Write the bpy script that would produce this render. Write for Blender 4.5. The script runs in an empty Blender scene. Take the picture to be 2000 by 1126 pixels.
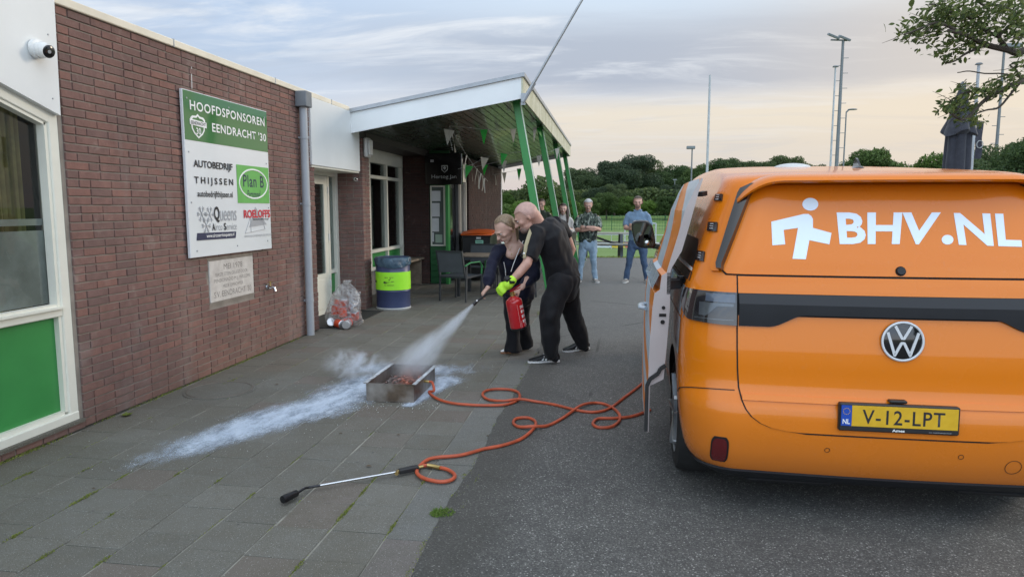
import bpy, bmesh, math, random
import numpy as np
from mathutils import Vector, Matrix, Euler, noise as mnoise

scene = bpy.context.scene
COL = scene.collection
R = math.radians
random.seed(7)

# ---------------------------------------------------------------- camera
F_PX, CXP, CYP, CAM_H = 1360.0, 1000.0, 563.0, 1.6
YAW = math.atan(194 / 1360.0)
PIT = math.atan(159 / 1360.0)
cam_d = bpy.data.cameras.new("camera")
cam = bpy.data.objects.new("camera", cam_d)
COL.objects.link(cam)
cam_d.sensor_width = 36.0
cam_d.lens = 36.0 * F_PX / 2000.0
cam_d.clip_start = 0.05
cam_d.clip_end = 2000.0
cam.location = (0, 0, CAM_H)
cam.rotation_euler = (R(90) - PIT, 0, YAW)
scene.camera = cam

# ---------------------------------------------------------------- world and sun
SUN_EL, SUN_AZ = R(16), R(58)          # azimuth measured from +Y towards +X
world = bpy.data.worlds.new("World")
scene.world = world
world.use_nodes = True
wn, wl = world.node_tree.nodes, world.node_tree.links
wn.clear()
def wnode(t, **k):
    n = wn.new(t)
    for a, b in k.items():
        setattr(n, a, b)
    return n
w_out = wnode('ShaderNodeOutputWorld')
w_bg = wnode('ShaderNodeBackground')
w_bg.inputs['Strength'].default_value = 0.1
w_sky = wnode('ShaderNodeTexSky', sky_type='NISHITA', sun_disc=False, sun_elevation=SUN_EL, sun_rotation=SUN_AZ)
w_sky.air_density = 1.2; w_sky.dust_density = 2.0
w_geo = wnode('ShaderNodeTexCoord')
w_sep = wnode('ShaderNodeSeparateXYZ')
wl.new(w_geo.outputs['Generated'], w_sep.inputs[0])
def wmath(op, a, b=None, c=None, clamp=False):
    n = wnode('ShaderNodeMath', operation=op, use_clamp=clamp)
    for i, v in enumerate((a, b, c)):
        if v is None: continue
        if isinstance(v, (int, float)): n.inputs[i].default_value = v
        else: wl.new(v, n.inputs[i])
    return n.outputs[0]
def wramp(fac, stops, interp='EASE'):
    n = wnode('ShaderNodeValToRGB')
    n.color_ramp.interpolation = interp
    el = n.color_ramp.elements
    while len(el) < len(stops): el.new(0.5)
    for e, (p, c) in zip(el, stops):
        e.position = p; e.color = (*c, 1)
    wl.new(fac, n.inputs[0])
    return n.outputs[0]
def wmix(fac, a, b, bt='MIX'):
    n = wnode('ShaderNodeMix', data_type='RGBA', blend_type=bt)
    if isinstance(fac, (int, float)): n.inputs[0].default_value = fac
    else: wl.new(fac, n.inputs[0])
    for i, v in ((6, a), (7, b)):
        if isinstance(v, tuple): n.inputs[i].default_value = (*v, 1)
        else: wl.new(v, n.inputs[i])
    return n.outputs[2]
zz = w_sep.outputs['Z']
# clouds live on a flat layer far overhead: direction / height gives the layer's plan coordinates
zc = wmath('MAXIMUM', wmath('ADD', zz, 0.10), 0.03)
px = wmath('DIVIDE', w_sep.outputs['X'], zc)
py = wmath('DIVIDE', w_sep.outputs['Y'], zc)
w_cmb = wnode('ShaderNodeCombineXYZ')
wl.new(px, w_cmb.inputs[0]); wl.new(py, w_cmb.inputs[1])
w_map = wnode('ShaderNodeMapping')
w_map.inputs['Rotation'].default_value = (0, 0, R(24))
w_map.inputs['Scale'].default_value = (0.55, 1.5, 1)
w_map.inputs['Location'].default_value = (3.1, 1.7, 0.4)
wl.new(w_cmb.outputs[0], w_map.inputs[0])
def wnoise(scale, detail, rough, dist=0.0, vec=None):
    n = wnode('ShaderNodeTexNoise')
    n.inputs['Scale'].default_value = scale
    n.inputs['Detail'].default_value = detail
    n.inputs['Roughness'].default_value = rough
    n.inputs['Distortion'].default_value = dist
    wl.new(vec or w_map.outputs[0], n.inputs['Vector'])
    return n.outputs['Fac']
n1 = wnoise(0.62, 7, 0.58, 0.5)
n2 = wnoise(1.9, 7, 0.62, 0.5)
n4 = wnoise(0.35, 4, 0.5, 0.4)
# azimuth term: 1 towards the sunset side, 0 away from it
w_h = wnode('ShaderNodeVectorMath', operation='MULTIPLY'); w_h.inputs[1].default_value = (1, 1, 0); wl.new(w_geo.outputs['Generated'], w_h.inputs[0])
w_hn = wnode('ShaderNodeVectorMath', operation='NORMALIZE'); wl.new(w_h.outputs[0], w_hn.inputs[0])
w_hd = wnode('ShaderNodeVectorMath', operation='DOT_PRODUCT'); w_hd.inputs[1].default_value = (math.sin(R(25)), math.cos(R(25)), 0); wl.new(w_hn.outputs[0], w_hd.inputs[0])
azf = wramp(w_hd.outputs['Value'], [(0.60, (0, 0, 0)), (0.90, (1, 1, 1))])
cool = wramp(zz, [(0.0, (6.7, 6.7, 7.1)), (0.10, (6.0, 6.7, 7.8)), (0.25, (5.5, 6.8, 8.7)), (0.5, (6.2, 7.0, 8.2)), (1.0, (8.2, 8.8, 9.6))])
warmc = wramp(zz, [(0.0, (6.7, 5.75, 5.5)), (0.07, (7.3, 6.75, 6.1)), (0.125, (8.2, 7.5, 6.4)), (0.16, (6.7, 6.9, 7.3)), (0.30, (6.4, 7.7, 9.2)), (1.0, (8.2, 8.8, 9.6))])
sheet = wmix(azf, cool, warmc)
# darker grey blue bellies of the cloud sheet
zw = wmath('ADD', zz, wmath('MULTIPLY', wmath('SUBTRACT', n1, 0.5), 0.10))
band = wramp(zw, [(0.145, (0, 0, 0)), (0.170, (1, 1, 1)), (0.215, (0.95, 0.95, 0.95)), (0.28, (0, 0, 0))])
bandf = wmath('MULTIPLY', band, wmath('ADD', wmath('MULTIPLY', azf, 0.62), 0.18))
body0 = wmix(bandf, sheet, (4.1, 4.7, 5.8))
patch = wramp(n4, [(0.44, (0, 0, 0)), (0.66, (1, 1, 1))])
body_c = wmix(wmath('MULTIPLY', patch, wmath('MULTIPLY', wmath('SUBTRACT', zz, 0.10, clamp=True), 3.0, clamp=True)), body0, (4.4, 5.7, 7.8))
lite = wramp(n2, [(0.48, (0, 0, 0)), (0.70, (1, 1, 1))])
wisp = wmix(wmath('MULTIPLY', lite, wmath('MULTIPLY', wmath('SUBTRACT', zz, 0.05, clamp=True), 4.5, clamp=True)), body_c, (8.3, 8.7, 9.2))
streak = wramp(wnoise(1.1, 7, 0.62, 1.4), [(0.50, (0, 0, 0)), (0.64, (1, 1, 1))])
wisp = wmix(wmath('MULTIPLY', streak, 0.22), wisp, (5.0, 5.5, 6.4))
# openings where the clear sky shows
n3 = wnoise(0.9, 5, 0.55, 0.8)
gap = wmath('MULTIPLY', wramp(n3, [(0.50, (0, 0, 0)), (0.66, (1, 1, 1))]), wmath('MULTIPLY', wmath('SUBTRACT', zz, 0.12, clamp=True), 5.0, clamp=True))
gap = wmath('MULTIPLY', gap, wmath('SUBTRACT', 1.0, wmath('MULTIPLY', azf, 0.8)))
blue = wmix(0.65, w_sky.outputs[0], (3.6, 5.4, 8.4))
w_col = wmix(wmath('MULTIPLY', gap, 0.75), wisp, blue)
# warm glow around the low sun
w_dot = wnode('ShaderNodeVectorMath', operation='DOT_PRODUCT')
w_dot.inputs[1].default_value = (math.sin(R(24)) * math.cos(R(10)), math.cos(R(24)) * math.cos(R(10)), math.sin(R(10)))
w_nrm = wnode('ShaderNodeVectorMath', operation='NORMALIZE')
wl.new(w_geo.outputs['Generated'], w_nrm.inputs[0]); wl.new(w_nrm.outputs[0], w_dot.inputs[0])
glow = wmath('POWER', wmath('MAXIMUM', w_dot.outputs['Value'], 0.0), 40.0)
w_fin = wmix(wmath('MULTIPLY', glow, 0.45), w_col, (9.2, 7.6, 5.6))
# the sky opposite the sunset is the brighter one, as the light on the camera side of things shows
w_bk = wnode('ShaderNodeVectorMath', operation='DOT_PRODUCT'); w_bk.inputs[1].default_value = (0.22, -0.92, 0.30); wl.new(w_nrm.outputs[0], w_bk.inputs[0])
bkf = wramp(w_bk.outputs['Value'], [(0.0, (1, 1, 1)), (0.80, (2.8, 2.8, 2.7))])
w_fin = wmix(1.0, w_fin, bkf, 'MULTIPLY')
w_half = wmath('LESS_THAN', zz, -0.002)
w_fin2 = wmix(w_half, w_fin, (1.2, 1.25, 1.1))
wl.new(w_fin2, w_bg.inputs['Color'])
wl.new(w_bg.outputs[0], w_out.inputs[0])

sun_d = bpy.data.lights.new("sun", 'SUN')
sun = bpy.data.objects.new("sun", sun_d)
COL.objects.link(sun)
sun_d.energy = 1.3
sun_d.angle = R(14)
sun_d.color = (1.0, 0.84, 0.66)
sd = Vector((math.sin(SUN_AZ) * math.cos(SUN_EL), math.cos(SUN_AZ) * math.cos(SUN_EL), math.sin(SUN_EL)))
sun.rotation_euler = sd.to_track_quat('Z', 'Y').to_euler()

vs = scene.view_settings
vs.view_transform = 'Standard'
vs.look = 'None'
vs.exposure = 0.06
vs.gamma = 1.0
vs.use_curve_mapping = False
scene.cycles.max_bounces = 6
scene.cycles.transparent_max_bounces = 24
scene.cycles.volume_bounces = 3
scene.cycles.volume_step_rate = 2.0

# ---------------------------------------------------------------- helpers
_cf = Vector((-math.sin(YAW) * math.cos(PIT), math.cos(YAW) * math.cos(PIT), -math.sin(PIT)))
_cr = Vector((math.cos(YAW), math.sin(YAW), 0))
_cu = _cr.cross(_cf)
def _ray(px, py):
    return _cf * F_PX + _cr * (px - CXP) - _cu * (py - CYP)
def at(px, py, Y):
    """world point seen at photo pixel (px, py) on the plane y = Y"""
    r = _ray(px, py); t = Y / r.y
    return Vector((0, 0, CAM_H)) + r * t
def gnd(px, py, z=0.0):
    r = _ray(px, py); t = (z - CAM_H) / r.z
    return Vector((0, 0, CAM_H)) + r * t

def tag(o, label=None, cat=None, group=None, kind=None):
    if label: o['label'] = label
    if cat: o['category'] = cat
    if group: o['group'] = group
    if kind: o['kind'] = kind
    return o
def empty(name, loc=(0, 0, 0), rz=0.0, label=None, cat=None, group=None):
    o = bpy.data.objects.new(name, None)
    o.empty_display_size = 0.2
    o.location = loc; o.rotation_euler = (0, 0, rz)
    COL.objects.link(o)
    return tag(o, label, cat, group)
def link(name, mesh, parent=None, loc=None):
    o = bpy.data.objects.new(name, mesh)
    COL.objects.link(o)
    if parent is not None: o.parent = parent
    if loc is not None: o.location = loc
    return o
def copy_tree(o, parent=None):
    c = o.copy(); COL.objects.link(c)
    if parent is not None: c.parent = parent
    for ch in list(o.children):
        copy_tree(ch, c)
    return c

class MB:
    """collects simple shapes and links them as one mesh object"""
    def __init__(s):
        s.v = []; s.f = []; s.m = []
    def add(s, vs, fs, mi=0):
        b = len(s.v)
        s.v += [tuple(v) for v in vs]
        s.f += [tuple(b + i for i in f) for f in fs]
        s.m += [mi] * len(fs)
        return s
    def box(s, a, b, mi=0, M=None, bev=0.0):
        x0, y0, z0 = a; x1, y1, z1 = b
        if bev:
            e = bev
            vs = []
            for x, sx in ((x0, 1), (x1, -1)):
                for y, sy in ((y0, 1), (y1, -1)):
                    for z, sz in ((z0, 1), (z1, -1)):
                        vs += [(x + sx * e, y + sy * e, z), (x + sx * e, y, z + sz * e), (x, y + sy * e, z + sz * e)]
            bm = bmesh.new()
            for v in vs: bm.verts.new(v)
            r = bmesh.ops.convex_hull(bm, input=bm.verts)
            bm.verts.index_update(); bm.verts.ensure_lookup_table()
            vv = [v.co.copy() for v in bm.verts]
            ff = [[v.index for v in f.verts] for f in bm.faces]
            bm.free()
        else:
            vv = [(x0, y0, z0), (x1, y0, z0), (x1, y1, z0), (x0, y1, z0), (x0, y0, z1), (x1, y0, z1), (x1, y1, z1), (x0, y1, z1)]
            ff = [(0, 3, 2, 1), (4, 5, 6, 7), (0, 1, 5, 4), (1, 2, 6, 5), (2, 3, 7, 6), (3, 0, 4, 7)]
        if M is not None: vv = [M @ Vector(v) for v in vv]
        return s.add(vv, ff, mi)
    def bar(s, p, q, w, h=None, mi=0, up=(0, 0, 1), bev=0.0):
        p, q = Vector(p), Vector(q); h = h or w
        d = (q - p); L = d.length; d.normalize()
        u = Vector(up)
        if abs(d.dot(u)) > 0.98: u = Vector((0, 1, 0))
        x = d.cross(u).normalized(); z = x.cross(d).normalized()
        M = Matrix((x, d, z)).transposed().to_4x4(); M.translation = p
        return s.box((-w / 2, 0, -h / 2), (w / 2, L, h / 2), mi, M, bev)
    def tube(s, pts, rad, n=10, mi=0, caps=True, side=None, closed=False):
        pts = [Vector(p) for p in pts]
        if isinstance(rad, (int, float, tuple)): rad = [rad] * len(pts)
        rad = [(r, r) if isinstance(r, (int, float)) else r for r in rad]
        K = len(pts); rings = []
        prev = None
        for i in range(K):
            if closed: d = pts[(i + 1) % K] - pts[i - 1]
            elif i == 0: d = pts[1] - pts[0]
            elif i == K - 1: d = pts[-1] - pts[-2]
            else: d = (pts[i + 1] - pts[i]).normalized() + (pts[i] - pts[i - 1]).normalized()
            if d.length < 1e-9: d = Vector((0, 0, 1))
            d.normalize()
            if side is not None:
                x = Vector(side) - d * d.dot(Vector(side))
            elif prev is None:
                a = Vector((0, 0, 1)) if abs(d.z) < 0.9 else Vector((1, 0, 0))
                x = d.cross(a)
            else:
                x = prev - d * d.dot(prev)
            x.normalize(); prev = x
            y = d.cross(x)
            rings.append((pts[i], x, y, rad[i], d))
        vs = []; 
        for (c, x, y, (ra, rb), d) in rings:
            for k in range(n):
                a = 2 * math.pi * k / n
                vs.append(c + x * (ra * math.cos(a)) + y * (rb * math.sin(a)))
        fs = []
        for i in range(K if closed else K - 1):
            j = (i + 1) % K
            for k in range(n):
                fs.append((i * n + k, i * n + (k + 1) % n, j * n + (k + 1) % n, j * n + k))
        if caps and not closed:
            if caps == 'round':
                for end, sg in ((0, -1), (K - 1, 1)):
                    c, x, y, (ra, rb), d = rings[end]
                    base = end * n
                    for t in (0.5, 0.85):
                        m = math.sqrt(1 - t * t); o = len(vs)
                        for k in range(n):
                            a = 2 * math.pi * k / n
                            vs.append(c + x * (ra * m * math.cos(a)) + y * (rb * m * math.sin(a)) + d * (sg * t * min(ra, rb)))
                        for k in range(n):
                            q = (base + k, base + (k + 1) % n, o + (k + 1) % n, o + k)
                            fs.append(q if sg > 0 else q[::-1])
                        base = o
                    q = tuple(base + k for k in range(n))
                    fs.append(q if sg > 0 else q[::-1])
            else:
                fs.append(tuple(range(n))[::-1])
                fs.append(tuple((K - 1) * n + k for k in range(n)))
        return s.add(vs, fs, mi)
    def cyl(s, p, q, r, r2=None, n=20, mi=0):
        return s.tube([p, q], [r, r if r2 is None else r2], n, mi)
    def ell(s, c, r, rot=None, n=16, m=10, mi=0):
        c = Vector(c); vs = []; fs = []
        if isinstance(r, (int, float)): r = (r, r, r)
        for i in range(m + 1):
            th = math.pi * i / m
            for k in range(n):
                ph = 2 * math.pi * k / n
                p = Vector((r[0] * math.sin(th) * math.cos(ph), r[1] * math.sin(th) * math.sin(ph), r[2] * math.cos(th)))
                if rot is not None: p = rot @ p
                vs.append(c + p)
        for i in range(m):
            for k in range(n):
                fs.append((i * n + k, (i + 1) * n + k, (i + 1) * n + (k + 1) % n, i * n + (k + 1) % n))
        return s.add(vs, fs, mi)
    def prism(s, poly, M, t, mi=0):
        """2D polygon poly extruded by t along local z, placed with matrix M"""
        n = len(poly)
        vs = [M @ Vector((x, y, 0)) for x, y in poly] + [M @ Vector((x, y, t)) for x, y in poly]
        fs = [tuple(range(n))[::-1], tuple(range(n, 2 * n))] + [(i, (i + 1) % n, n + (i + 1) % n, n + i) for i in range(n)]
        return s.add(vs, fs, mi)
    def mesh(s, name, mats, smooth=False, angle=None):
        me = bpy.data.meshes.new(name)
        me.from_pydata(s.v, [], s.f)
        if not isinstance(mats, (list, tuple)): mats = [mats]
        for m in mats: me.materials.append(m)
        if len(mats) > 1: me.polygons.foreach_set('material_index', s.m)
        if smooth:
            me.polygons.foreach_set('use_smooth', [True] * len(me.polygons))
            if angle is not None:
                try: me.set_sharp_from_angle(angle=angle)
                except Exception: pass
        me.validate(); me.update()
        return me
    def build(s, name, mats, parent=None, smooth=False, angle=R(40), loc=None):
        return link(name, s.mesh(name, mats, smooth, angle), parent, loc)

# ---------------------------------------------------------------- materials
def _set(p, k, v):
    if k in p.inputs: p.inputs[k].default_value = v
class NT:
    def __init__(s, name):
        s.mat = bpy.data.materials.new(name); s.mat.use_nodes = True
        s.n = s.mat.node_tree.nodes; s.l = s.mat.node_tree.links
        s.bsdf = s.n.get('Principled BSDF'); s.out = s.n.get('Material Output')
        s.tc = s.n.new('ShaderNodeTexCoord')
    def node(s, t, **k):
        n = s.n.new(t)
        for a, b in k.items(): setattr(n, a, b)
        return n
    def wire(s, v, sock):
        if isinstance(v, (int, float)): sock.default_value = v
        elif isinstance(v, tuple): sock.default_value = (*v, 1) if len(v) == 3 and len(sock.default_value) == 4 else v
        else: s.l.new(v, sock)
    def math(s, op, a, b=None, c=None, clamp=False):
        n = s.node('ShaderNodeMath', operation=op, use_clamp=clamp)
        for i, v in enumerate((a, b, c)):
            if v is not None: s.wire(v, n.inputs[i])
        return n.outputs[0]
    def mapping(s, scale=(1, 1, 1), rot=(0, 0, 0), loc=(0, 0, 0), src='Object'):
        m = s.node('ShaderNodeMapping')
        m.inputs['Scale'].default_value = scale; m.inputs['Rotation'].default_value = rot; m.inputs['Location'].default_value = loc
        s.l.new(s.tc.outputs[src] if isinstance(src, str) else src, m.inputs[0])
        return m.outputs[0]
    def noise(s, scale, detail=4, rough=0.55, vec=None, dist=0.0):
        n = s.node('ShaderNodeTexNoise')
        for k, v in (('Scale', scale), ('Detail', detail), ('Roughness', rough), ('Distortion', dist)): n.inputs[k].default_value = v
        s.l.new(vec if vec is not None else s.tc.outputs['Object'], n.inputs['Vector'])
        return n.outputs['Fac']
    def voro(s, scale, vec=None, feature='F1', out='Distance'):
        n = s.node('ShaderNodeTexVoronoi', feature=feature)
        n.inputs['Scale'].default_value = scale
        s.l.new(vec if vec is not None else s.tc.outputs['Object'], n.inputs['Vector'])
        return n.outputs[out]
    def ramp(s, fac, stops, interp='LINEAR'):
        n = s.node('ShaderNodeValToRGB'); n.color_ramp.interpolation = interp
        el = n.color_ramp.elements
        while len(el) < len(stops): el.new(0.5)
        for e, (p, c) in zip(el, stops):
            e.position = p; e.color = (*c, 1) if isinstance(c, tuple) else (c, c, c, 1)
        s.l.new(fac, n.inputs[0]); return n.outputs[0]
    def mix(s, fac, a, b, bt='MIX'):
        n = s.node('ShaderNodeMix', data_type='RGBA', blend_type=bt)
        s.wire(fac, n.inputs[0])
        s.wire(a, n.inputs[6]); s.wire(b, n.inputs[7])
        return n.outputs[2]
    def sep(s, vec=None):
        n = s.node('ShaderNodeSeparateXYZ'); s.l.new(vec if vec is not None else s.tc.outputs['Object'], n.inputs[0]); return n.outputs
    def bump(s, h, strength=0.3, dist=0.01):
        b = s.node('ShaderNodeBump'); b.inputs['Strength'].default_value = strength; b.inputs['Distance'].default_value = dist
        s.l.new(h, b.inputs['Height']); s.l.new(b.outputs[0], s.bsdf.inputs['Normal'])
    def col(s, c): s.wire(c, s.bsdf.inputs['Base Color'])
    def rough(s, v): s.wire(v, s.bsdf.inputs['Roughness'])
    def rnd(s):
        a = s.node('ShaderNodeObjectInfo').outputs['Random']; b = s.node('ShaderNodeNewGeometry').outputs['Random Per Island']
        return s.math('FRACT', s.math('ADD', a, b))

def plain(name, c, rough=0.5, metal=0.0, var=0.12, vs=6.0, bump=0.0, bs=80.0, spec=0.5, coat=0.0, sheen=0.0):
    """a base colour with a little wear noise, roughness noise and fine relief"""
    t = NT(name)
    n = t.noise(vs, 5, 0.6)
    d = tuple(x * (1 - var) for x in c); u = tuple(min(1, x * (1 + var)) for x in c)
    t.col(t.ramp(n, [(0.3, d), (0.7, u)]))
    t.rough(t.math('ADD', t.math('MULTIPLY', n, 0.16), rough - 0.08, clamp=True))
    _set(t.bsdf, 'Metallic', metal); _set(t.bsdf, 'Specular IOR Level', spec)
    if coat: _set(t.bsdf, 'Coat Weight', coat); _set(t.bsdf, 'Coat Roughness', 0.05)
    if sheen: _set(t.bsdf, 'Sheen Weight', sheen)
    if bump: t.bump(t.noise(bs, 3, 0.6), bump, 0.004)
    return t.mat
M = {}
# paving slabs
def mk_slab(name, base, dirt):
    t = NT(name)
    r = t.rnd()
    P = t.node('ShaderNodeNewGeometry').outputs['Position']
    sp = t.voro(105, P); sp2 = t.ramp(sp, [(0.10, 1.0), (0.22, 0.0)])
    gate = t.ramp(t.noise(60, 2, 0.5, P), [(0.42, 0.0), (0.56, 1.0)])
    c0 = t.ramp(r, [(0.0, tuple(x * 0.86 for x in base)), (0.55, base), (0.80, tuple(x * 1.05 for x in base)), (0.88, (base[0] * 0.98, base[1] * 0.86, base[2] * 0.86)), (1.0, (base[0] * 1.0, base[1] * 0.90, base[2] * 0.88))])
    st = t.noise(1.3, 6, 0.65, P)
    c1 = t.mix(t.ramp(st, [(0.40, 0.0), (0.72, 0.65)]), c0, dirt)
    wl_ = t.sep(P); foot = t.math('ADD', t.math('MULTIPLY', t.math('ADD', wl_[0], 3.8), -1.6), t.math('MULTIPLY', t.noise(2.2, 5, .7, P), 1.6)); c1 = t.mix(t.math('MULTIPLY', t.ramp(foot, [(-.1, 0.0), (.9, .8)]), .8), c1, (.115, .098, .070))
    fine = t.noise(240, 2, 0.6, P)
    c2 = t.mix(0.75, c1, t.ramp(fine, [(0.3, 0.45), (0.7, 1.25)]), 'MULTIPLY')
    c2 = t.mix(t.ramp(t.noise(11, 5, .7, P), [(.42, 0.0), (.70, .35)]), c2, dirt)
    c3 = t.mix(t.math('MULTIPLY', t.math('MULTIPLY', sp2, gate), 0.9), c2, (0.52, 0.51, 0.48))
    t.col(c3); t.rough(0.85); _set(t.bsdf, 'Specular IOR Level', 0.35)
    t.bump(t.math('ADD', fine, t.math('MULTIPLY', t.noise(35, 3, 0.6, P), 0.8)), 0.5, 0.004)
    return t.mat
M['slab'] = mk_slab('concrete_slab', (0.184, 0.178, 0.156), (0.122, 0.109, 0.080))
M['kerb'] = mk_slab('kerb_concrete', (0.185, 0.185, 0.172), (0.125, 0.120, 0.095))
def mk_asphalt():
    t = NT('asphalt')
    P = t.tc.outputs['Object']
    v = t.voro(165, P, out='Color'); vs_ = t.sep(v)[0]
    c = t.ramp(vs_, [(0.0, (.064, .062, .058)), (0.5, (.096, .093, .087)), (0.85, (.135, .131, .122)), (0.96, (.21, .205, .19)), (1.0, (.44, .43, .40))])
    big = t.noise(0.55, 6, 0.65, P)
    c = t.mix(0.9, c, t.ramp(big, [(0.3, (0.74, 0.74, 0.75)), (0.7, (1.16, 1.16, 1.14))]), 'MULTIPLY')
    mid = t.noise(5.5, 5, 0.7, P)
    c = t.mix(0.6, c, t.ramp(mid, [(0.35, 0.80), (0.65, 1.12)]), 'MULTIPLY')
    oil = t.ramp(t.noise(1.7, 3, .5, P), [(.66, 0.0), (.74, .45)]); c = t.mix(oil, c, (.045, .043, .042))
    sx = t.sep(P)
    # worn, dusty margin next to the kerb and further away
    edge = t.ramp(t.math('ADD', t.math('ADD', sx[0], 0.83), t.math('MULTIPLY', t.noise(2.5, 5, 0.7, P), -0.35)), [(0.0, 1.0), (0.25, 0.0)])
    c = t.mix(t.math('MULTIPLY', edge, 0.55), c, (0.060, 0.056, 0.046))
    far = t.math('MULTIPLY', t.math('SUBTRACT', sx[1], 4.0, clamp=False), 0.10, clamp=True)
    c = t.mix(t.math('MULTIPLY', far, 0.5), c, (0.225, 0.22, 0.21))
    ck = t.voro(.55, t.mapping((1, .7, 1), src=t.mix(.12, P, t.node('ShaderNodeTexNoise').outputs['Color'])), feature='DISTANCE_TO_EDGE')
    c = t.mix(t.math('MULTIPLY', t.math('LESS_THAN', ck, .006), t.ramp(t.noise(.8, 3, .5, P), [(.52, 0.0), (.60, .55)])), c, (.03, .029, .027))
    t.col(c); t.rough(0.8); _set(t.bsdf, 'Specular IOR Level', 0.4)
    t.bump(t.math('ADD', t.voro(165, P), t.math('MULTIPLY', t.noise(40, 3, 0.6, P), 0.5)), 0.8, 0.004)
    return t.mat
M['asphalt'] = mk_asphalt()
t = NT('joint_sand'); sx_ = t.sep()[0]
q_ = t.math('ABSOLUTE', t.math('SUBTRACT', t.math('FRACT', t.math('DIVIDE', t.math('ADD', sx_, 1.065 + 30.15), 0.30)), 0.5))
nn_ = t.noise(4, 5, .7)
sandy = t.math('MULTIPLY', t.math('LESS_THAN', q_, .03), t.ramp(nn_, [(.35, .3), (.6, 1.0)]))
t.col(t.mix(sandy, t.ramp(nn_, [(.35, (.030, .028, .022)), (.7, (.085, .080, .062))]), (.30, .285, .24))); t.rough(.95); t.bump(t.noise(80, 3, .6), .5, .004); M['sand'] = t.mat
def mk_brick(name, cs, dirtamt=0.5):
    t = NT(name)
    r = t.rnd(); P = t.node('ShaderNodeNewGeometry').outputs['Position']
    c = t.ramp(r, [(i / (len(cs) - 1), x) for i, x in enumerate(cs)])
    n = t.noise(14, 5, 0.65, P)
    c = t.mix(0.5, c, t.ramp(n, [(0.25, 0.6), (0.75, 1.3)]), 'MULTIPLY')
    lim = t.ramp(t.noise(5, 6, 0.7, P, 0.6), [(0.60, 0.0), (0.78, 0.55)])
    c = t.mix(lim, c, (0.36, 0.30, 0.27))
    z = t.sep(P)[2]
    low = t.ramp(t.math('ADD', z, t.math('MULTIPLY', t.noise(3, 4, 0.6, P), 0.35)), [(0.05, 0.55), (0.55, 0.0)])
    c = t.mix(t.math('MULTIPLY', low, .7), c, (0.20, 0.13, 0.10))
    c = t.mix(1.0, c, t.ramp(t.noise(0.9, 5, .65, P, .5), [(.3, (.80, .81, .83)), (.7, (1.14, 1.11, 1.08))]), 'MULTIPLY')
    c = t.mix(t.ramp(t.noise(1.6, 6, .7, t.mapping((1, 1, .35), src=P), 1.0), [(.56, 0.0), (.72, .45)]), c, (.26, .23, .215))
    t.col(c); t.rough(0.82); _set(t.bsdf, 'Specular IOR Level', 0.3)
    t.bump(t.math('ADD', t.noise(70, 4, 0.7, P), t.noise(18, 3, 0.6, P)), 0.55, 0.006)
    return t.mat
M['brick'] = mk_brick('red_brown_brick', [(0.168, 0.106, 0.094), (0.192, 0.113, 0.097), (0.216, 0.119, 0.098), (0.180, 0.110, 0.098), (0.238, 0.124, 0.100)])
M['mortar'] = plain('mortar', (0.245, 0.218, 0.187), 0.95, var=0.25, vs=5, bump=0.6, bs=120)
M['cream'] = plain('cream_paint', (0.72, 0.71, 0.62), 0.42, var=0.06, vs=3)
M['white'] = plain('white_panel', (0.74, 0.76, 0.755), 0.40, var=0.05, vs=1.3)
M['whitepaint'] = plain('white_paint', (0.78, 0.78, 0.76), 0.4, var=0.05)
M['capcream'] = plain('roof_trim_cream', (0.74, 0.68, 0.55), 0.5, var=0.10, vs=2)
M['greytrim'] = plain('zinc_roof_trim', (0.36, 0.38, 0.40), 0.45, 0.3, var=0.12)
M['green'] = plain('green_paint', (0.035, 0.235, 0.055), 0.38, var=0.10, vs=2.5)
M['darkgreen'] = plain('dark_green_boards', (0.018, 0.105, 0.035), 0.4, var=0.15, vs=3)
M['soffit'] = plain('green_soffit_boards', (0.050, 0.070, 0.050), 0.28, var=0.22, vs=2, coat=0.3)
M['black'] = plain('black_plastic', (0.014, 0.014, 0.015), 0.45, var=0.2)
M['gblack'] = plain('gloss_black', (0.008, 0.008, 0.009), 0.12, var=0.1, coat=0.6)
M['rubber'] = plain('black_rubber', (0.018, 0.018, 0.018), 0.75, var=0.25, vs=12, bump=0.2)
M['chrome'] = plain('brushed_metal', (0.62, 0.63, 0.65), 0.25, 1.0, var=0.08)
M['steel'] = plain('galvanised_steel', (0.42, 0.44, 0.45), 0.45, 0.6, var=0.12)
M['brass'] = plain('brass', (0.55, 0.40, 0.16), 0.35, 1.0, var=0.12)
M['wood'] = plain('weathered_wood', (0.23, 0.18, 0.13), 0.7, var=0.3, vs=8)
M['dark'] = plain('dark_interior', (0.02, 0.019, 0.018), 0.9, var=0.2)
M['ink'] = plain('black_print', (0.012, 0.012, 0.016), 0.5, var=0.05)
M['wink'] = plain('white_print', (0.80, 0.81, 0.80), 0.45, var=0.03)
M['skin'] = plain('skin', (0.52, 0.30, 0.23), 0.5, var=0.10, vs=18, bump=0.1, bs=200)
M['skin2'] = plain('pale_skin', (0.58, 0.36, 0.28), 0.5, var=0.08, vs=18)

# ================================================================ GROUND
def sheet(name, pts, mat, z=0.0, kind='structure'):
    me = bpy.data.meshes.new(name)
    me.from_pydata([(x, y, z) for x, y in pts], [], [tuple(range(len(pts)))])
    me.materials.append(mat); o = link(name, me)
    return tag(o, kind=kind)
KX = -0.83     # asphalt edge
def kx(y): return -0.87 + 0.012 * min(y, 18)
_re = [(kx(y) - .015 + .045 * mnoise.noise(Vector((y * 1.3, 0, 0))) + .03 * mnoise.noise(Vector((y * 5, 3, 0))) + .012 * mnoise.noise(Vector((y * 19, 7, 0))), y) for y in np.arange(-6, 22.3, .05)]
road = sheet('road', [(12, -6), (12, 22.3)] + [(x, float(y)) for x, y in _re[::-1]], M['asphalt'], 0.0065)
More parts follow.
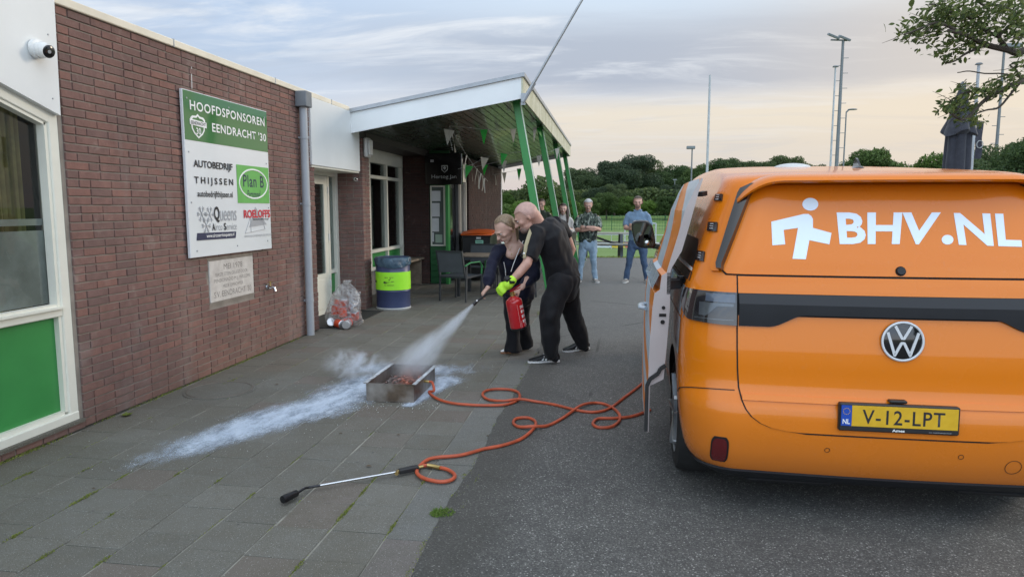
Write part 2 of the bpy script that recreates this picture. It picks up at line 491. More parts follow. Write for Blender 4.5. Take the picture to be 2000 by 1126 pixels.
# field beyond: gentle drop to the pitch and rise again to the wood
tg = NT('grass_ground')
Pg = tg.tc.outputs['Object']
gn = tg.noise(0.35, 6, 0.6, Pg); gf = tg.noise(9, 4, 0.7, Pg)
gc = tg.ramp(gn, [(0.30, (0.13, 0.215, 0.045)), (0.55, (0.155, 0.24, 0.065)), (0.75, (0.19, 0.27, 0.09))])
gs = tg.sep(Pg)
bare = tg.math('MULTIPLY', tg.ramp(tg.math('ADD', tg.math('MULTIPLY', gs[1], 0.05), tg.math('MULTIPLY', tg.noise(0.9, 4, 0.6, Pg), 0.35)), [(1.22, 1.0), (1.40, 0.0)]), 0.8)
nb = tg.node('ShaderNodeMapRange'); nb.inputs[1].default_value = 22.0; nb.inputs[2].default_value = 28.0; nb.inputs[3].default_value = 0.85; nb.inputs[4].default_value = 0.0
tg.l.new(tg.math('ADD', gs[1], tg.math('MULTIPLY', tg.noise(0.8, 4, 0.6, Pg), -3.0)), nb.inputs[0])
gc = tg.mix(nb.outputs[0], gc, (0.17, 0.155, 0.075))
gc = tg.mix(0.5, gc, tg.ramp(gf, [(0.3, 0.55), (0.7, 1.3)]), 'MULTIPLY')
tg.col(gc); tg.rough(0.9); tg.bump(gf, 0.6, 0.05)
M['grassground'] = tg.mat
def terr_z(y):
    if y < 22.4: return -0.10
    if y < 27: return -0.02 - 0.48 * (y - 22.4) / 4.6
    if y < 50: return -0.5
    if y < 66: return -0.5 + 1.3 * (y - 50) / 16
    return 0.8
ys = [-60, -6, 10, 22.2, 22.35, 23.5, 25, 27, 30, 36, 42, 50, 54, 58, 62, 66, 90, 160, 400, 900]
xs = [-500, -120, -60, -30, -15, -5, 0, 5, 15, 30, 60, 120, 500]
gv = [(x, y, terr_z(y) + (0.01 if y == 22.35 else 0)) for y in ys for x in xs]
gfc = [(j * len(xs) + i, j * len(xs) + i + 1, (j + 1) * len(xs) + i + 1, (j + 1) * len(xs) + i) for j in range(len(ys) - 1) for i in range(len(xs) - 1)]
me = bpy.data.meshes.new('grass_field'); me.from_pydata(gv, [], gfc); me.materials.append(M['grassground'])
tag(link('grass_field', me), kind='structure')
# pavement: bed + slabs in columns, the nearest 300 as pieces
pave = sheet('pavement', [(-9.0, -6), (kx(-6), -6), (kx(22), 22.3), (-9.0, 22.3)], M['sand'], -0.0035)
def slab_mesh(w, l, name):
    b = MB(); h = 0.005
    e = 0.0035
    x, y = w / 2, l / 2
    b.add([(-x, -y, -0.03), (x, -y, -0.03), (x, y, -0.03), (-x, y, -0.03), (-x, -y, -e), (x, -y, -e), (x, y, -e), (-x, y, -e), (-x + e, -y + e, 0), (x - e, -y + e, 0), (x - e, y - e, 0), (-x + e, y - e, 0)],
          [(0, 1, 5, 4), (1, 2, 6, 5), (2, 3, 7, 6), (3, 0, 4, 7), (4, 5, 9, 8), (5, 6, 10, 9), (6, 7, 11, 10), (7, 4, 8, 11), (8, 9, 10, 11)])
    return b
slab_me = slab_mesh(0.2920, 0.2960, 's').mesh('slab', M['slab'])
slabs = []
rs = random.Random(3)
for ci in range(18):
    x = -1.065 - 0.15 - 0.30 * ci
    y = 0.9 + rs.choice([0, 0.15]) + rs.uniform(-0.03, 0.03) + (0.15 if ci % 2 else 0)
    while y < 22.2:
        if not (x < -3.9 and y < 8.5) and not (x < -4.3 and y < 14.3) and x > -4.6 and not (x < -3.5 and y > 14.3):
            slabs.append((x + rs.uniform(-.002, .002), y, rs.uniform(-0.0012, 0.0025), rs.uniform(-.007, .007), rs.uniform(-.016, .016), rs.uniform(-.016, .016)))
        y += 0.30
vis = [s for s in slabs if s[1] > 2.3]
vis.sort(key=lambda s: s[0] ** 2 + s[1] ** 2)
vis_set = vis[:300]; rest = vis[300:] + [s for s in slabs if s[1] <= 2.3]
for (x, y, z, rz, rx, ry) in vis_set:
    o = link('slab', slab_me, pave); o.location = (x, y, z + 0.0); o.rotation_euler = (rx * 0.5, ry * 0.5, rz)
b = MB(); src = slab_mesh(0.2920, 0.2960, 's')
for (x, y, z, rz, rx, ry) in rest:
    Mt = Matrix.Translation((x, y, z)) @ Euler((rx * .5, ry * .5, rz)).to_matrix().to_4x4()
    b.add([Mt @ Vector(v) for v in src.v], src.f)
tag(b.build('slabs', M['slab'], pave), kind='stuff')
# kerb blocks along the asphalt: 1 m long concrete bands
for i in range(22):
    y = 0.6 + i
    kb = MB(); xr0, xr1 = kx(y - .497) + 1.061 - .003, kx(y + .497) + 1.061 - .003
    kb.add([(0, -.497, -.08), (xr0, -.497, -.08), (xr1, .497, -.08), (0, .497, -.08), (0, -.497, 0), (xr0, -.497, 0), (xr1, .497, 0), (0, .497, 0)], [(0, 3, 2, 1), (4, 5, 6, 7), (0, 1, 5, 4), (1, 2, 6, 5), (2, 3, 7, 6), (3, 0, 4, 7)])
    kb.build('kerb_stone', M['kerb'], pave, loc=(-1.061, y, rs.uniform(.0005, .003)))
# drain cover in front of the wall and a smaller valve lid
b = MB(); b.cyl((0, 0, -0.01), (0, 0, 0.006), 0.30, n=28); b.tube([(0.27 * math.cos(a), 0.27 * math.sin(a), 0.007) for a in np.linspace(0, 2 * math.pi, 28, endpoint=False)], 0.008, 6, closed=True)
cc = gnd(430, 762)
o = b.build('manhole_cover', M['slab'], None, loc=(cc.x, cc.y, 0.0)); tag(o, 'round concrete manhole cover sunk in the slabs beside the brick wall', 'manhole cover')

# ================================================================ CLUBHOUSE
WX = -3.8
club = empty('clubhouse', (-5.5, 9, 0), 0, 'low red brown brick clubhouse with cream window frames and a green posted canopy', 'building')
def P_(o): # keep world placement when parenting to club
    o.parent = club; o.matrix_parent_inverse = Matrix.Translation((-club.location[0], -club.location[1], -club.location[2])); return o
def cpart(b, name, mats, **k):
    return P_(b.build(name, mats, None, **k))
w_mt = {}
M['shadedbrick'] = mk_brick('porch_brick_with_shade', [(0.050, 0.028, 0.026), (0.060, 0.032, 0.028), (0.070, 0.034, 0.030)])  # darker copy of the brick with the canopy's shade put into its colour
M['shadedmortar'] = plain('mortar_with_shade', (0.055, 0.042, 0.038), 0.95)  # mortar darkened to carry the same canopy shade
club_bricks = []      # (distance, wall object, matrix, kind)
BH, BL, JT = 0.0515, 0.208, 0.0105
def brick_verts(L, H, D=0.03, e=0.003):
    x, z = L / 2, H / 2
    v = [(-x, 0, -z), (x, 0, -z), (x, 0, z), (-x, 0, z), (-x, D - e, -z), (x, D - e, -z), (x, D - e, z), (-x, D - e, z), (-x + e, D, -z + e), (x - e, D, -z + e), (x - e, D, z - e), (-x + e, D, z - e)]
    f = [(0, 1, 5, 4), (1, 2, 6, 5), (2, 3, 7, 6), (3, 0, 4, 7), (4, 5, 9, 8), (5, 6, 10, 9), (6, 7, 11, 10), (7, 4, 8, 11), (8, 9, 10, 11)]
    return v, f
_bm_cache = {}
def brick_mesh(L, mt='brick'):
    k = (round(L, 3), mt)
    if k not in _bm_cache:
        b = MB(); v, f = brick_verts(k[0], BH); b.add(v, f); _bm_cache[k] = b.mesh('brick', M[mt])
    return _bm_cache[k]
def brick_wall(name, origin, udir, ndir, length, z0, z1, holes=(), seed=1, thick=0.06, topline=None, mt='brick'):
    """bricks in front of a mortar face. u along udir from origin, n outward"""
    u = Vector(udir); n = Vector(ndir); o0 = Vector(origin); z = Vector((0, 0, 1))
    B = MB(); 
    Mx = Matrix((u, n, z)).transposed().to_4x4(); Mx.translation = o0
    B.box((0, -thick, z0), (length, -0.0065, z1), 0, Mx)
    w = cpart(B, name, M['mortar'] if mt == 'brick' else M['shadedmortar']); w_mt[w.name] = mt
    r = random.Random(seed)
    row = 0; zc = z0 + JT / 2 + BH / 2
    while zc + BH / 2 <= z1 + 0.004:
        off = (row % 2) * (BL + JT) / 2 + r.choice([0, 0, (BL + JT) / 2])
        x = -off
        while x < length:
            L = BL if r.random() > 0.16 else 0.0985
            a, c = max(x, 0.0), min(x + L, length)
            if c - a > 0.03:
                segs = [(a, c)]
                for (h0, h1, g0, g1) in holes:
                    if zc + BH / 2 > g0 and zc - BH / 2 < g1:
                        ns = []
                        for (s0, s1) in segs:
                            if s1 <= h0 or s0 >= h1: ns.append((s0, s1)); continue
                            if s0 < h0 - 0.02: ns.append((s0, h0 - 0.004))
                            if s1 > h1 + 0.02: ns.append((h1 + 0.004, s1))
                        segs = ns
                for (s0, s1) in segs:
                    if s1 - s0 < 0.025: continue
                    mid = (s0 + s1) / 2
                    if topline and zc > topline(mid): continue
                    p = o0 + u * mid + Vector((0, 0, zc))
                    Rz = r.uniform(-0.006, 0.006)
                    Mt = Matrix((u, n, z)).transposed().to_4x4(); Mt.translation = p + n * (-0.028 + r.uniform(-0.0015, 0.0035))
                    Mt = Mt @ Matrix.Rotation(Rz, 4, 'Y') @ Matrix.Rotation(r.uniform(-.004, .004), 4, 'X')
                    club_bricks.append(((p - Vector((0, 0, 1.6))).length, w, Mt, s1 - s0))
            x += L + JT
        zc += BH + JT; row += 1
    return w
# long front wall (foundation stone and board stay in front of it)
brick_wall('front_wall', (WX, 4.47, 0), (0, 1, 0), (1, 0, 0), 8.62 - 4.47, 0.0, 2.975, holes=[(6.13 - 4.47, 6.985 - 4.47, 0.655, 1.10)], seed=5, thick=0.2)
brick_wall('plinth_wall', (WX + 0.01, 0.8, 0), (0, 1, 0), (1, 0, 0), 3.66, 0.0, 0.062, seed=6)
brick_wall('pier', (-4.6, 10.38, 0), (1, 0, 0), (0, -1, 0), 0.8, 0.0, 2.97, seed=8, thick=0.10)
brick_wall('pier_side', (WX, 10.385, 0), (0, 1, 0), (1, 0, 0), 0.30, 0.0, 2.72, seed=9, thick=0.25)
brick_wall('porch_end_wall', (-4.7, 14.2, 0), (1, 0, 0), (0, -1, 0), 0.93, 0.0, 2.75, seed=10, thick=0.10, mt='shadedbrick')
brick_wall('hall_wall', (-3.34, 16.2, 0), (0, 1, 0), (1, 0, 0), 5.0, 0.0, 2.74, seed=12, thick=0.2, mt='shadedbrick')
club_bricks.sort(key=lambda t: t[0])
for (d, w, Mt, L) in club_bricks[:300]:
    o = link('brick', brick_mesh(round(L, 2), w_mt[w.name]), w)
    o.matrix_basis = Mt
by = {}
for (d, w, Mt, L) in club_bricks[300:]:
    by.setdefault(w.name, (w, []))[1].append((Mt, L))
for w, lst in by.values():
    V = []; Fc = []
    for Mt, L in lst:
        v, f = brick_verts(L, BH); bb = len(V)
        V += [tuple(Mt @ Vector(p)) for p in v]; Fc += [tuple(bb + i for i in q) for q in f]
    me = bpy.data.meshes.new('bricks'); me.from_pydata(V, [], Fc); me.materials.append(M[w_mt[w.name]])
    tag(link('bricks', me, w), kind='stuff')

def wbox(a, b, **k): return MB().box(a, b, **k)
# roof trims and roofs
b = MB(); b.box((WX - 0.30, 4.30, 2.978), (WX + 0.022, 9.86, 3.04), bev=0.006)
roof_trim = cpart(b, 'roof_trim', M['capcream'])
for yy in (5.75, 7.6, 9.2):
    j = MB(); j.box((WX - 0.05, yy, 2.976), (WX + 0.026, yy + 0.012, 3.044)); o = j.build('trim_joint', M['greytrim'], roof_trim)
b = MB(); b.box((-9.5, 0.0, 2.75), (WX - 0.27, 22, 2.99)); cpart(b, 'flat_roof', M['greytrim']); b = MB(); b.box((-9.5, 10.25, 2.64), (WX + .02, 21.1, 2.745)); b.box((WX - .265, 9.9, 2.70), (WX - .001, 21.1, 2.97)); cpart(b, 'porch_ceiling', plain('dark_brown_ceiling', (0.030, 0.022, 0.020), 0.6, var=0.2))
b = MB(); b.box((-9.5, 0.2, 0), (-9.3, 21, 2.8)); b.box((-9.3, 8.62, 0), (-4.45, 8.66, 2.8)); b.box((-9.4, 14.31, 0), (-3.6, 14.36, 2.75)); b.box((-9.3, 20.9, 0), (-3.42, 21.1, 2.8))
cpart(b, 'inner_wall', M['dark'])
b = MB(); b.box((-9.3, 0.2, -0.02), (-4.1, 8.5, -0.004)); b.box((-9.3, 8.7, -0.02), (-4.7, 14.2, -0.004)); cpart(b, 'inner_floor', M['wood'])
# brick end return beside the big window
b = MB(); b.box((WX - 0.2, 4.43, 0.0), (WX - 0.012, 4.468, 2.3)); cpart(b, 'wall_return', M['mortar'])

# glass
def mk_glass(name, tint=(0.75, 0.80, 0.78), base=0.12):
    t = NT(name)
    t.n.remove(t.bsdf)
    tr = t.node('ShaderNodeBsdfTransparent'); tr.inputs[0].default_value = (*tint, 1)
    gl = t.node('ShaderNodeBsdfGlossy'); gl.inputs['Roughness'].default_value = 0.02; gl.inputs[0].default_value = (0.9, 0.93, 0.95, 1)
    fr = t.node('ShaderNodeFresnel'); fr.inputs[0].default_value = 1.52
    mx = t.node('ShaderNodeMixShader')
    t.wire(t.math('ADD', t.math('MULTIPLY', fr.outputs[0], .75), .01, clamp=True), mx.inputs[0])
    t.l.new(tr.outputs[0], mx.inputs[1]); t.l.new(gl.outputs[0], mx.inputs[2]); t.l.new(mx.outputs[0], t.out.inputs[0])
    return t.mat
M['glass'] = mk_glass('window_glass')
def mk_film():
    t = NT('frosted_film')
    n = t.noise(2.2, 5, 0.6)
    t.col(t.ramp(n, [(0.35, (0.34, 0.36, 0.35)), (0.7, (0.50, 0.53, 0.52))])); t.rough(0.25)
    t.wire(t.ramp(n, [(0.3, 0.75), (0.7, 0.95)]), t.bsdf.inputs['Alpha'])
    return t.mat
M['film'] = mk_film()
M['curtain'] = plain('mustard_curtain', (0.32, 0.27, 0.10), 0.85, var=0.3, vs=7)

# ---- big raked window at the left, in plane x = -3.87
GX = -3.87
def frame_seg(b, p, q, w, d, bev=0.004):
    # p,q in (y,z); bar of face width w and depth d towards +x
    b.bar((GX, p[0], p[1]), (GX, q[0], q[1]), d, w, up=(0, 0, 1) if abs(q[0] - p[0]) > abs(q[1] - p[1]) else (0, 1, 0), bev=bev)
rake = lambda y: 2.20 + 0.31 * (4.34 - y)
win = MB()
win.bar((GX, 4.395, 0.06), (GX, 4.395, 2.24), 0.11, 0.085, up=(0, 1, 0), bev=0.006)
win.bar((GX + .004, 1.0, 0.095), (GX + .004, 4.43, 0.095), 0.12, 0.075, bev=0.006)
win.bar((GX, 1.0, rake(1.0) + 0.02), (GX, 4.40, rake(4.40) + 0.02), 0.108, 0.09, bev=0.006)
winf = cpart(win, 'window_frame', M['cream'])
def sub(b, name, mat, parent=winf, **k):
    o = b.build(name, mat, parent, **k); return o
b = MB(); b.bar((GX + 0.006, 1.0, 0.865), (GX + 0.006, 4.352, 0.865), 0.10, 0.055, bev=0.006); b.bar((GX + 0.03, 1.0, 0.90), (GX + 0.03, 4.352, 0.90), 0.10, 0.014); sub(b, 'mid_rail', M['cream'])
b = MB(); b.bar((GX + 0.012, 4.34, 0.15), (GX + 0.012, 4.34, 2.17), 0.06, 0.028, up=(0, 1, 0)); b.bar((GX + 0.012, 1.0, rake(1.0) - 0.035), (GX + 0.012, 4.34, rake(4.34) - 0.035), 0.06, 0.028)
b.bar((GX + 0.012, 1.0, 0.915), (GX + 0.012, 4.325, 0.915), 0.05, 0.02); b.bar((GX + 0.012, 1.0, 0.145), (GX + 0.012, 4.325, 0.145), 0.05, 0.028); sub(b, 'glazing_bead', M['cream'])
b = MB(); b.bar((GX + 0.004, 2.35, 0.13), (GX + 0.004, 2.35, 2.7), 0.10, 0.07, up=(0, 1, 0)); sub(b, 'mullion', M['cream'])
b = MB(); b.box((GX - 0.01, 1.0, 0.13), (GX + 0.004, 4.34, 0.86)); sub(b, 'green_panel', M['green'])
b = MB(); b.add([(GX - .02, 1.0, .88), (GX - .02, 4.34, .88), (GX - .02, 4.34, rake(4.34)), (GX - .02, 1.0, rake(1.0))], [(0, 1, 2, 3)]); sub(b, 'pane', M['glass'])
b = MB(); b.add([(GX - .028, 1.0, .93), (GX - .028, 4.335, .93), (GX - .028, 4.335, 1.44), (GX - .028, 1.0, 1.44)], [(0, 1, 2, 3)]); b.add([(GX - .028, 1.0, 1.475), (GX - .028, 4.335, 1.475), (GX - .028, 4.335, 1.52), (GX - .028, 1.0, 1.52)], [(0, 1, 2, 3)]); sub(b, 'frosted_film', M['film'])
b = MB(); b.bar((GX + 0.07, 1.0, 0.064), (GX + 0.07, 4.44, 0.064), 0.06, 0.022); sub(b, 'sill', M['kerb'])
def curtain(y0, y1, z0, z1, x, name='curtain'):
    vs = []; fs = []; N = 26
    for i in range(N + 1):
        y = y0 + (y1 - y0) * i / N
        for z in (z0, z1): vs.append((x + 0.03 * math.sin(i * 1.9), y, z))
    for i in range(N): fs.append((2 * i, 2 * i + 2, 2 * i + 3, 2 * i + 1))
    bb = MB(); bb.add(vs, fs); return bb
sub(curtain(4.05, 4.32, 0.9, 2.3, GX - 0.16), 'curtain', M['curtain'])
sub(curtain(1.0, 1.7, 0.9, 2.6, GX - 0.16), 'curtain', M['curtain'])
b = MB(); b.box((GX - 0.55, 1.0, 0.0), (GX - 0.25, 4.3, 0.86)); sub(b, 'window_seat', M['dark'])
# white raked fascia panel above it
b = MB()
pl = [(0.5, rake(0.5) + 0.045), (4.42, rake(4.42) + 0.05), (4.44, 3.05), (4.44, 3.35), (0.5, 4.3)]
Mx = Matrix(((0, 0, 1, WX - 0.05), (1, 0, 0, 0), (0, 1, 0, 0), (0, 0, 0, 1)))
b.prism(pl, Mx, 0.075); fas = cpart(b, 'fascia_panel', M['white'])
b = MB(); b.bar((WX + .0275, 4.30, 2.33), (WX + .0275, 4.30, 3.2), 0.003, 0.004)
b = MB()
for yy, zz_ in ((4.36, 2.33), (3.9, 2.47), (4.36, 2.75), (4.36, 3.1)): b.cyl((WX + .024, yy, zz_), (WX + .029, yy, zz_), 0.006, n=8)
b.build('screw', M['greytrim'], fas)

# ---- white panel above the recessed door
b = MB(); b.box((WX - 0.45, 8.50, 2.13), (WX + 0.03, 10.21, 2.975), bev=0.004); doorpan = cpart(b, 'overdoor_panel', M['white'])
b = MB(); b.box((WX - 0.45, 8.515, 2.105), (WX + 0.015, 10.2, 2.128)); b.build('panel_underside', M['cream'], doorpan)
# door set in plane x=-4.25
DX = -4.25
b = MB()
b.bar((DX, 9.02, 0), (DX, 9.02, 2.12), 0.09, 0.07, up=(0, 1, 0), bev=.004); b.bar((DX, 10.33, 0), (DX, 10.33, 2.12), 0.10, 0.09, up=(0, 1, 0), bev=.004); b.bar((DX, 10.02, 0), (DX, 10.02, 2.12), 0.09, 0.06, up=(0, 1, 0), bev=.004)
b.bar((DX, 8.98, 2.09), (DX, 10.37, 2.09), 0.11, 0.07, bev=.004); b.bar((DX, 10.04, 0.62), (DX, 10.3, 0.62), 0.07, 0.05); b.bar((DX, 8.6, 1.05), (DX, 9.0, 1.05), 0.03, 2.08)
dset = cpart(b, 'door_frame', M['cream'])
b = MB(); dx = DX + 0.02
b.box((dx - .02, 9.06, 0.02), (dx + .02, 9.17, 2.05), bev=.003); b.box((dx - .02, 9.86, 0.02), (dx + .02, 9.985, 2.05), bev=.003); b.box((dx - .02, 9.17, 1.93), (dx + .02, 9.86, 2.05)); b.box((dx - .02, 9.17, 0.02), (dx + .02, 9.86, 0.62)); b.box((dx - .028, 9.24, .1), (dx + .028, 9.79, .54), bev=.006)
dleaf = b.build('door', M['cream'], dset)
b = MB(); b.box((dx - .004, 9.17, .62), (dx + .004, 9.86, 1.93)); b.build('pane', M['glass'], dset)
b = MB(); b.box((dx - .03, 10.05, .66), (dx - .02, 10.28, 2.05)); b.build('side_pane', M['glass'], dset)
b = MB(); b.box((dx - .03, 10.05, .30), (dx - .02, 10.28, .60)); b.build('green_panel', M['green'], dset)
b = MB()
for zh in (.45, 1.15, 1.85): b = MB(); b.cyl((dx + .03, 9.995, zh - .05), (dx + .03, 9.995, zh + .05), 0.011, n=8); b.build('hinge', M['whitepaint'], dset)
b = MB(); b.bar((dx + .05, 9.12, 1.02), (dx + .05, 9.24, 1.02), .018); b.bar((dx + .0, 9.12, 1.02), (dx + .055, 9.12, 1.02), .018); b.build('handle', M['chrome'], dset)
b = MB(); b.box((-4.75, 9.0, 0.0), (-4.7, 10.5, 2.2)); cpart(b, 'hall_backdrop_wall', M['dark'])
b = MB(); b.box((-4.22, 8.66, 0.001), (-3.47, 10.26, 0.014), bev=.003); o = b.build('doormat', M['rubber']); tag(o, 'thin black rubber doormat lying in front of the recessed cream door', 'doormat')

# ---- porch window in plane x=-4.35
PX = -4.35
b = MB()
for yy, w_ in ((12.12, .11), (13.12, .06), (14.08, .10)): b.bar((PX, yy, .45), (PX, yy, 2.64), 0.09, w_, up=(0, 1, 0), bev=.004)
for zq, w_ in ((.47, .06), (.79, .06), (2.145, .06)): b.bar((PX + .003, 12.06, zq), (PX + .003, 14.13, zq), 0.09, w_, bev=.004)
pw = cpart(b, 'porch_window_frame', M['cream'])
b = MB(); b.box((PX - .03, 12.07, 2.40), (PX + .05, 14.12, 2.66)); b.build('roller_box', M['cream'], pw)
b = MB(); b.box((PX - .02, 12.17, .5), (PX - .01, 14.03, .76)); b.build('green_panel', M['green'], pw)
for (y0, y1) in ((12.17, 13.09), (13.15, 14.03)):
    for (z0, z1) in ((.82, 2.115), (2.175, 2.40)):
        b = MB(); b.box((PX - .02, y0, z0), (PX - .015, y1, z1)); b.build('pane', M['glass'], pw)
b = MB(); b.box((PX - .35, 10.66, 0), (PX + .03, 12.07, 2.75)); b.box((PX - .3, 12.07, 0), (PX + .02, 14.15, .44)); cpart(b, 'porch_side_wall', M['mortar'])
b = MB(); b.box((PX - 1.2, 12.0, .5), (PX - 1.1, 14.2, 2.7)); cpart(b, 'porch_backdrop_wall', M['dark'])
# dark clapboards above the window
b = MB()
cb = cpart(MB().box((PX - .05, 10.66, 2.66), (-3.83, 14.2, 2.68)), 'window_head', M['dark'])
M['brownboard'] = plain('dark_brown_boards', (0.045, 0.032, 0.028), 0.6, var=0.25, vs=5)
for k in range(4):
    b = MB(); b.box((PX + .02, 12.0, 2.67 + k * .075), (PX + .04, 14.2, 2.735 + k * .075), bev=.004); b.build('board', M['brownboard'], cb)
# timber bench along the porch window
bench = empty('porch_bench', (-4.1, 13.4, 0), 0, 'narrow timber plank bench fixed along the porch window wall', 'bench')
b = MB(); b.box((-.22, -.95, .515), (.22, .78, .555), bev=.004); b.build('seat', M['wood'], bench)
for yy in (-.8, .65): MB().box((-.20, yy, 0), (.18, yy + .05, .514)).build('bracket', M['wood'], bench)

# ---- entrance face, plane y = 14.25
b = MB(); b.box((-3.775, 14.17, 0), (-3.755, 14.22, 2.7)); 
brick_edge = None
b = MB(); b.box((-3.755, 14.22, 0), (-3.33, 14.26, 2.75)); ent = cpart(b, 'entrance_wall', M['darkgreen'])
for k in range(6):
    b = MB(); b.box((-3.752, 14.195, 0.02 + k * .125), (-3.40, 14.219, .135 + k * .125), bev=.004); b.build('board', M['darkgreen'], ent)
b = MB(); b.box((-3.40, 14.10, 0), (-3.335, 14.219, 2.05), bev=.004); b.build('green_post', M['green'], ent)
b = MB(); 
for a_, c_ in (((-3.74, 14.195, .79), (-3.71, 14.218, 2.04)), ((-3.46, 14.19, .79), (-3.42, 14.218, 2.04)), ((-3.71, 14.195, .79), (-3.46, 14.218, .82)), ((-3.71, 14.195, 2.01), (-3.46, 14.218, 2.04))): b.box(a_, c_)
nw = b.build('notice_window', M['cream'], ent)
b = MB(); b.box((-3.71, 14.208, .82), (-3.46, 14.214, 2.01)); b.build('pane', plain('dim_glass', (0.10, 0.125, 0.115), 0.12, var=.3, vs=2), ent)
M['paper'] = plain('paper', (0.62, 0.63, 0.64), 0.7, var=0.06)
# posters taped to the notice window
pos = [(-3.715, -3.52, 1.72, 1.93, 'printed white notice taped at the top of the notice window'), (-3.715, -3.54, 1.40, 1.68, 'white price poster reading 4,80 in the notice window'), (-3.71, -3.56, 1.09, 1.37, 'plain white sheet taped below the price poster'), (-3.715, -3.67, .88, 1.07, 'narrow white slip at the lower left of the notice window'), (-3.64, -3.49, .86, 1.03, 'pale green banknote like card in the notice window')]
for (x0, x1, z0, z1, lb) in pos:
    b = MB(); b.box((x0, 14.186, z0), (x1, 14.189, z1)); o = b.build('notice', M['paper'] if 'green' not in lb else plain('green_card', (0.32, 0.42, 0.33), .6)); tag(o, lb, 'notice')
# entrance side wall x=-3.34 from y 14.3: door, pillar, window
b = MB(); b.box((-3.60, 14.262, 0), (-3.44, 16.2, 2.75)); ew = cpart(b, 'entrance_side_wall', M['dark'])
b = MB(); b.box((-3.439, 14.27, 0.02), (-3.41, 15.05, 2.1)); b.build('door', plain('dark_door', (0.03, 0.032, 0.034), .25, var=.2), ew)
b = MB(); b.box((-3.405, 14.36, 1.0), (-3.40, 14.95, 2.0)); b.build('pane', M['gblack'], ew)
b = MB(); b.box((-3.40, 15.05, 0), (-3.33, 15.26, 2.75)); b.build('pillar', plain('grey_pillar', (0.10, 0.10, 0.10), .6), ew)
b = MB(); b.box((-3.40, 15.30, 2.16), (-3.34, 15.95, 2.55)); b.bar((-3.37, 15.93, .3), (-3.37, 15.93, 2.6), .06, .05, up=(0, 1, 0)); b.bar((-3.37, 15.33, .3), (-3.37, 15.33, 2.6), .06, .04, up=(0, 1, 0)); b.build('side_window_frame', M['cream'], ew)
b = MB(); b.box((-3.42, 15.35, .3), (-3.40, 15.9, 2.16)); b.build('pane', M['gblack'], ew)
b = MB(); b.box((-3.44, 21.02, 0), (-3.32, 21.14, 2.75), bev=.004); cpart(b, 'corner_trim', M['whitepaint'])

# ---- canopy: slopes up away from the wall
CY0, CY1, CXR = 9.88, 21.15, -1.28
cz = lambda x: 2.66 + 0.1746 * (x - WX)
b = MB()
tl = 0.345
def canopy_prism(b, x0, x1, y0, y1, lo, hi):
    v = []
    for x in (x0, x1):
        for y in (y0, y1):
            v += [(x, y, cz(x) + lo), (x, y, cz(x) + hi)]
    b.add(v, [(0, 1, 3, 2), (4, 6, 7, 5), (0, 4, 5, 1), (2, 3, 7, 6), (0, 2, 6, 4), (1, 5, 7, 3)])
canopy_prism(b, WX + .0, CXR - .02, CY0 + .03, CY1 - .03, 0.16, 0.24)
can = cpart(b, 'canopy', M['greytrim'])
b = MB(); canopy_prism(b, WX, CXR, CY0, CY0 + .025, 0.0, 0.29); b.build('front_fascia', M['white'], can)
b = MB(); canopy_prism(b, WX, CXR, CY1 - .025, CY1, 0.0, 0.29); b.build('rear_fascia', M['white'], can)
def mk_alg():
    t = NT('algae_stained_white')
    P = t.tc.outputs['Object']; mp = t.mapping((1, 2.2, 0.5))
    n = t.noise(3.0, 6, 0.7, mp); f = t.noise(26, 3, 0.7, P)
    c = t.ramp(n, [(0.38, (0.70, 0.68, 0.56)), (0.62, (0.42, 0.42, 0.27))])
    c = t.mix(t.ramp(f, [(0.5, 0.0), (0.7, 0.5)]), c, (0.20, 0.21, 0.12))
    t.col(c); t.rough(0.6); return t.mat
M['algae'] = mk_alg()
b = MB(); b.box((CXR, CY0 + .0, cz(CXR) + .001), (CXR + .025, CY1, cz(CXR) + .29)); b.build('side_fascia', M['algae'], can)
b = MB(); canopy_prism(b, WX, CXR + .03, CY0 - .03, CY0 + .03, 0.291, 0.345); canopy_prism(b, CXR + .0305, CXR + .05, CY0 - .03, CY1, 0.288, 0.343); canopy_prism(b, CXR - .03, CXR + .03, CY0 + .0305, CY1, 0.292, 0.343); b.build('roof_edge_trim', M['greytrim'], can)
sb = MB(); canopy_prism(sb, -0.0525, 0.0525, CY0 + .03, CY1 - .03, 0, 0)
nb_ = 23; wdt = (CXR - .01 - (WX + .02)) / nb_
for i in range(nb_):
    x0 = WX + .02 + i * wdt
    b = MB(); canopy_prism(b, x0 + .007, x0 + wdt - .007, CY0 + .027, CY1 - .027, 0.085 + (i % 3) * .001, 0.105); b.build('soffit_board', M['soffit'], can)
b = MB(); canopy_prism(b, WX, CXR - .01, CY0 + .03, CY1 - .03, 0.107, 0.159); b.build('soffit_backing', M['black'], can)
for i, (yb, xt, xb) in enumerate(((10.25, -1.40, -0.83), (13.8, -1.42, -.82), (17.55, -1.42, -.82), (20.95, -1.42, -.80))):
    b = MB(); b.bar((xb, yb, 0), (xt, yb, cz(xt) + .084), 0.12, 0.055, up=(0, 1, 0), bev=.004)
    p = b.build('post', M['green'], can)
    b = MB(); b.bar((xb + .062, yb - .0285, 0.02), (xt + .062, yb - .0285, cz(xt) + .02), 0.012, 0.003, up=(0, 1, 0)); b.build('sunlit_edge_strip', M['cream'], p)  # cream strip paints in the sunlight along the post's right edge

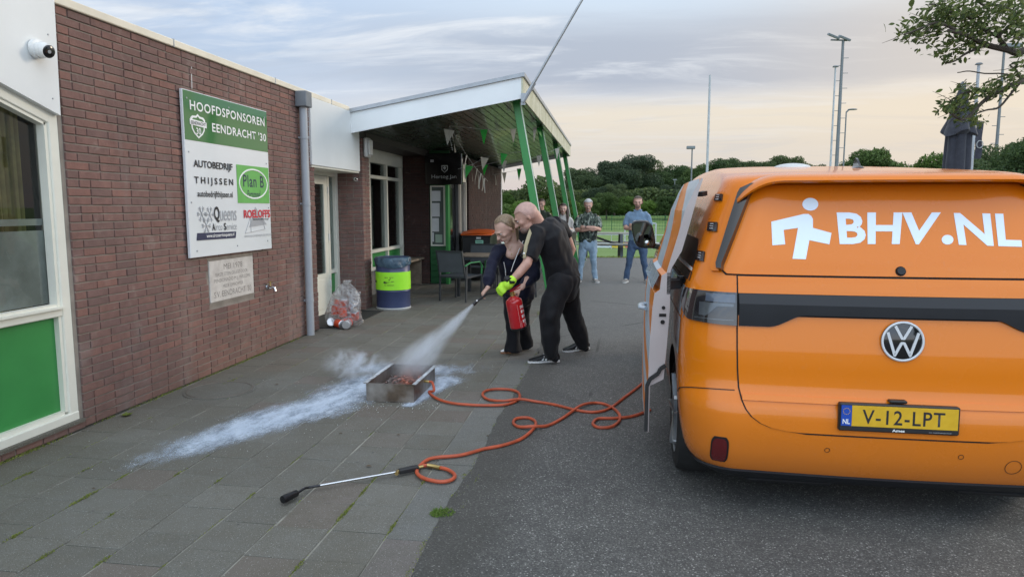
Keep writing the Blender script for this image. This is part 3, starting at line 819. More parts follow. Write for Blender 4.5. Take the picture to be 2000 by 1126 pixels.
# ================================================================ LETTERING
def text_mesh(s, bold=0.0, extrude=0.0, shear=0.0, space=1.0):
    cu = bpy.data.curves.new('txt', 'FONT'); cu.body = s; cu.size = 1.0; cu.offset = bold; cu.extrude = extrude; cu.shear = shear; cu.space_character = space
    cu.resolution_u = 3
    ob = bpy.data.objects.new('txt', cu); COL.objects.link(ob)
    dg = bpy.context.evaluated_depsgraph_get(); dg.update()
    me = bpy.data.meshes.new_from_object(ob.evaluated_get(dg))
    bpy.data.objects.remove(ob); bpy.data.curves.remove(cu)
    n = len(me.vertices); a = np.zeros(n * 3); me.vertices.foreach_get('co', a)
    return me, a.reshape(-1, 3)
def lettering(s, x0, y0, w, h, Mx, mat, parent, name='lettering', bold=0.012, extrude=0.0, shear=0.0, warp=None, space=1.0, label=None):
    """fit the words s in the box x0..x0+w, y0..y0+h of the surface described by Mx"""
    me, a = text_mesh(s, bold, extrude, shear, space)
    mn = a.min(0); mx = a.max(0)
    a[:, 0] = x0 + (a[:, 0] - mn[0]) / max(1e-6, mx[0] - mn[0]) * w
    a[:, 1] = y0 + (a[:, 1] - mn[1]) / max(1e-6, mx[1] - mn[1]) * h
    if warp is not None:
        pts = [warp(*p) for p in a]
    else: pts = [Mx @ Vector(p) for p in a]
    me.vertices.foreach_set('co', np.array([tuple(p) for p in pts]).ravel())
    me.materials.clear(); me.materials.append(mat); me.update(); me.name = name
    o = link(name, me, parent)
    if label: o['label'] = label
    return o
M['red'] = plain('red_print', (0.55, 0.02, 0.035), .5, var=.05)
M['navy'] = plain('navy_print', (0.02, 0.025, 0.07), .5, var=.05)
M['greyprint'] = plain('grey_print', (0.35, 0.36, 0.38), .5, var=.05)
M['lime'] = plain('light_green_print', (0.14, 0.42, 0.10), .4, var=.08)
def facing_x(x, y0, z0):  # local x -> +Y, local y -> +Z, normal +X
    return Matrix(((0, 0, 1, x), (1, 0, 0, y0), (0, 1, 0, z0), (0, 0, 0, 1)))
def facing_cam(x0, y, z0):  # local x -> +X, local y -> +Z, normal -Y
    return Matrix(((1, 0, 0, x0), (0, 0, -1, y), (0, 1, 0, z0), (0, 0, 0, 1)))
# ---- sponsor board
BXX = WX + 0.045
sb_ = empty('sponsor_board', (BXX, 5.8, 1.14), 0, 'white sponsor board with a green HOOFDSPONSOREN EENDRACHT header on the brick wall', 'sign')
def loc2(o): 
    o.matrix_parent_inverse = Matrix.Translation((-sb_.location[0], -sb_.location[1], -sb_.location[2])); return o
SBM = facing_x(BXX, 5.80, 1.14)
def brd(poly, mat, name, off=0.0, t=0.002):
    b = MB(); b.prism(poly, SBM @ Matrix.Translation((0, 0, off)), t); o = b.build(name, mat, sb_); return loc2(o)
def rect(x0, y0, x1, y1): return [(x0, y0), (x1, y0), (x1, y1), (x0, y1)]
def sl(s, x0, y0, w, h, mat, **k): return loc2(lettering(s, x0, y0, w, h, SBM @ Matrix.Translation((0, 0, k.pop('off', 0.005))), mat, sb_, **k))
tb = NT('board_white'); n_ = tb.noise(1.2, 4); tb.col(tb.ramp(n_, [(.3, (.66, .68, .69)), (.7, (.74, .76, .77))])); tb.rough(.12); M['board'] = tb.mat
M['boardgreen'] = plain('board_green', (0.045, 0.165, 0.05), .10, var=.06, vs=1.5, coat=.3)
b = MB(); b.box((BXX - .028, 5.8, 1.14), (BXX, 7.325, 2.635), bev=.004); loc2(b.build('panel', M['board'], sb_))
b = MB()
for yy in (5.95, 6.5, 7.15): b.box((WX + .0, yy, 1.2), (BXX - .029, yy + .04, 2.55))
loc2(b.build('batten', M['black'], sb_))
brd(rect(.008, 1.055, 1.517, 1.487), M['boardgreen'], 'header')
sl('HOOFDSPONSOREN', .10, 1.325, 1.36, .085, M['wink'], bold=.018, space=1.12)
sl("EENDRACHT '30", .44, 1.165, 1.04, .085, M['wink'], bold=.018, space=1.1)
sh = [(.0, .22), (.03, .245), (.09, .25), (.12, .275), (.15, .25), (.21, .245), (.24, .22), (.225, .10), (.19, .05), (.12, 0), (.05, .05), (.015, .10)]
brd([(x * .95 + .10, y * .80 + 1.08) for x, y in sh], M['wink'], 'club_crest', .003)
brd([(x * .78 + .12, y * .66 + 1.097) for x, y in sh], M['boardgreen'], 'crest_field', .0045, .001)
brd([(.085, 1.195), (.345, 1.185), (.345, 1.235), (.085, 1.245)], M['wink'], 'crest_band', .006, .001)
sl('EENDRACHT', .10, 1.200, .23, .030, M['ink'], off=.0085); sl('30', .175, 1.115, .075, .06, M['wink'], off=.008)
sl('AUTOBEDRIJF', .11, .80, .66, .085, M['ink'], bold=.022)
sl('THIJSSEN', .11, .655, .66, .08, M['ink'], bold=.022, space=1.5)
sl('autobedrijfthijssen.nl', .15, .535, .60, .075, M['ink'], bold=.014)
brd(rect(.845, .50, 1.505, .885), M['lime'], 'advert_panel', .002)
ov = [(1.175 + .29 * math.cos(t), .70 + .15 * math.sin(t)) for t in np.linspace(0, 2 * math.pi, 36, endpoint=False)]
b = MB(); b.tube([SBM @ Vector((x, y, .006)) for x, y in ov], (.003, .009), 6, closed=True, side=(1, 0, 0)); loc2(b.build('oval', M['wink'], sb_))
sl('Plan B', .96, .665, .43, .125, M['navy'], bold=.01, space=1.1); sl('Personeel', 1.03, .55, .28, .085, M['navy'], bold=.004, shear=.25)
sl('Q', .40, .31, .095, .155, M['ink'], bold=.03); sl('ueens', .505, .325, .30, .10, M['greyprint'], bold=.0)
sl('A', .36, .235, .05, .07, M['ink'], bold=.02); sl('irco', .415, .235, .12, .065, M['greyprint'], bold=-.002); sl('S', .56, .235, .045, .07, M['ink'], bold=.02); sl('ervice', .61, .235, .19, .065, M['greyprint'], bold=-.002)
def flake(cx, cy, r):
    b = MB()
    for k in range(6):
        a = k * math.pi / 3; d = Vector((math.cos(a), math.sin(a), 0)); n = Vector((-d.y, d.x, 0)); c = Vector((cx, cy, .004))
        b.bar(SBM @ c, SBM @ (c + d * r), .004, .004)
        for t in (.55, .8):
            for sg in (1, -1): b.bar(SBM @ (c + d * r * t), SBM @ (c + d * r * (t + .22) + n * sg * r * .25), .003, .003)
    loc2(b.build('snowflake', M['greyprint'], sb_))
flake(.20, .395, .07); flake(.33, .39, .07); flake(.265, .285, .07)
brd([(.10, .155), (.77, .15), (.785, .215), (.115, .222)], M['navy'], 'web_strip', .002)
sl('www.aircoservicequeens.nl', .26, .163, .48, .045, M['wink'], bold=.01, off=.006)
brd([(1.19, .46), (1.42, .27), (1.05, .25)], M['greyprint'], 'triangle', .002, .0015)
b = MB()
for p, q in (((.96, .19), (1.08, .36)), ((1.08, .36), (1.34, .30)), ((1.34, .30), (1.38, .22)), ((1.38, .22), (.96, .19)), ((1.08, .36), (1.08, .20))): b.bar(SBM @ Vector((*p, .004)), SBM @ Vector((*q, .004)), .003, .003)
loc2(b.build('outline', M['greyprint'], sb_))
sl('ROELOFFS', .945, .345, .56, .085, M['red'], bold=.03, off=.0055)
sl('BOUWBEDRIJF', 1.13, .315, .34, .022, M['ink'], bold=.01, off=.006)
sl('WWW.BOUWBEDRIJFROELOFFS.NL', .935, .14, .58, .028, M['greyprint'], bold=.0)
b = MB()
for (x, y) in ((.06, 1.42), (.75, 1.43), (1.46, 1.42), (.05, .95), (1.47, .93), (.05, .50), (1.48, .45), (.10, .06), (.80, .07), (1.43, .09)):
    b.cyl(SBM @ Vector((x, y, .001)), SBM @ Vector((x, y, .006)), .008, n=8)
loc2(b.build('screw', M['greytrim'], sb_))
# ---- foundation stone
ts = NT('sandstone'); n_ = ts.noise(9, 6, .7); c_ = ts.ramp(n_, [(.3, (.44, .41, .38)), (.7, (.62, .59, .55))]); ts.col(c_); ts.rough(.85); ts.bump(ts.noise(60, 4, .7), .4, .004); M['stone'] = ts.mat
b = MB(); b.box((WX - .03, 6.147, .682), (WX + .006, 6.968, 1.082), bev=.005); fs_ = cpart(b, 'foundation_stone', M['stone'])
M['engr'] = plain('engraved_letter', (.17, .155, .14), .9)
FM = facing_x(WX + .0065, 6.147, .682)
for s_, x0, y0, w_, h_ in (('MEI 1978', .25, .305, .35, .055), ('EERSTE STEEN GELEGD DOOR', .10, .245, .60, .032), ('PENSIONADO M.J. WILLEMS', .07, .175, .68, .045), ('MEDE OPRICHTER', .22, .125, .38, .032), ("S.V. EENDRACHT '30", .06, .04, .70, .060)):
    lettering(s_, x0, y0, w_, h_, FM, M['engr'], fs_, bold=-.004)
b = MB(); b.box((WX - .03, 6.135, .662), (WX + .001, 6.98, .681)); b.box((WX - .03, 6.135, 1.083), (WX + .001, 6.98, 1.096)); cpart(b, 'stone_bed_joint', M['mortar'])
# ---- beer sign in the porch
bs = empty('beer_sign', (-3.4, 14.0, 2.37), 0, 'black illuminated style beer sign with shield and gothic lettering above the notice window', 'sign')
def bsl(o): o.matrix_parent_inverse = Matrix.Translation((3.4, -14.0, -2.37)); return o
b = MB(); b.box((-3.80, 14.02, 2.055), (-3.03, 14.14, 2.68), bev=.01); bsl(b.build('box', M['gblack'], bs))
BM = facing_cam(-3.80, 14.018, 2.055)
M['dimwhite'] = plain('aged_white_print', (.42, .43, .42), .5)
bsl(lettering('Hertog Jan', .14, .10, .52, .095, BM, M['dimwhite'], bs, bold=-.004, shear=.0))
shp = [(0, .15), (.13, .15), (.13, .06), (.065, 0), (0, .06)]
b = MB(); b.prism([(x + .35, y + .235) for x, y in shp], BM, .001); bsl(b.build('shield', M['dimwhite'], bs))
b = MB(); b.prism([(x * .76 + .366, y * .78 + .25) for x, y in shp], BM @ Matrix.Translation((0, 0, .001)), .001); bsl(b.build('shield_field', M['gblack'], bs))
b = MB(); b.prism(rect(.40, .30, .43, .36), BM @ Matrix.Translation((0, 0, .002)), .001); b.prism(rect(.385, .32, .445, .345), BM @ Matrix.Translation((0, 0, .0025)), .001); bsl(b.build('shield_mark', M['dimwhite'], bs))
b = MB(); b.prism(rect(.12, .45, .19, .50), BM, .001); bsl(b.build('small_mark', M['greyprint'], bs))
# ---- drainpipe, tap, cameras, lamp
b = MB(); DY = 8.2
M['pvc'] = plain('grey_pvc', (.34, .36, .385), .4, var=.08, vs=3)
b.tube([(WX + .07, DY, .0), (WX + .07, DY, 2.86)], .048, 18)
dp = cpart(b, 'drainpipe', M['pvc'], smooth=True)
b = MB(); b.box((WX + .005, DY - .085, 2.80), (WX + .15, DY + .085, 2.985), bev=.008); b.build('hopper', plain('dark_grey_pvc', (.16, .175, .19), .45), dp)
for z_ in (.42, 1.62, 2.42):
    b = MB(); b.cyl((WX + .07, DY, z_), (WX + .07, DY, z_ + .035), .053, n=18); b.box((WX, DY - .02, z_ + .008), (WX + .03, DY + .02, z_ + .03)); b.build('pipe_clip', M['pvc'], dp, smooth=True)
tp = empty('wall_tap', (WX, 7.245, .72), 0, 'small brass garden tap on the brick wall right of the foundation stone', 'tap')
b = MB(); b.tube([(0, 0, 0), (.06, 0, 0), (.10, 0, -.01), (.11, 0, -.05)], .012, 8); b.cyl((.0, 0, 0), (.01, 0, 0), .028, n=12); b.build('spout', M['chrome'], tp, smooth=True)
b = MB(); b.cyl((.05, 0, 0), (.05, 0, .05), .009, n=8); b.bar((.05, -.035, .055), (.05, .035, .055), .014, .010, bev=.003); b.build('handle', M['brass'], tp)
b = MB(); b.cyl((.02, .02, -.02), (.06, .09, -.02), .01, n=8); b.build('hose_nipple', M['chrome'], tp)
sc_ = empty('dome_camera', (WX + .03, 4.24, 2.63), 0, 'white dome security camera with black eye on the panel above the big window', 'security camera')
b = MB(); b.tube([(0, 0, 0), (.03, 0, 0), (.035, 0, 0)], [.062, .062, .05], 24); b.build('base', M['whitepaint'], sc_, smooth=True)
dv = Vector((.70, -.25, -.45)).normalized()
b = MB(); b.ell((.055, .0, -.008), .052, n=24, m=16); b.build('ball', M['whitepaint'], sc_, smooth=True)
c0 = Vector((.055, .0, -.008)); dv = Vector((.80, -.20, -.22)).normalized()
b = MB(); b.cyl(c0 + dv * .025, c0 + dv * .058, .046, .044, n=24); b.build('eye_ring', M['whitepaint'], sc_, smooth=True)
b = MB(); b.tube([c0 + dv * .0582, c0 + dv * .063], [.041, .034], 24); b.build('lens', M['gblack'], sc_, smooth=True)
b = MB(); b.cyl(c0 + dv * .0632, c0 + dv * .0645, .012, n=12); b.build('lens_ring', M['greytrim'], sc_)
M['lampwhite'] = plain('opal_lamp_glass', (.62, .62, .60), .35)
wlm = empty('wall_lamp', (WX + .02, 10.50, 2.50), 0, 'small white bulkhead lamp, unlit, at the corner of the brick pier', 'lamp')
b = MB(); b.box((-.01, -.09, -.14), (.05, .13, .16), bev=.02); b.build('housing', M['lampwhite'], wlm)
b = MB(); b.box((.05, -.06, -.11), (.085, .10, .13), bev=.015); b.build('lamp_cover', M['lampwhite'], wlm)
b = MB(); b.tube([(.01, 0, .16), (.01, -.02, .22), (.0, -.05, .30)], .008, 6); b.build('cable', M['black'], wlm)
ps = empty('pier_sensor', (-3.90, 10.34, 2.02), 0, 'tiny white sensor fixed to the front of the brick pier', 'sensor')
b = MB(); b.cyl((0, .04, 0), (0, 0, 0), .028, n=14); b.build('base', M['whitepaint'], ps); b = MB(); b.ell((.02, -.02, 0), .018, n=10, m=8); b.build('sensor_eye', M['gblack'], ps)
b = MB(); b.bar((WX + .003, 6.02, 2.665), (WX + .003, 6.03, 2.86), .002, .006); o = cpart(b, 'chalk_mark', M['wink'])
# flagpole socketed at the canopy corner
fp = empty('flagpole', (-1.25, 9.86, 3.05), 0, 'slanting grey metal flagpole fixed to the front corner of the canopy', 'flagpole')
top = at(1160, -40, 9.6) - Vector((-1.25, 9.86, 3.05))
b = MB(); b.tube([(0.0, -.02, .0), top], [.020, .016], 12); b.build('pole', M['steel'], fp, smooth=True)
b = MB(); b.tube([(0, -.02, 0), top.normalized() * .3], [.030, .030], 12); b.box((-.03, -.01, -.04), (.03, .02, .12)); b.build('socket', M['greytrim'], fp)

# ================================================================ VAN
VAN = empty('van', (1.37, 3.47, 0), -R(1.0), 'orange electric delivery van seen from behind with its left sliding door open', 'van')
def mk_paint(name, c, dirt=0.22):
    t = NT(name); P = t.tc.outputs['Object']
    n = t.noise(2.5, 5, .65); f = t.noise(40, 3, .7)
    z = t.sep()[2]
    low = t.ramp(t.math('ADD', z, t.math('MULTIPLY', n, .5)), [(.40, 1.0), (1.0, 0.0)])
    cc = t.mix(t.math('MULTIPLY', low, dirt), c, (.20, .15, .11))
    cc = t.mix(t.math('MULTIPLY', t.ramp(f, [(.62, 0), (.75, 1)]), .06), cc, (.5, .42, .36))
    t.col(cc); t.rough(t.math('ADD', t.math('MULTIPLY', n, .14), .20)); _set(t.bsdf, 'Coat Weight', 0.5); _set(t.bsdf, 'Coat Roughness', 0.045)
    _set(t.bsdf, 'Specular IOR Level', .25)
    return t.mat
ORC = (0.72, 0.186, 0.003)
M['orange'] = mk_paint('orange_wrap', ORC)
M['silver'] = mk_paint('silver_wrap', (.42, .47, .52), .05)
M['pinkgrey'] = plain('primer_grey_door_edge', (.42, .37, .36), .35, var=.05, coat=.5)
M['spoilgrey'] = plain('matt_black_trim', (.014, .015, .018), .42, var=.1, spec=.35)
M['smoked'] = plain('smoked_lamp_lens', (.020, .018, .020), .06, var=.1, coat=1)
M['lampred'] = plain('red_reflector', (.10, .004, .006), .12, var=.1, coat=1)
M['lampgrey'] = plain('lamp_reflector', (.13, .14, .15), .15, .5, var=.15)
M['vanglass'] = plain('dark_tinted_glass', (.010, .013, .014), .04, var=.05, coat=1)
M['seam'] = plain('panel_gap', (.006, .005, .005), .8)
VZ = [.20, .24, .30, .38, .50, .60, .70, .85, 1.00, 1.10, 1.18, 1.26, 1.34, 1.49, 1.645, 1.71, 1.745, 1.772, 1.795, 1.82, 1.845, 1.87, 1.888, 1.896]
VW = [.84, .90, .95, .975, .992, .998, 1.0, 1.0, .995, .985, .968, .940, .912, .868, .820, .790, .775, .758, .738, .715, .68, .62, .50, .32]
VV = [.16, .10, .055, .022, .002, .008, .050, .058, .075, .088, .102, .125, .150, .205, .262, .280, .295, .36, .55, .92, 1.35, 1.80, 2.15, 2.4]
VR = [.20, .22, .24, .25, .26, .26, .26, .26, .26, .26, .26, .26, .26, .26, .25, .24, .26, .30, .36, .42, .42, .36, .26, .15]
VF = [4.45, 4.55, 4.64, 4.68, 4.70, 4.70, 4.70, 4.68, 4.62, 4.52, 4.40, 4.28, 4.15, 3.92, 3.66, 3.54, 3.47, 3.41, 3.36, 3.30, 3.22, 3.12, 3.0, 2.9]
def _it(A, z):
    z = min(max(z, VZ[0]), VZ[-1])
    i = max(0, min(len(VZ) - 2, next((k for k in range(len(VZ) - 1) if VZ[k + 1] >= z), len(VZ) - 2)))
    # catmull-rom on uneven knots (monotone enough here)
    z0, z1 = VZ[i], VZ[i + 1]; t = (z - z0) / (z1 - z0)
    m0 = (A[i + 1] - A[i - 1]) / (VZ[i + 1] - VZ[i - 1]) if i > 0 else (A[1] - A[0]) / (VZ[1] - VZ[0])
    m1 = (A[i + 2] - A[i]) / (VZ[i + 2] - VZ[i]) if i + 2 < len(A) else (A[i + 1] - A[i]) / (z1 - z0)
    d = (A[i + 1] - A[i]) / (z1 - z0)
    if abs(d) < 1e-9: m0 = m1 = 0
    else:
        if m0 / d < 0: m0 = 0
        if m1 / d < 0: m1 = 0
        m0 = d * min(m0 / d, 3); m1 = d * min(m1 / d, 3)
    h = z1 - z0; t2, t3 = t * t, t * t * t
    return (2 * t3 - 3 * t2 + 1) * A[i] + (t3 - 2 * t2 + t) * h * m0 + (-2 * t3 + 3 * t2) * A[i + 1] + (t3 - t2) * h * m1
def S(s, z, off=0.0):
    """body surface: s = arc length from the rear centre line to the left (negative: to the right), z height, off outward"""
    W, v0, r = _it(VW, z), _it(VV, z), _it(VR, z)
    sg = 1 if s >= 0 else -1; q = abs(s); L1 = W - r
    if q <= L1:
        u, v, nx, ny = q, v0 - .0 + 0.022 * (q / max(L1, .01)) ** 2, 0.05 * q, -1
    elif q <= L1 + r * math.pi / 2:
        a = (q - L1) / r
        u, v, nx, ny = L1 + r * math.sin(a), v0 + .022 + r * (1 - math.cos(a)), math.sin(a), -math.cos(a)
    else:
        u, v, nx, ny = W, v0 + .022 + r + (q - L1 - r * math.pi / 2), 1, 0
    # vertical part of the normal
    dz = .01; dv = (_it(VV, z + dz) - _it(VV, z - dz)) / (2 * dz); dw = (_it(VW, z + dz) - _it(VW, z - dz)) / (2 * dz)
    nz = -ny * dv * (1 if abs(ny) > 0 else 0) + -nx * dw
    n = Vector((-sg * nx, ny, nz)).normalized()
    return Vector((-sg * u, v, z)) + n * off
def s_of(z, v):   # arc length of the side point that lies v behind.. in front of the rear bumper
    W, v0, r = _it(VW, z), _it(VV, z), _it(VR, z)
    return W - r + r * math.pi / 2 + (v - v0 - .022 - r)
def s_u(z, u):    # arc length for sideways position u (rear face / corner)
    W, r = _it(VW, z), _it(VR, z); L1 = W - r
    return u if u <= L1 else L1 + r * math.asin(min(1, (u - L1) / r))
def patch_rows(rows, off, thick=0.0, nc=16):
    """rows: (z, s0, s1); returns MB with a sheet (closed box if thick)"""
    b = MB(); V = []
    for (z, s0, s1) in rows:
        for i in range(nc + 1): V.append(S(s0 + (s1 - s0) * i / nc, z, off))
    n = nc + 1; Fq = []
    for j in range(len(rows) - 1):
        for i in range(nc): Fq.append((j * n + i, (j + 1) * n + i, (j + 1) * n + i + 1, j * n + i + 1))
    if thick:
        o = len(V)
        for (z, s0, s1) in rows:
            for i in range(nc + 1): V.append(S(s0 + (s1 - s0) * i / nc, z, off - thick))
        K = len(rows)
        Fq += [(o + a, o + d, o + c, o + b_) for (a, b_, c, d) in list(Fq)]
        for i in range(nc):
            Fq.append((i, i + 1, o + i + 1, o + i)); a = (K - 1) * n + i; Fq.append((a + 1, a, o + a, o + a + 1))
        for j in range(K - 1):
            a, c = j * n, (j + 1) * n; Fq.append((c, a, o + a, o + c)); a += nc; c += nc; Fq.append((a, c, o + c, o + a))
    b.add(V, Fq); return b
def patch_cols(cols, off, thick=0.0, nr=8):
    """cols: (s, z0, z1)"""
    b = MB(); V = []; n = nr + 1
    for (s, z0, z1) in cols:
        for i in range(n): V.append(S(s, z0 + (z1 - z0) * i / nr, off(z0 + (z1 - z0) * i / nr) if callable(off) else off))
    Fq = []
    for j in range(len(cols) - 1):
        for i in range(nr): Fq.append((j * n + i, j * n + i + 1, (j + 1) * n + i + 1, (j + 1) * n + i))
    if thick:
        o = len(V)
        for (s, z0, z1) in cols:
            for i in range(n): V.append(S(s, z0 + (z1 - z0) * i / nr, (off(z0 + (z1 - z0) * i / nr) if callable(off) else off) - thick))
        Fq += [(o + a, o + d, o + c, o + b_) for (a, b_, c, d) in list(Fq)]
        K = len(cols)
        for i in range(nr): Fq.append((i + 1, i, o + i, o + i + 1)); a = (K - 1) * n + i; Fq.append((a, a + 1, o + a + 1, o + a))
        for j in range(K - 1): a, c = j * n, (j + 1) * n; Fq.append((a, c, o + c, o + a)); a += nr; c += nr; Fq.append((c, a, o + a, o + c))
    b.add(V, Fq); return b
def vb(b, name, mat, parent=VAN, smooth=True, **k): return b.build(name, mat, parent, smooth=smooth, **k)
# ---- body shell
zs = []
for i in range(len(VZ) - 1):
    k = 3 if VZ[i + 1] - VZ[i] > .05 else 2
    zs += [VZ[i] + (VZ[i + 1] - VZ[i]) * j / k for j in range(k)]
zs.append(VZ[-1])
V = []; ring_n = None
for z in zs:
    W, v0, r, f = _it(VW, z), _it(VV, z), _it(VR, z), _it(VF, z)
    L1 = W - r; pts = []
    for i in range(13): q = L1 * i / 12; pts.append((q, v0 + .022 * (q / L1) ** 2))
    for i in range(1, 11): a = math.pi / 2 * i / 10; pts.append((L1 + r * math.sin(a), v0 + .022 + r * (1 - math.cos(a))))
    rf = min(.45, (f - v0) * .3); y0 = v0 + .022 + r; y1 = f - rf - .06
    for i in range(1, 25): pts.append((W, y0 + (y1 - y0) * i / 24))
    Lf = W - min(rf * 1.2, W * .7)
    for i in range(1, 9): a = math.pi / 2 * i / 8; pts.append((Lf + (W - Lf) * math.cos(a), y1 + rf * math.sin(a)))
    for i in range(1, 7): q = Lf * (1 - i / 6); pts.append((q, f - .06 * (q / max(Lf, .01)) ** 2 + 0.0))
    full = [(-q, v) for q, v in pts] + [(q, v) for q, v in pts[-2:0:-1]]
    ring_n = len(full); V += [(q, v, z + .022 * min(1, max(0, (v - .7) / 1.8)) * min(1, max(0, (z - 1.62) / .16))) for q, v in full]
Fq = []
for j in range(len(zs) - 1):
    for i in range(ring_n): Fq.append((j * ring_n + i, j * ring_n + (i + 1) % ring_n, (j + 1) * ring_n + (i + 1) % ring_n, (j + 1) * ring_n + i))
Fq = [f[::-1] for f in Fq]
Fq.append(tuple(range(ring_n))); Fq.append(tuple((len(zs) - 1) * ring_n + i for i in range(ring_n))[::-1])
b = MB(); b.add(V, Fq)
me = b.mesh('body', [M['orange'], M['seam']])
bm = bmesh.new(); bm.from_mesh(me); bmesh.ops.recalc_face_normals(bm, faces=bm.faces); bm.to_mesh(me); bm.free()
body = link('body', me, VAN)
AX = [.80, 3.79]
cb = MB()
for ax in AX:
    for sg in (-1, 1): cb.cyl((sg * .70, ax, .35), (sg * 1.10, ax, .35), .415, n=40)
cme = cb.mesh('cut', [M['orange'], M['seam']]); cme.polygons.foreach_set('material_index', [1] * len(cme.polygons))
cut = link('cut', cme, VAN)
md = body.modifiers.new('cut', 'BOOLEAN'); md.operation = 'DIFFERENCE'; md.object = cut; md.solver = 'EXACT'
dg = bpy.context.evaluated_depsgraph_get(); dg.update()
nme = bpy.data.meshes.new_from_object(body.evaluated_get(dg))
body.modifiers.clear(); body.data = nme; bpy.data.objects.remove(cut)
nme.polygons.foreach_set('use_smooth', [True] * len(nme.polygons))
nme.set_sharp_from_angle(angle=R(35))
# ---- tailgate : lower panel, strip above the band, wrapped glass
Lt = [(.497, .40), (.503, .50), (.515, .57), (.535, .62), (.565, .662), (.60, .69), (.64, .708), (.70, .722), (.80, .730), (.90, .734), (1.0, .736), (1.165, .736)]
def tg_rows(z0, z1, inset, n=10):
    out = []
    zz_ = [z for z, _ in Lt if z0 < z < z1]; zz_ = sorted(set([z0] + zz_ + [z0 + (z1 - z0) * i / n for i in range(1, n)] + [z1]))
    for z in zz_:
        L = Lt[0][1]
        for (a, c) in zip(Lt[:-1], Lt[1:]):
            if a[0] <= z <= c[0]: L = a[1] + (c[1] - a[1]) * (z - a[0]) / (c[0] - a[0])
        if z > Lt[-1][0]: L = Lt[-1][1]
        s = s_u(z, L - inset); out.append((z, -s, s))
    return out
vb(patch_rows([(z - .006 if i == 0 else z, a - .007, c + .007) for i, (z, a, c) in enumerate(tg_rows(.497, 1.26, 0))], .0022, nc=40), 'tailgate_seal', M['seam'])
tgate = vb(patch_rows(tg_rows(.499, 1.06, 0), .0045, .003, nc=40), 'tailgate', M['orange'])
vb(patch_rows(tg_rows(1.17, 1.252, 0), .006, .004, nc=40), 'upper_strip', M['orange'], tgate)
# crease below the plate recess
vb(patch_rows([(z, -s_u(z, .71), s_u(z, .71)) for z in (.640, .650, .662, .668)], .012, .010, nc=40), 'crease', M['orange'], tgate)
# black band with dropped ends
colsB = []
for i in range(61):
    u = -.733 + 1.466 * i / 60; q = abs(u)
    t = min(1, max(0, (q - .42) / .17)); t = t * t * (3 - 2 * t)
    zb = 1.068 - .060 * t
    colsB.append((math.copysign(s_u(1.1, q), u), zb, 1.168 - .008 * t * 0))
band = vb(patch_cols([(s, zb, 1.116) for s, zb, zt in colsB], lambda z: .013 + .016 * max(0, (z - 1.0) / .116), .012), 'black_band', M['spoilgrey'])
vb(patch_cols([(s, 1.1165, zt) for s, zb, zt in colsB], lambda z: .029 - .020 * (z - 1.1165) / .052, .012), 'band_top', M['spoilgrey'], band)
# wrapped rear glass
def wrow(z):
    t = (z - 1.262) / (1.715 - 1.262); L = .815 + (.672 - .815) * t
    if t < .06: L -= .03 * (1 - t / .06) ** 2
    if t > .90: L -= .10 * ((t - .90) / .10) ** 2
    return L
rows = [(z, -s_u(z, wrow(z)), s_u(z, wrow(z))) for z in np.linspace(1.262, 1.708, 26)]
vb(patch_rows([(z - .006 if i == 0 else z, a - .010, c + .010) for i, (z, a, c) in enumerate(rows)], .003, nc=40), 'glass_seal', M['seam'])
gl_ = vb(patch_rows(rows, .008, .004, nc=40), 'rear_glass', M['orange'], tgate)
gl_['label'] = 'rear window covered with orange wrap and white letters'
# gloss black side blades of the rear spoiler
for sg in (1, -1):
    rows = []
    for z in np.linspace(1.275, 1.705, 18):
        t = (z - 1.275) / .43
        s1 = s_u(z, wrow(min(z, 1.7)) + .008); w_ = .012 + .034 * t ** .8
        rows.append((z, sg * (s1 - w_), sg * (s1 + .012)))
    vb(patch_rows(rows, .045, .04, nc=4), 'side_blade', M['gblack'])
    # orange pillar edge beside the blade
    rows = []
    for z in np.linspace(1.27, 1.715, 18):
        s1 = s_u(z, wrow(min(z, 1.72)) + .02); rows.append((z, sg * s1, sg * (s1 + .045)))
    vb(patch_rows(rows, .014, .02, nc=5), 'pillar_flange', M['orange'])
# roof spoiler lip
V = []; n = 48
for i in range(n + 1):
    u = -.735 + 1.47 * i / n; q = abs(u); 
    drop = 0.0 if q < .52 else .105 * ((q - .52) / .215) ** 2.4
    zt = 1.738 - drop; back = .130 + .135 * (q / .735) ** 4
    yb = .42
    z_in = 1.786 - .045 * (q / .8) ** 2.5 - drop * .5
    V += [(u * .97, yb, z_in + .0), (u, back + .10, zt + .028), (u, back + .015, zt + .008), (u, back, zt - .008), (u, back + .012, zt - .020), (u * .99, back + .18, zt - .012)]
Fq = []
for i in range(n):
    for k in range(5): Fq.append((i * 6 + k, (i + 1) * 6 + k, (i + 1) * 6 + k + 1, i * 6 + k + 1))
    Fq.append((i * 6 + 5, (i + 1) * 6 + 5, (i + 1) * 6, i * 6))
Fq += [tuple(range(6)), tuple(n * 6 + k for k in range(6))[::-1]]
b = MB(); b.add(V, Fq); me = b.mesh('roof_spoiler', [M['orange']]); bm = bmesh.new(); bm.from_mesh(me); bmesh.ops.recalc_face_normals(bm, faces=bm.faces); bm.to_mesh(me); bm.free()
me.polygons.foreach_set('use_smooth', [True] * len(me.polygons)); me.set_sharp_from_angle(angle=R(50))
spo = link('roof_spoiler', me, VAN)
# roof crease lines
for u in (-.40, .40):
    b = MB(); b.tube([(u * (1 - .05 * t), .62 + t, 1.789 + .052 * t - .006 * t * t) for t in np.linspace(0, 2.0, 14)], (.012, .004), 6, side=(1, 0, 0)); vb(b, 'roof_rib', M['orange'])
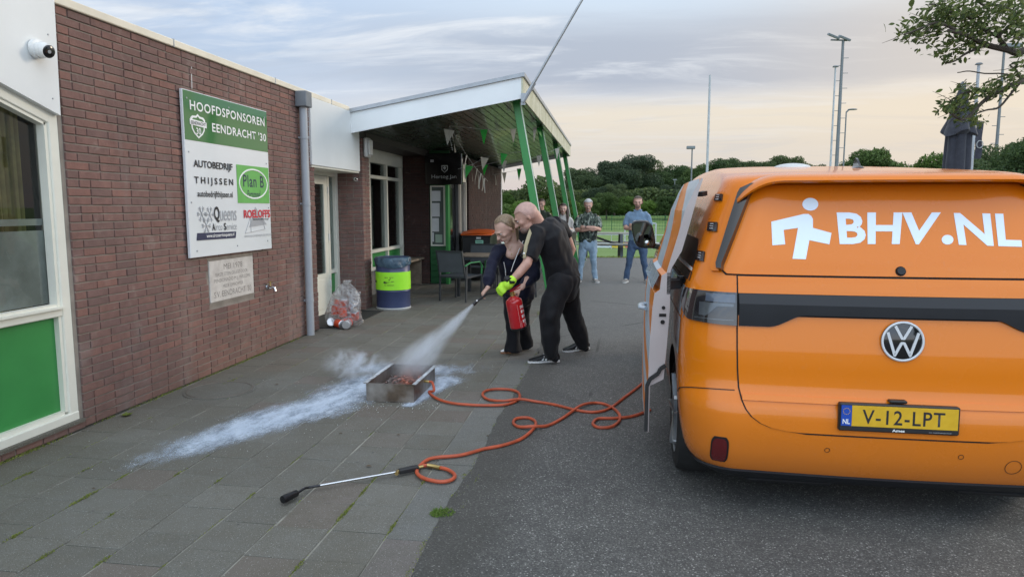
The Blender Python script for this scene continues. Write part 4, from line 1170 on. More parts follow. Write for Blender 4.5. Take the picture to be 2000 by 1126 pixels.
# ---- letters and figure on the glass
def on_glass(off):
    return lambda x, y, z: S(-x, y, off + z)
GW = on_glass(.0095)
def gtext(s, x0, y0, w, h, mat, warp, parent, **k):
    return lettering(s, x0, y0, w, h, None, mat, parent, warp=warp, **k)
def fillpoly(poly, warp, mat, name, parent, n=1):
    """flat print of a polygon on the body surface, subdivided so that it follows the curve"""
    bm = bmesh.new(); vs_ = [bm.verts.new((x, y, 0)) for x, y in poly]; bm.faces.new(vs_)
    bmesh.ops.triangulate(bm, faces=bm.faces)
    bmesh.ops.subdivide_edges(bm, edges=[e for e in bm.edges if e.calc_length() > .05], cuts=3, use_grid_fill=True)
    for v in bm.verts: v.co = warp(v.co.x, v.co.y, 0)
    me = bpy.data.meshes.new(name); bm.to_mesh(me); bm.free(); me.materials.append(mat)
    return link(name, me, parent)
M['lblue'] = plain('pale_reflective_print', (.74, .83, .92), .4, var=.03)
def circ(cx, cy, rx, ry=None, n=24, a0=0, a1=2 * math.pi):
    ry = ry or rx
    return [(cx + rx * math.cos(a), cy + ry * math.sin(a)) for a in np.linspace(a0, a1, n, endpoint=(a1 - a0) < 6)]
def vpx(px, py):  # photo pixel to (u, z) on the leaning rear glass (used to take measurements over)
    for v in (.2,):
        p = at(px, py, 3.47 + v); 
        for _ in range(4):
            a = R(1.0); dx, dy = p.x - 1.37, p.y - 3.47
            u = dx * math.cos(a) - dy * math.sin(a); vv = _it(VV, p.z) + .022 * (min(abs(u), .65) / .65) ** 2
            Y = 3.47 + vv - u * math.sin(a)
            p = at(px, py, Y)
        return (u, p.z)
head = [vpx(1582 + 15.5 * math.cos(a), 400 + 12.5 * math.sin(a)) for a in np.linspace(0, 2 * math.pi, 24, endpoint=False)]
fillpoly(head, GW, M['lblue'], 'logo_head', gl_)
fig = [(1506, 434), (1569, 419), (1578, 419), (1584, 423), (1587, 429), (1587, 446), (1623, 456), (1619, 478), (1580, 470), (1573, 507), (1547, 506), (1558, 446), (1530, 450), (1533, 478), (1508, 480)]
fillpoly([vpx(*p) for p in fig[::-1]], GW, M['lblue'], 'logo_figure', gl_)
def qtext(s, tl, tr, bl, br, mat, bold):
    TL, TR, BL_, BR = [vpx(*p) for p in (tl, tr, bl, br)]
    def wp(x, y, z):
        u = (1 - y) * (BL_[0] + (BR[0] - BL_[0]) * x) + y * (TL[0] + (TR[0] - TL[0]) * x)
        zz2 = (1 - y) * (BL_[1] + (BR[1] - BL_[1]) * x) + y * (TL[1] + (TR[1] - TL[1]) * x)
        return GW(u, zz2, 0)
    return lettering(s, 0, 0, 1, 1, None, mat, gl_, warp=wp, bold=bold)
qtext('BHV', (1633, 416), (1836, 416), (1639, 478), (1824, 478), M['lblue'], .030)
fillpoly([vpx(1849 + 11.5 * math.cos(a), 469 + 9.5 * math.sin(a)) for a in np.linspace(0, 2 * math.pi, 20, endpoint=False)], GW, M['lblue'], 'lettering', gl_)
qtext('NL', (1861, 417), (1990, 419), (1871, 479), (1994, 483), M['lblue'], .030)
# wiper cap
def disc_on(u, z, r, h, mat, name, parent, n=24, off=.0085, r2=None):
    p = S(-u, z, off); nn = (S(-u, z, off + .1) - p).normalized()
    b = MB(); b.cyl(p - nn * .002, p + nn * h, r, r2 or r, n); return vb(b, name, mat, parent)
disc_on(.018, 1.288, .021, .012, M['spoilgrey'], 'wiper_cap', tgate, r2=.018)
disc_on(.018, 1.288, .024, .002, M['seam'], 'cap_gasket', tgate)
# ---- round badge
BU, BZ, BR_ = .022, .958, .096
bp = S(-BU, BZ, .0); bn = Vector((0, -1, .06)).normalized()
bx = Vector((1, 0, 0)); by_ = bx.cross(-bn) * -1; by_ = bn.cross(bx)
BMx = Matrix((bx, by_, bn)).transposed().to_4x4(); BMx.translation = bp
badge_b = MB(); badge_b.tube([BMx @ Vector((0, 0, .004)), BMx @ Vector((0, 0, .013)), BMx @ Vector((0, 0, .016))], [BR_, BR_, BR_ * .95], 40); badge = vb(badge_b, 'badge', M['gblack'])
M['silverpaint'] = plain('satin_silver', (.62, .64, .66), .3, .3, var=.05)
b = MB(); b.tube([BMx @ Vector((BR_ * .955 * math.cos(a), BR_ * .955 * math.sin(a), .0175)) for a in np.linspace(0, 2 * math.pi, 48, endpoint=False)], (.004, .006), 8, closed=True, side=bn); vb(b, 'badge_ring', M['silverpaint'], badge)
def stroke(p, q, w):
    p, q = Vector((*p, 0)), Vector((*q, 0)); d = (q - p).normalized(); n_ = Vector((-d.y, d.x, 0)) * w / 2
    return [tuple((p - n_)[:2]), tuple((q - n_)[:2]), tuple((q + n_)[:2]), tuple((p + n_)[:2])]
b = MB(); r_ = BR_ * .90; w_ = .0125
Vt = [(-.42, .86), (-.055, .17), (.055, .17), (.42, .86)]
Wt = [(-.80, .50), (-.40, -.78), (-.07, -.10), (.07, -.10), (.40, -.78), (.80, .50)]
for T in (Vt, Wt):
    for p, q in zip(T[:-1], T[1:]):
        b.prism(stroke((p[0] * r_, p[1] * r_), (q[0] * r_, q[1] * r_), w_), BMx @ Matrix.Translation((0, 0, .016)), .004)
    for p in T[1:-1]: b.prism(circ(p[0] * r_, p[1] * r_, w_ / 2, n=10), BMx @ Matrix.Translation((0, 0, .0161)), .004)
vb(b, 'badge_letters', M['silverpaint'], badge, False)
# ---- number plate
PZ = .596; pp = S(0, PZ, .022); pnx = Vector((0, -1, .03)).normalized(); pyy = pnx.cross(Vector((1, 0, 0)))
PM = Matrix((Vector((1, 0, 0)), pyy, pnx)).transposed().to_4x4(); PM.translation = pp - Vector((.0, 0, 0))
tp_ = NT('plate_yellow'); n_ = tp_.noise(30, 3); tp_.col(tp_.ramp(n_, [(.3, (.62, .36, .012)), (.7, (.68, .41, .02))])); tp_.rough(.35); M['plate'] = tp_.mat
M['plateblue'] = plain('plate_blue', (.01, .06, .36), .35)
b = MB(); b.box((-.268, -.072, -.03), (.268, .064, .006), 0, PM, .006); plate = vb(b, 'number_plate_holder', M['black'], VAN, False)
b = MB(); b.prism(rect(-.212, -.045, .258, .055), PM, .010); vb(b, 'number_plate', M['plate'], plate, False)
b = MB(); b.prism(rect(-.260, -.045, -.213, .055), PM, .010); vb(b, 'country_band', M['plateblue'], plate, False)
lettering('V-12-LPT', -.165, -.032, .365, .070, PM @ Matrix.Translation((0, 0, .0106)), M['ink'], plate, bold=.010, space=1.12, extrude=.0)
lettering('NL', -.253, -.036, .033, .024, PM @ Matrix.Translation((0, 0, .0106)), M['wink'], plate, bold=.02)
b = MB()
for k in range(12):
    a = k * math.pi / 6; b.prism(circ(-.2365 + .015 * math.cos(a), .026 + .015 * math.sin(a), .0022, n=5), PM @ Matrix.Translation((0, 0, .010)), .001)
vb(b, 'star_circle', M['plate'], plate, False)
lettering('Ames', -.028, -.066, .056, .013, PM @ Matrix.Translation((0, 0, .0065)), M['wink'], plate, bold=.03)
lettering('uw mobiliteitspartner', .135, -.064, .10, .006, PM @ Matrix.Translation((0, 0, .0065)), M['greyprint'], plate)
b = MB(); b.box((-.045, .05, .690 - .01), (.045, .09, .700)); 
hb = MB(); hb.box((-.04, -.004, .668), (.04, .03, .682), bev=.004); vb(hb, 'plate_lamp', M['black'], VAN, False)
# ---- tail lights wrap the corner
for sg in (1, -1):
    cols = []
    s0, s1 = s_u(1.1, .743), s_u(1.1, .743) + .36
    for i in range(25):
        t = i / 24; s = s0 + (s1 - s0) * t
        zb = 1.008 + .012 * t + (.07 * ((t - .72) / .28) ** 1.6 if t > .72 else 0)
        zt = 1.170 + (.0 if t < .9 else -.05 * ((t - .9) / .1) ** 2)
        cols.append((sg * s, zb, zt))
    if sg < 0: cols = cols
    tl = vb(patch_cols(cols if sg > 0 else cols, .014, .014), 'tail_light', M['smoked'])
    b2 = [(sg * (s0 + (s1 - s0) * t), 1.120, 1.160) for t in np.linspace(.02, .42, 10)]
    vb(patch_cols(b2, .0150, .001), 'light_bar', plain('bluegrey_lens', (.075, .09, .12), .10, var=.05, coat=1), tl)
    b2 = [(sg * (s0 + (s1 - s0) * t), 1.100 - (.052 if t > .40 else .052 * max(0, (t - .25) / .15)), 1.114) for t in np.linspace(.04, .52, 14)]
    vb(patch_cols(b2, .0150, .001), 'light_chamber', M['lampgrey'], tl)
    b2 = [(sg * (s0 + (s1 - s0) * t), 1.032, 1.036) for t in np.linspace(.04, .60, 10)]
    vb(patch_cols(b2, .0150, .001), 'lens_line', M['lampgrey'], tl)
    # reflector in the bumper
    zc_ = .372
    b2 = [(z, sg * s_u(z, .774 + .012 * abs((z - .375) / .063) ** 5), sg * s_u(z, .842 - .014 * abs((z - .375) / .063) ** 5)) for z in np.linspace(.312, .438, 14)]
    rf_ = vb(patch_rows(b2, .010, .010, nc=5), 'reflector', M['lampred'])
    b2 = [(z, sg * s_u(z, .766 + .014 * abs((z - .375) / .072) ** 5), sg * s_u(z, .85 - .014 * abs((z - .375) / .072) ** 5)) for z in np.linspace(.303, .447, 14)]
    vb(patch_rows(b2, .004, .004, nc=5), 'reflector_frame', M['spoilgrey'], rf_)
    # seam bumper / wing
    b2 = [(sg * (s_u(.68, .745) + t * .50), .683 - .10 * t ** 2.2, .687 - .10 * t ** 2.2) for t in np.linspace(0, 1, 30)]
    vb(patch_cols(b2, .0035, .003, nr=1), 'bumper_seam', M['seam'])
    # vents / marker lamps on the side above the shoulder
    for (v, z, w_, h_) in ((.45, 1.648, .080, .036), (.37, 1.493, .085, .048), (.35, 1.338, .085, .050)):
        q = s_of(z, v)
        r3 = [(zz2, sg * (q - w_ / 2), sg * (q + w_ / 2)) for zz2 in np.linspace(z - h_ / 2, z + h_ / 2, 4)]
        vt_ = vb(patch_rows(r3, .010, .010, nc=4), 'side_lamp', M['gblack'])
        for k in range(3):
            zz2 = z - .012 + k * .012
            vb(patch_rows([(zz2, sg * (q - .018), sg * (q + .014)), (zz2 + .004, sg * (q - .018), sg * (q + .014))], .0108, nc=2), 'led', M['silverpaint'], vt_, False)
# ---- bumper furniture
b2 = [(z, -s_of(z, .40), s_of(z, .40)) for z in np.linspace(.205, .262, 6)]
vb(patch_rows(b2, .012, .012, nc=60), 'bumper_valance', M['spoilgrey'])
b = MB(); b.box((-.66, .16, .170), (-.22, .5, .208), bev=.02); b.box((.35, .16, .170), (.80, .5, .208), bev=.02); b.box((-.75, .45, .17), (.75, 4.3, .23)); vb(b, 'underbody', M['black'], VAN, False)
def ring_on(u, z, r, name):
    pts = [S(-(u + r * math.cos(a)), z + r * math.sin(a), .0012) for a in np.linspace(0, 2 * math.pi, 24, endpoint=False)]
    b = MB(); b.tube(pts, .0012, 5, closed=True); vb(b, name, M['seam'])
for u in (-.304, .30): ring_on(u, .415, .0115, 'parking_sensor')
ring_on(.54, .370, .036, 'tow_eye_cover')
# ---- roof fittings
b = MB()
fin = [(0, 0), (.17, 0), (.165, .012), (.10, .065), (.075, .075), (.055, .072), (.035, .03), (.0, .010)]
FMx = Matrix(((0, 0, 1, -.0), (-1, 0, 0, 0), (0, 1, 0, 0), (0, 0, 0, 1)))
FMx = Matrix.Translation((.13, 1.33, 1.832)) @ Matrix(((0, 0, 1, -.006), (-1, 0, 0, 0), (0, 1, 0, 0), (0, 0, 0, 1)))
b.prism(fin, FMx, .012); b.ell((.13, 1.235, 1.834), (.035, .105, .022), n=16, m=8)
vb(b, 'shark_fin_aerial', M['gblack'])
b = MB(); b.ell((-.12, 1.85, 1.872), (.135, .135, .040), None, 28, 14); vb(b, 'roof_beacon', M['lampwhite'])
# ---- left sliding door, slid back and standing off the side
DZ = [(.33, 1.168), (.42, 1.172), (.62, 1.172), (.85, 1.168), (1.04, 1.158), (1.125, 1.148), (1.145, 1.120), (1.225, 1.112), (1.24, 1.085), (1.27, 1.079), (1.43, 1.034), (1.58, .996), (1.70, .945), (1.755, .915)]
DI = [(.33, 1.150), (.42, 1.150), (.60, 1.148), (.64, 1.075), (.83, 1.062), (1.05, 1.050), (1.14, 1.052), (1.22, 1.053), (1.25, 1.052), (1.27, 1.045), (1.36, .995), (1.52, .953), (1.68, .915), (1.745, .895)]
def lerp(T, z):
    if z <= T[0][0]: return T[0][1]
    for a, c in zip(T[:-1], T[1:]):
        if a[0] <= z <= c[0]: return a[1] + (c[1] - a[1]) * (z - a[0]) / (c[0] - a[0])
    return T[-1][1]
zl = sorted(set([z for z, _ in DZ] + [z for z, _ in DI]))
y0d, y1d = .42, 1.60
def mk_door_paint():
    t = NT('orange_silver_wave_wrap'); P = t.sep()
    # printed wave bands: slanted swoops, a function of position on the door skin
    w1 = t.math('ADD', t.math('MULTIPLY', P[1], .62), t.math('MULTIPLY', P[2], -1.15))
    w2 = t.math('ADD', w1, t.math('MULTIPLY', t.math('SINE', t.math('MULTIPLY', P[2], 5.0)), .22))
    f = t.math('FRACT', t.math('MULTIPLY', w2, 1.6))
    m = t.math('GREATER_THAN', f, .46)
    n = t.noise(3, 4)
    t.col(t.mix(m, t.ramp(n, [(.3, (.70, .19, .010)), (.7, (.78, .22, .012))]), t.ramp(n, [(.3, (.40, .46, .52)), (.7, (.52, .58, .64))])))
    t.rough(.4); _set(t.bsdf, 'Specular IOR Level', .25); _set(t.bsdf, 'Coat Weight', .15)
    return t.mat
M['wave'] = mk_door_paint()
b = MB(); V = []
ny = 10
for z in zl:
    for j in range(ny + 1):
        y = y0d + (y1d - y0d) * j / ny; bulge = .012 * math.sin(math.pi * j / ny)
        V.append((-lerp(DZ, z) - bulge + .012, y, z))
Fq = []
for k in range(len(zl) - 1):
    for j in range(ny): Fq.append((k * (ny + 1) + j, (k + 1) * (ny + 1) + j, (k + 1) * (ny + 1) + j + 1, k * (ny + 1) + j + 1))
b.add(V, Fq); o_ = len(V)
V2 = [(-lerp(DI, z), y0d + (y1d - y0d) * j / ny, z) for z in zl for j in range(ny + 1)]
b.add(V2, [tuple(reversed(f)) for f in Fq], 1)
Ea = []; 
E = []
N1 = ny + 1
for k in range(len(zl) - 1):
    for j in (0, ny):
        E.append((V[k * N1 + j], V[(k + 1) * N1 + j], V2[(k + 1) * N1 + j], V2[k * N1 + j]))
for j in range(ny):
    for k in (0, len(zl) - 1): E.append((V[k * N1 + j], V[k * N1 + j + 1], V2[k * N1 + j + 1], V2[k * N1 + j]))
for q in E: b.add(q, [(0, 1, 2, 3)], 1)
door = vb(b, 'sliding_door', [M['wave'], M['pinkgrey']], VAN, False)
door['label'] = 'open sliding door with orange and silver wave print and pale inner edge'
# shoulder strip on the door, pale
b = MB()
b = MB(); b.add([(-1.150, y0d - .002, 1.147), (-1.112, y0d - .002, 1.228), (-1.112, y1d, 1.228), (-1.150, y1d, 1.147)], [(0, 1, 2, 3)]); 
vb(b, 'shoulder_strip', M['silver'], door, False)
b = MB()
path = [(-1.166, .338), (-1.166, .60), (-1.150, .640), (-1.105, .675), (-1.095, .70), (-1.066, .722)]
for p, q in zip(path[:-1], path[1:]): b.bar((p[0], y0d - .008, p[1]), (q[0], y0d - .008, q[1]), .020, .020, up=(0, 1, 0))
vb(b, 'rubber_seal', M['rubber'], door, False)
b = MB()
for (x, z, r) in ((-1.085, 1.045, .010), (-1.088, .965, .012)): b = MB(); b.cyl((x, y0d - .006, z), (x, y0d + .004, z), r, n=12); vb(b, 'latch_hole', M['seam'], door, False)
b = MB()
b.box((-1.108, y0d - .005, .995), (-1.07, y0d + .002, 1.012)); vb(b, 'latch_slot', M['seam'], door, False)
b = MB(); b.tube([(-1.165, 1.02, .985), (-1.195, .98, .985), (-1.195, .84, .985), (-1.165, .80, .985)], (.012, .022), 10, side=(0, 0, 1)); vb(b, 'handle', M['silver'], door)
b = MB(); b.box((-1.09, y0d + .02, 1.30), (-.98, y0d + .05, 1.68)); 
# roller arm joining door and rail, and the rail along the side
b = MB(); b.bar((-1.05, .50, 1.185), (-.985, .56, 1.185), .05, .03); b.cyl((-.985, .56, 1.15), (-.985, .56, 1.21), .022, n=12); b.bar((-1.06, y0d + .02, 1.17), (-1.0, .5, 1.17), .03, .05); b.box((-1.07, y0d, 1.12), (-1.05, y0d + .03, 1.24)); vb(b, 'roller_arm', M['black'], door, False)
b = MB(); b.bar((-.905, .44, 1.668), (-.875, .48, 1.675), .03, .025); vb(b, 'upper_guide', M['black'], door, False)
r4 = [(z, s_of(z, .46), s_of(z, 1.9)) for z in (1.178, 1.19, 1.20)]
vb(patch_rows(r4, .004, nc=6), 'door_rail', M['black'])
# silver and dark print on the quarter panel behind the door
def side_poly(pts, mat, name, off=.002, sg=1):
    rows_ = []
    for (z, v0, v1) in pts: rows_.append((z, sg * s_of(z, v0), sg * s_of(z, v1)))
    return vb(patch_rows(rows_, off, nc=8), name, mat)
side_poly([(1.01, .30, 1.4), (1.10, .29, 1.4), (1.17, .33, 1.4)], M['silver'], 'side_print')
side_poly([(1.255, .38, 1.4), (1.262, .38, 1.4), (1.272, .39, 1.4)], M['wink'], 'white_line', .003)
side_poly([(1.205, .34, 1.4), (1.25, .36, 1.4)], M['spoilgrey'], 'side_print', .0022)
side_poly([(1.275, .39, 1.4), (1.34, .44, 1.4), (1.42, .60, 1.4)], M['spoilgrey'], 'side_print', .0022)
# silver lower print in front of the orange corner
side_poly([(.79, .39, 1.4), (.85, .375, 1.4), (1.0, .36, 1.4)], M['silver'], 'side_print', .002)
# front cab: windows, mirror
for sg in (1, -1):
    r5 = [(z, sg * s_of(z, 2.55), sg * s_of(z, _it(VF, z) - .72)) for z in np.linspace(1.22, 1.66, 8)]
    vb(patch_rows(r5, .004, .004, nc=6), 'cab_window', M['vanglass'])
rows = []
wsV = []
for z in np.linspace(1.16, 1.74, 8):
    f = _it(VF, z); W = _it(VW, z)
    for i in range(13):
        u = (-1 + 2 * i / 12) * W * .80; wsV.append((u, f + .012 - .07 * (u / W) ** 2, z + .01))
b = MB(); b.add(wsV, [(j * 13 + i, j * 13 + i + 1, (j + 1) * 13 + i + 1, (j + 1) * 13 + i) for j in range(7) for i in range(12)]); vb(b, 'windscreen', M['vanglass'])
for sg in (-1, 1):
    mc = Vector((sg * 1.115, 3.72, 1.325))
    b = MB(); pr = []
    n = 28
    for k in range(n):
        a = 2 * math.pi * k / n; c, s_ = math.cos(a), math.sin(a)
        pr.append((math.copysign(abs(c) ** .55, c) * .108, math.copysign(abs(s_) ** .6, s_) * .140 + (.0)))
    V = []; 
    for (y, sc2) in ((-.05, .93), (-.045, 1.0), (0.0, 1.02), (.05, .90), (.085, .60), (.095, .2)):
        for (x, z) in pr: V.append(mc + Vector((x * sc2 + (-.03 * z / .14) * sg * -1, y, z * sc2)))
    Fq = [(j * n + i, j * n + (i + 1) % n, (j + 1) * n + (i + 1) % n, (j + 1) * n + i) for j in range(5) for i in range(n)]
    Fq += [tuple(range(n)), tuple(5 * n + i for i in range(n))]
    b.add(V, Fq); mir = vb(b, 'wing_mirror', M['gblack'])
    b = MB(); b.add([mc + Vector((x * .84 + (-.03 * z / .14) * sg * -1, -.052, z * .84)) for x, z in pr], [tuple(range(n))]); vb(b, 'mirror_glass', plain('mirror', (.13, .15, .15), .02, 1.0, var=.02), mir, False)
    b = MB(); b.bar(mc + Vector((-sg * .05, .02, -.11)), (sg * .93, 3.68, 1.20), .05, .055, bev=.01); vb(b, 'mirror_arm', M['gblack'], mir, False)
    b = MB(); b.ell(mc + Vector((.035 if sg < 0 else -.035, -.058, -.085)), (.026, .012, .026)); vb(b, 'reflection_bubble', M['chrome'], mir)  # added silver bubble standing in for a round reflection in the mirror glass
# headlights
for sg in (-1, 1):
    b = MB(); b.ell((sg * .72, 4.60, .86), (.19, .09, .06)); vb(b, 'headlight', M['lampgrey'])
# ---- wheels
def wheel_at(x, y, sg):
    w_ = empty('wheel', (x, y, .35)); w_.parent = VAN
    b = MB(); prof = [(.245, -.115), (.30, -.118), (.335, -.105), (.350, -.07), (.353, 0), (.350, .07), (.335, .105), (.30, .118), (.245, .115)]
    n = 40; V = []
    for (r_, ax_) in prof:
        for k in range(n): a = 2 * math.pi * k / n; V.append((ax_, r_ * math.cos(a), r_ * math.sin(a)))
    b.add(V, [(j * n + k, (j + 1) * n + k, (j + 1) * n + (k + 1) % n, j * n + (k + 1) % n) for j in range(len(prof) - 1) for k in range(n)]); vb(b, 'tyre', M['rubber'], w_)
    b = MB(); b.tube([(sg * .02, 0, 0), (sg * .105, 0, 0)], [.245, .248], n, caps=False); b.tube([(sg * .02, 0, 0), (sg * .03, 0, 0)], [.245, .245], n); 
    for k in range(5):
        a = 2 * math.pi * k / 5
        b.bar((sg * .085, .03 * math.cos(a), .03 * math.sin(a)), (sg * .098, .235 * math.cos(a), .235 * math.sin(a)), .03, .075, up=(1, 0, 0), bev=.004)
    b.cyl((sg * .05, 0, 0), (sg * .105, 0, 0), .055, n=20); b.tube([(sg * .106, .244 * math.cos(a), .244 * math.sin(a)) for a in np.linspace(0, 2 * math.pi, 36, endpoint=False)], .008, 6, closed=True)
    vb(b, 'rim', plain('alloy_rim', (.50, .51, .52), .3, .7), w_)
for ax in AX:
    for sg in (-1, 1): wheel_at(sg * .868, ax, sg)
# charge of grime: none

# ================================================================ PEOPLE
def organic(b, name, mat, parent, voxel=.012, smooth=2, cloth=0.0, cs=9.0, seed=0, label=None):
    """fuse overlapping shapes into one continuous skin"""
    me = b.mesh('tmp', mat)
    bm = bmesh.new(); bm.from_mesh(me); bmesh.ops.recalc_face_normals(bm, faces=bm.faces); bm.to_mesh(me); bm.free()
    ob = link('tmp', me)
    m1 = ob.modifiers.new('r', 'REMESH'); m1.mode = 'VOXEL'; m1.voxel_size = voxel; m1.adaptivity = 0.0
    m2 = ob.modifiers.new('s', 'SMOOTH'); m2.iterations = smooth; m2.factor = .5
    dg = bpy.context.evaluated_depsgraph_get(); dg.update()
    nm = bpy.data.meshes.new_from_object(ob.evaluated_get(dg))
    bpy.data.objects.remove(ob)
    if cloth:
        nm.update()
        n = len(nm.vertices); co = np.zeros(n * 3); no = np.zeros(n * 3)
        nm.vertices.foreach_get('co', co); nm.vertex_normals.foreach_get('vector', no)
        co = co.reshape(-1, 3); no = no.reshape(-1, 3)
        d = np.array([mnoise.noise(Vector((p[0] * cs, p[1] * cs, p[2] * cs * .45 + seed))) + .5 * mnoise.noise(Vector((p[0] * cs * 2.3 + 5, p[1] * cs * 2.3, p[2] * cs * 1.6 + seed))) for p in co])
        co += no * (d * cloth)[:, None]
        nm.vertices.foreach_set('co', co.ravel())
    nm.materials.clear(); nm.materials.append(mat)
    nm.polygons.foreach_set('use_smooth', [True] * len(nm.polygons)); nm.update(); nm.name = name
    o = link(name, nm, parent)
    if label: o['label'] = label
    return o
def V3(*a): return Vector(a)
def head_parts(b, c, fwd, up, h, jaw=1.0):
    """head volume with face relief. c centre, h height"""
    f = Vector(fwd).normalized(); u = (Vector(up) - f * f.dot(Vector(up))).normalized(); r = f.cross(u)
    Rm = Matrix((r, f, u)).transposed()
    E = lambda p, rad, n=16, m=12: b.ell(c + Rm @ (Vector(p) * h), tuple(x * h for x in rad), Rm, n, m)
    E((0, -.06, .13), (.335, .40, .36))           # cranium
    E((0, .10, .04), (.285, .28, .34))            # face
    E((0, .14, -.24), (.20 * jaw, .21, .20))             # jaw
    E((0, .27, -.40), (.10 * jaw, .09, .075))            # chin
    E((0, .36, .10), (.20, .055, .05))            # brow
    b.tube([c + Rm @ (Vector((0, .36, .06)) * h), c + Rm @ (Vector((0, .47, -.10)) * h)], [.035 * h, .06 * h], 8, caps='round')
    E((.045, .41, -.115), (.045, .05, .035), 8, 6); E((-.045, .41, -.115), (.045, .05, .035), 8, 6)
    E((0, .35, -.225), (.10, .07, .028), 10, 6); E((0, .34, -.28), (.085, .07, .03), 10, 6)
    for s in (1, -1):
        E((s * .17, .25, -.06), (.11, .10, .10), 10, 8)   # cheeks
        E((s * .335, -.04, -.02), (.022, .060, .105), 10, 8)  # ears
    return Rm
def face_parts(c, Rm, h, root, hair=None, lips=(.40, .15, .14), brow=(.10, .06, .04), iris=True, smile=False):
    def lk(b, name, mat, sm=True): return b.build(name, mat, root, smooth=sm)
    b = MB()
    for s in (1, -1): b.ell(c + Rm @ (Vector((s * .135, .335, .035)) * h), (.055 * h, .04 * h, .022 * h), Rm, 10, 8)
    e = lk(b, 'eyes', M['eyewhite'])
    b = MB()
    for s in (1, -1): b.ell(c + Rm @ (Vector((s * .135, .366, .032)) * h), (.022 * h, .013 * h, .022 * h), Rm, 8, 6)
    lk(b, 'iris', M['ink'])
    b = MB()
    for s in (1, -1): b.tube([c + Rm @ (Vector((s * x, y, z)) * h) for x, y, z in ((.06, .40, .095), (.14, .395, .115), (.21, .35, .10))], [.012 * h, .016 * h, .010 * h], 6, caps='round')
    lk(b, 'eyebrows', hair or M['brownhair'])
    b = MB(); b.ell(c + Rm @ (Vector((0, .395, -.235)) * h), (.085 * h, .03 * h, .018 * h), Rm, 10, 6)
    if not smile: b.ell(c + Rm @ (Vector((0, .39, -.272)) * h), (.07 * h, .03 * h, .020 * h), Rm, 10, 6)
    lk(b, 'lips', M['lips'])
    if smile:
        b = MB(); b.ell(c + Rm @ (Vector((0, .395, -.262)) * h), (.075 * h, .034 * h, .020 * h), Rm, 10, 6); lk(b, 'teeth', M['teeth'])
def hair_cap(c, Rm, h, root, mat, thick=.03, low=-.05, front=.20, name='hair', bump=.004):
    """hair shell over the cranium, open at the face"""
    b = MB(); V = []; n, m = 36, 18
    for i in range(m + 1):
        th = math.pi * .78 * i / m
        for k in range(n):
            ph = 2 * math.pi * k / n
            p = Vector((math.sin(th) * math.cos(ph), math.sin(th) * math.sin(ph), math.cos(th)))
            # the face side is cut high, sides and back lower
            fr = max(0, p.y); lim = math.pi * (.74 - (.74 - front - .12) * min(1, max(0, (p.y + .12)) * 2.6)) if p.y > -.12 else math.pi * (.74)
            th2 = min(th, lim)
            p = Vector((math.sin(th2) * math.cos(ph), math.sin(th2) * math.sin(ph), math.cos(th2)))
            q = Vector((0, -.05, .12)) + Vector((p.x * (.345 + thick), p.y * (.41 + thick) , p.z * (.37 + thick)))
            q += p * .015 * mnoise.noise(Vector((q.x * 9, q.y * 3, q.z * 3)))
            V.append(c + Rm @ (q * h))
    b.add(V, [(i * n + k, (i + 1) * n + k, (i + 1) * n + (k + 1) % n, i * n + (k + 1) % n) for i in range(m) for k in range(n)])
    return b.build(name, mat, root, smooth=True)
def hand_shapes(b, wrist, palm_dir, palm_n, L=.18, curl=.6, thumb=1, spread=.0, w=.085):
    """palm + five curled fingers. palm_dir towards the fingertips, palm_n out of the palm"""
    d = Vector(palm_dir).normalized(); n = (Vector(palm_n) - d * d.dot(Vector(palm_n))).normalized(); s = d.cross(n)
    Mh = Matrix((s, d, n)).transposed()
    p0 = Vector(wrist)
    b.tube([p0, p0 + d * L * .15, p0 + d * L * .50], [(w * .30, w * .24), (w * .40, w * .24), (w * .50, w * .18)], 10, caps='round', side=s)
    lens = (.40, .45, .42, .33)
    for i in range(4):
        x = (-1.5 + i) * w * .27 * thumb * -1
        base = p0 + d * L * .48 + s * x
        a = 0; p = base; pts = [p - d * L * .1, p]; ln = lens[i] * L
        for k, fr in enumerate((.44, .32, .24)):
            a += curl * (1.0, 1.1, .8)[k]
            dd = d * math.cos(a) + n * math.sin(a) + s * (x / w * spread)
            p = p + dd.normalized() * ln * fr; pts.append(p)
        b.tube(pts, [w * .115, w * .115, w * .108, w * .10, w * .085], 8, caps='round')
    tb_ = p0 + d * L * .16 + s * w * .36 * thumb
    t1 = tb_ + (d * .7 + s * .55 * thumb + n * .35).normalized() * L * .20
    t2 = t1 + (d * .75 + s * .1 * thumb + n * .6).normalized() * L * .15
    t3 = t2 + (d * .6 - s * .25 * thumb + n * .7).normalized() * L * .11
    b.tube([tb_, t1, t2, t3], [w * .16, w * .14, w * .125, w * .10], 8, caps='round')
M['eyewhite'] = plain('eye_white', (.55, .52, .50), .25, var=.02)
M['teeth'] = plain('teeth', (.75, .72, .68), .25, var=.02)
M['lips'] = plain('lips', (.36, .14, .13), .4, var=.05)
def hairmat(name, c):
    t = NT(name); mp = t.mapping((60, 60, 6)); n = t.noise(1.5, 4, .6, mp)
    t.col(t.ramp(n, [(.3, tuple(x * .55 for x in c)), (.7, tuple(x * 1.35 for x in c))])); t.rough(.45); t.bump(n, .5, .004); return t.mat
M['brownhair'] = hairmat('dark_brown_hair', (.055, .032, .022)); M['blondhair'] = hairmat('dark_blonde_hair', (.21, .145, .085)); M['greyhair'] = hairmat('silver_grey_hair', (.50, .49, .48)); M['shorthair'] = hairmat('short_brown_hair', (.09, .06, .04)); M['stubble'] = plain('shaved_head_skin', (.47, .29, .24), .45, var=.12, vs=30)
def cloth(name, c, var=.15, rough=.85, sheen=.2, bs=300): return plain(name, c, rough, var=var, vs=14, bump=.15, bs=bs, sheen=sheen, spec=.25)
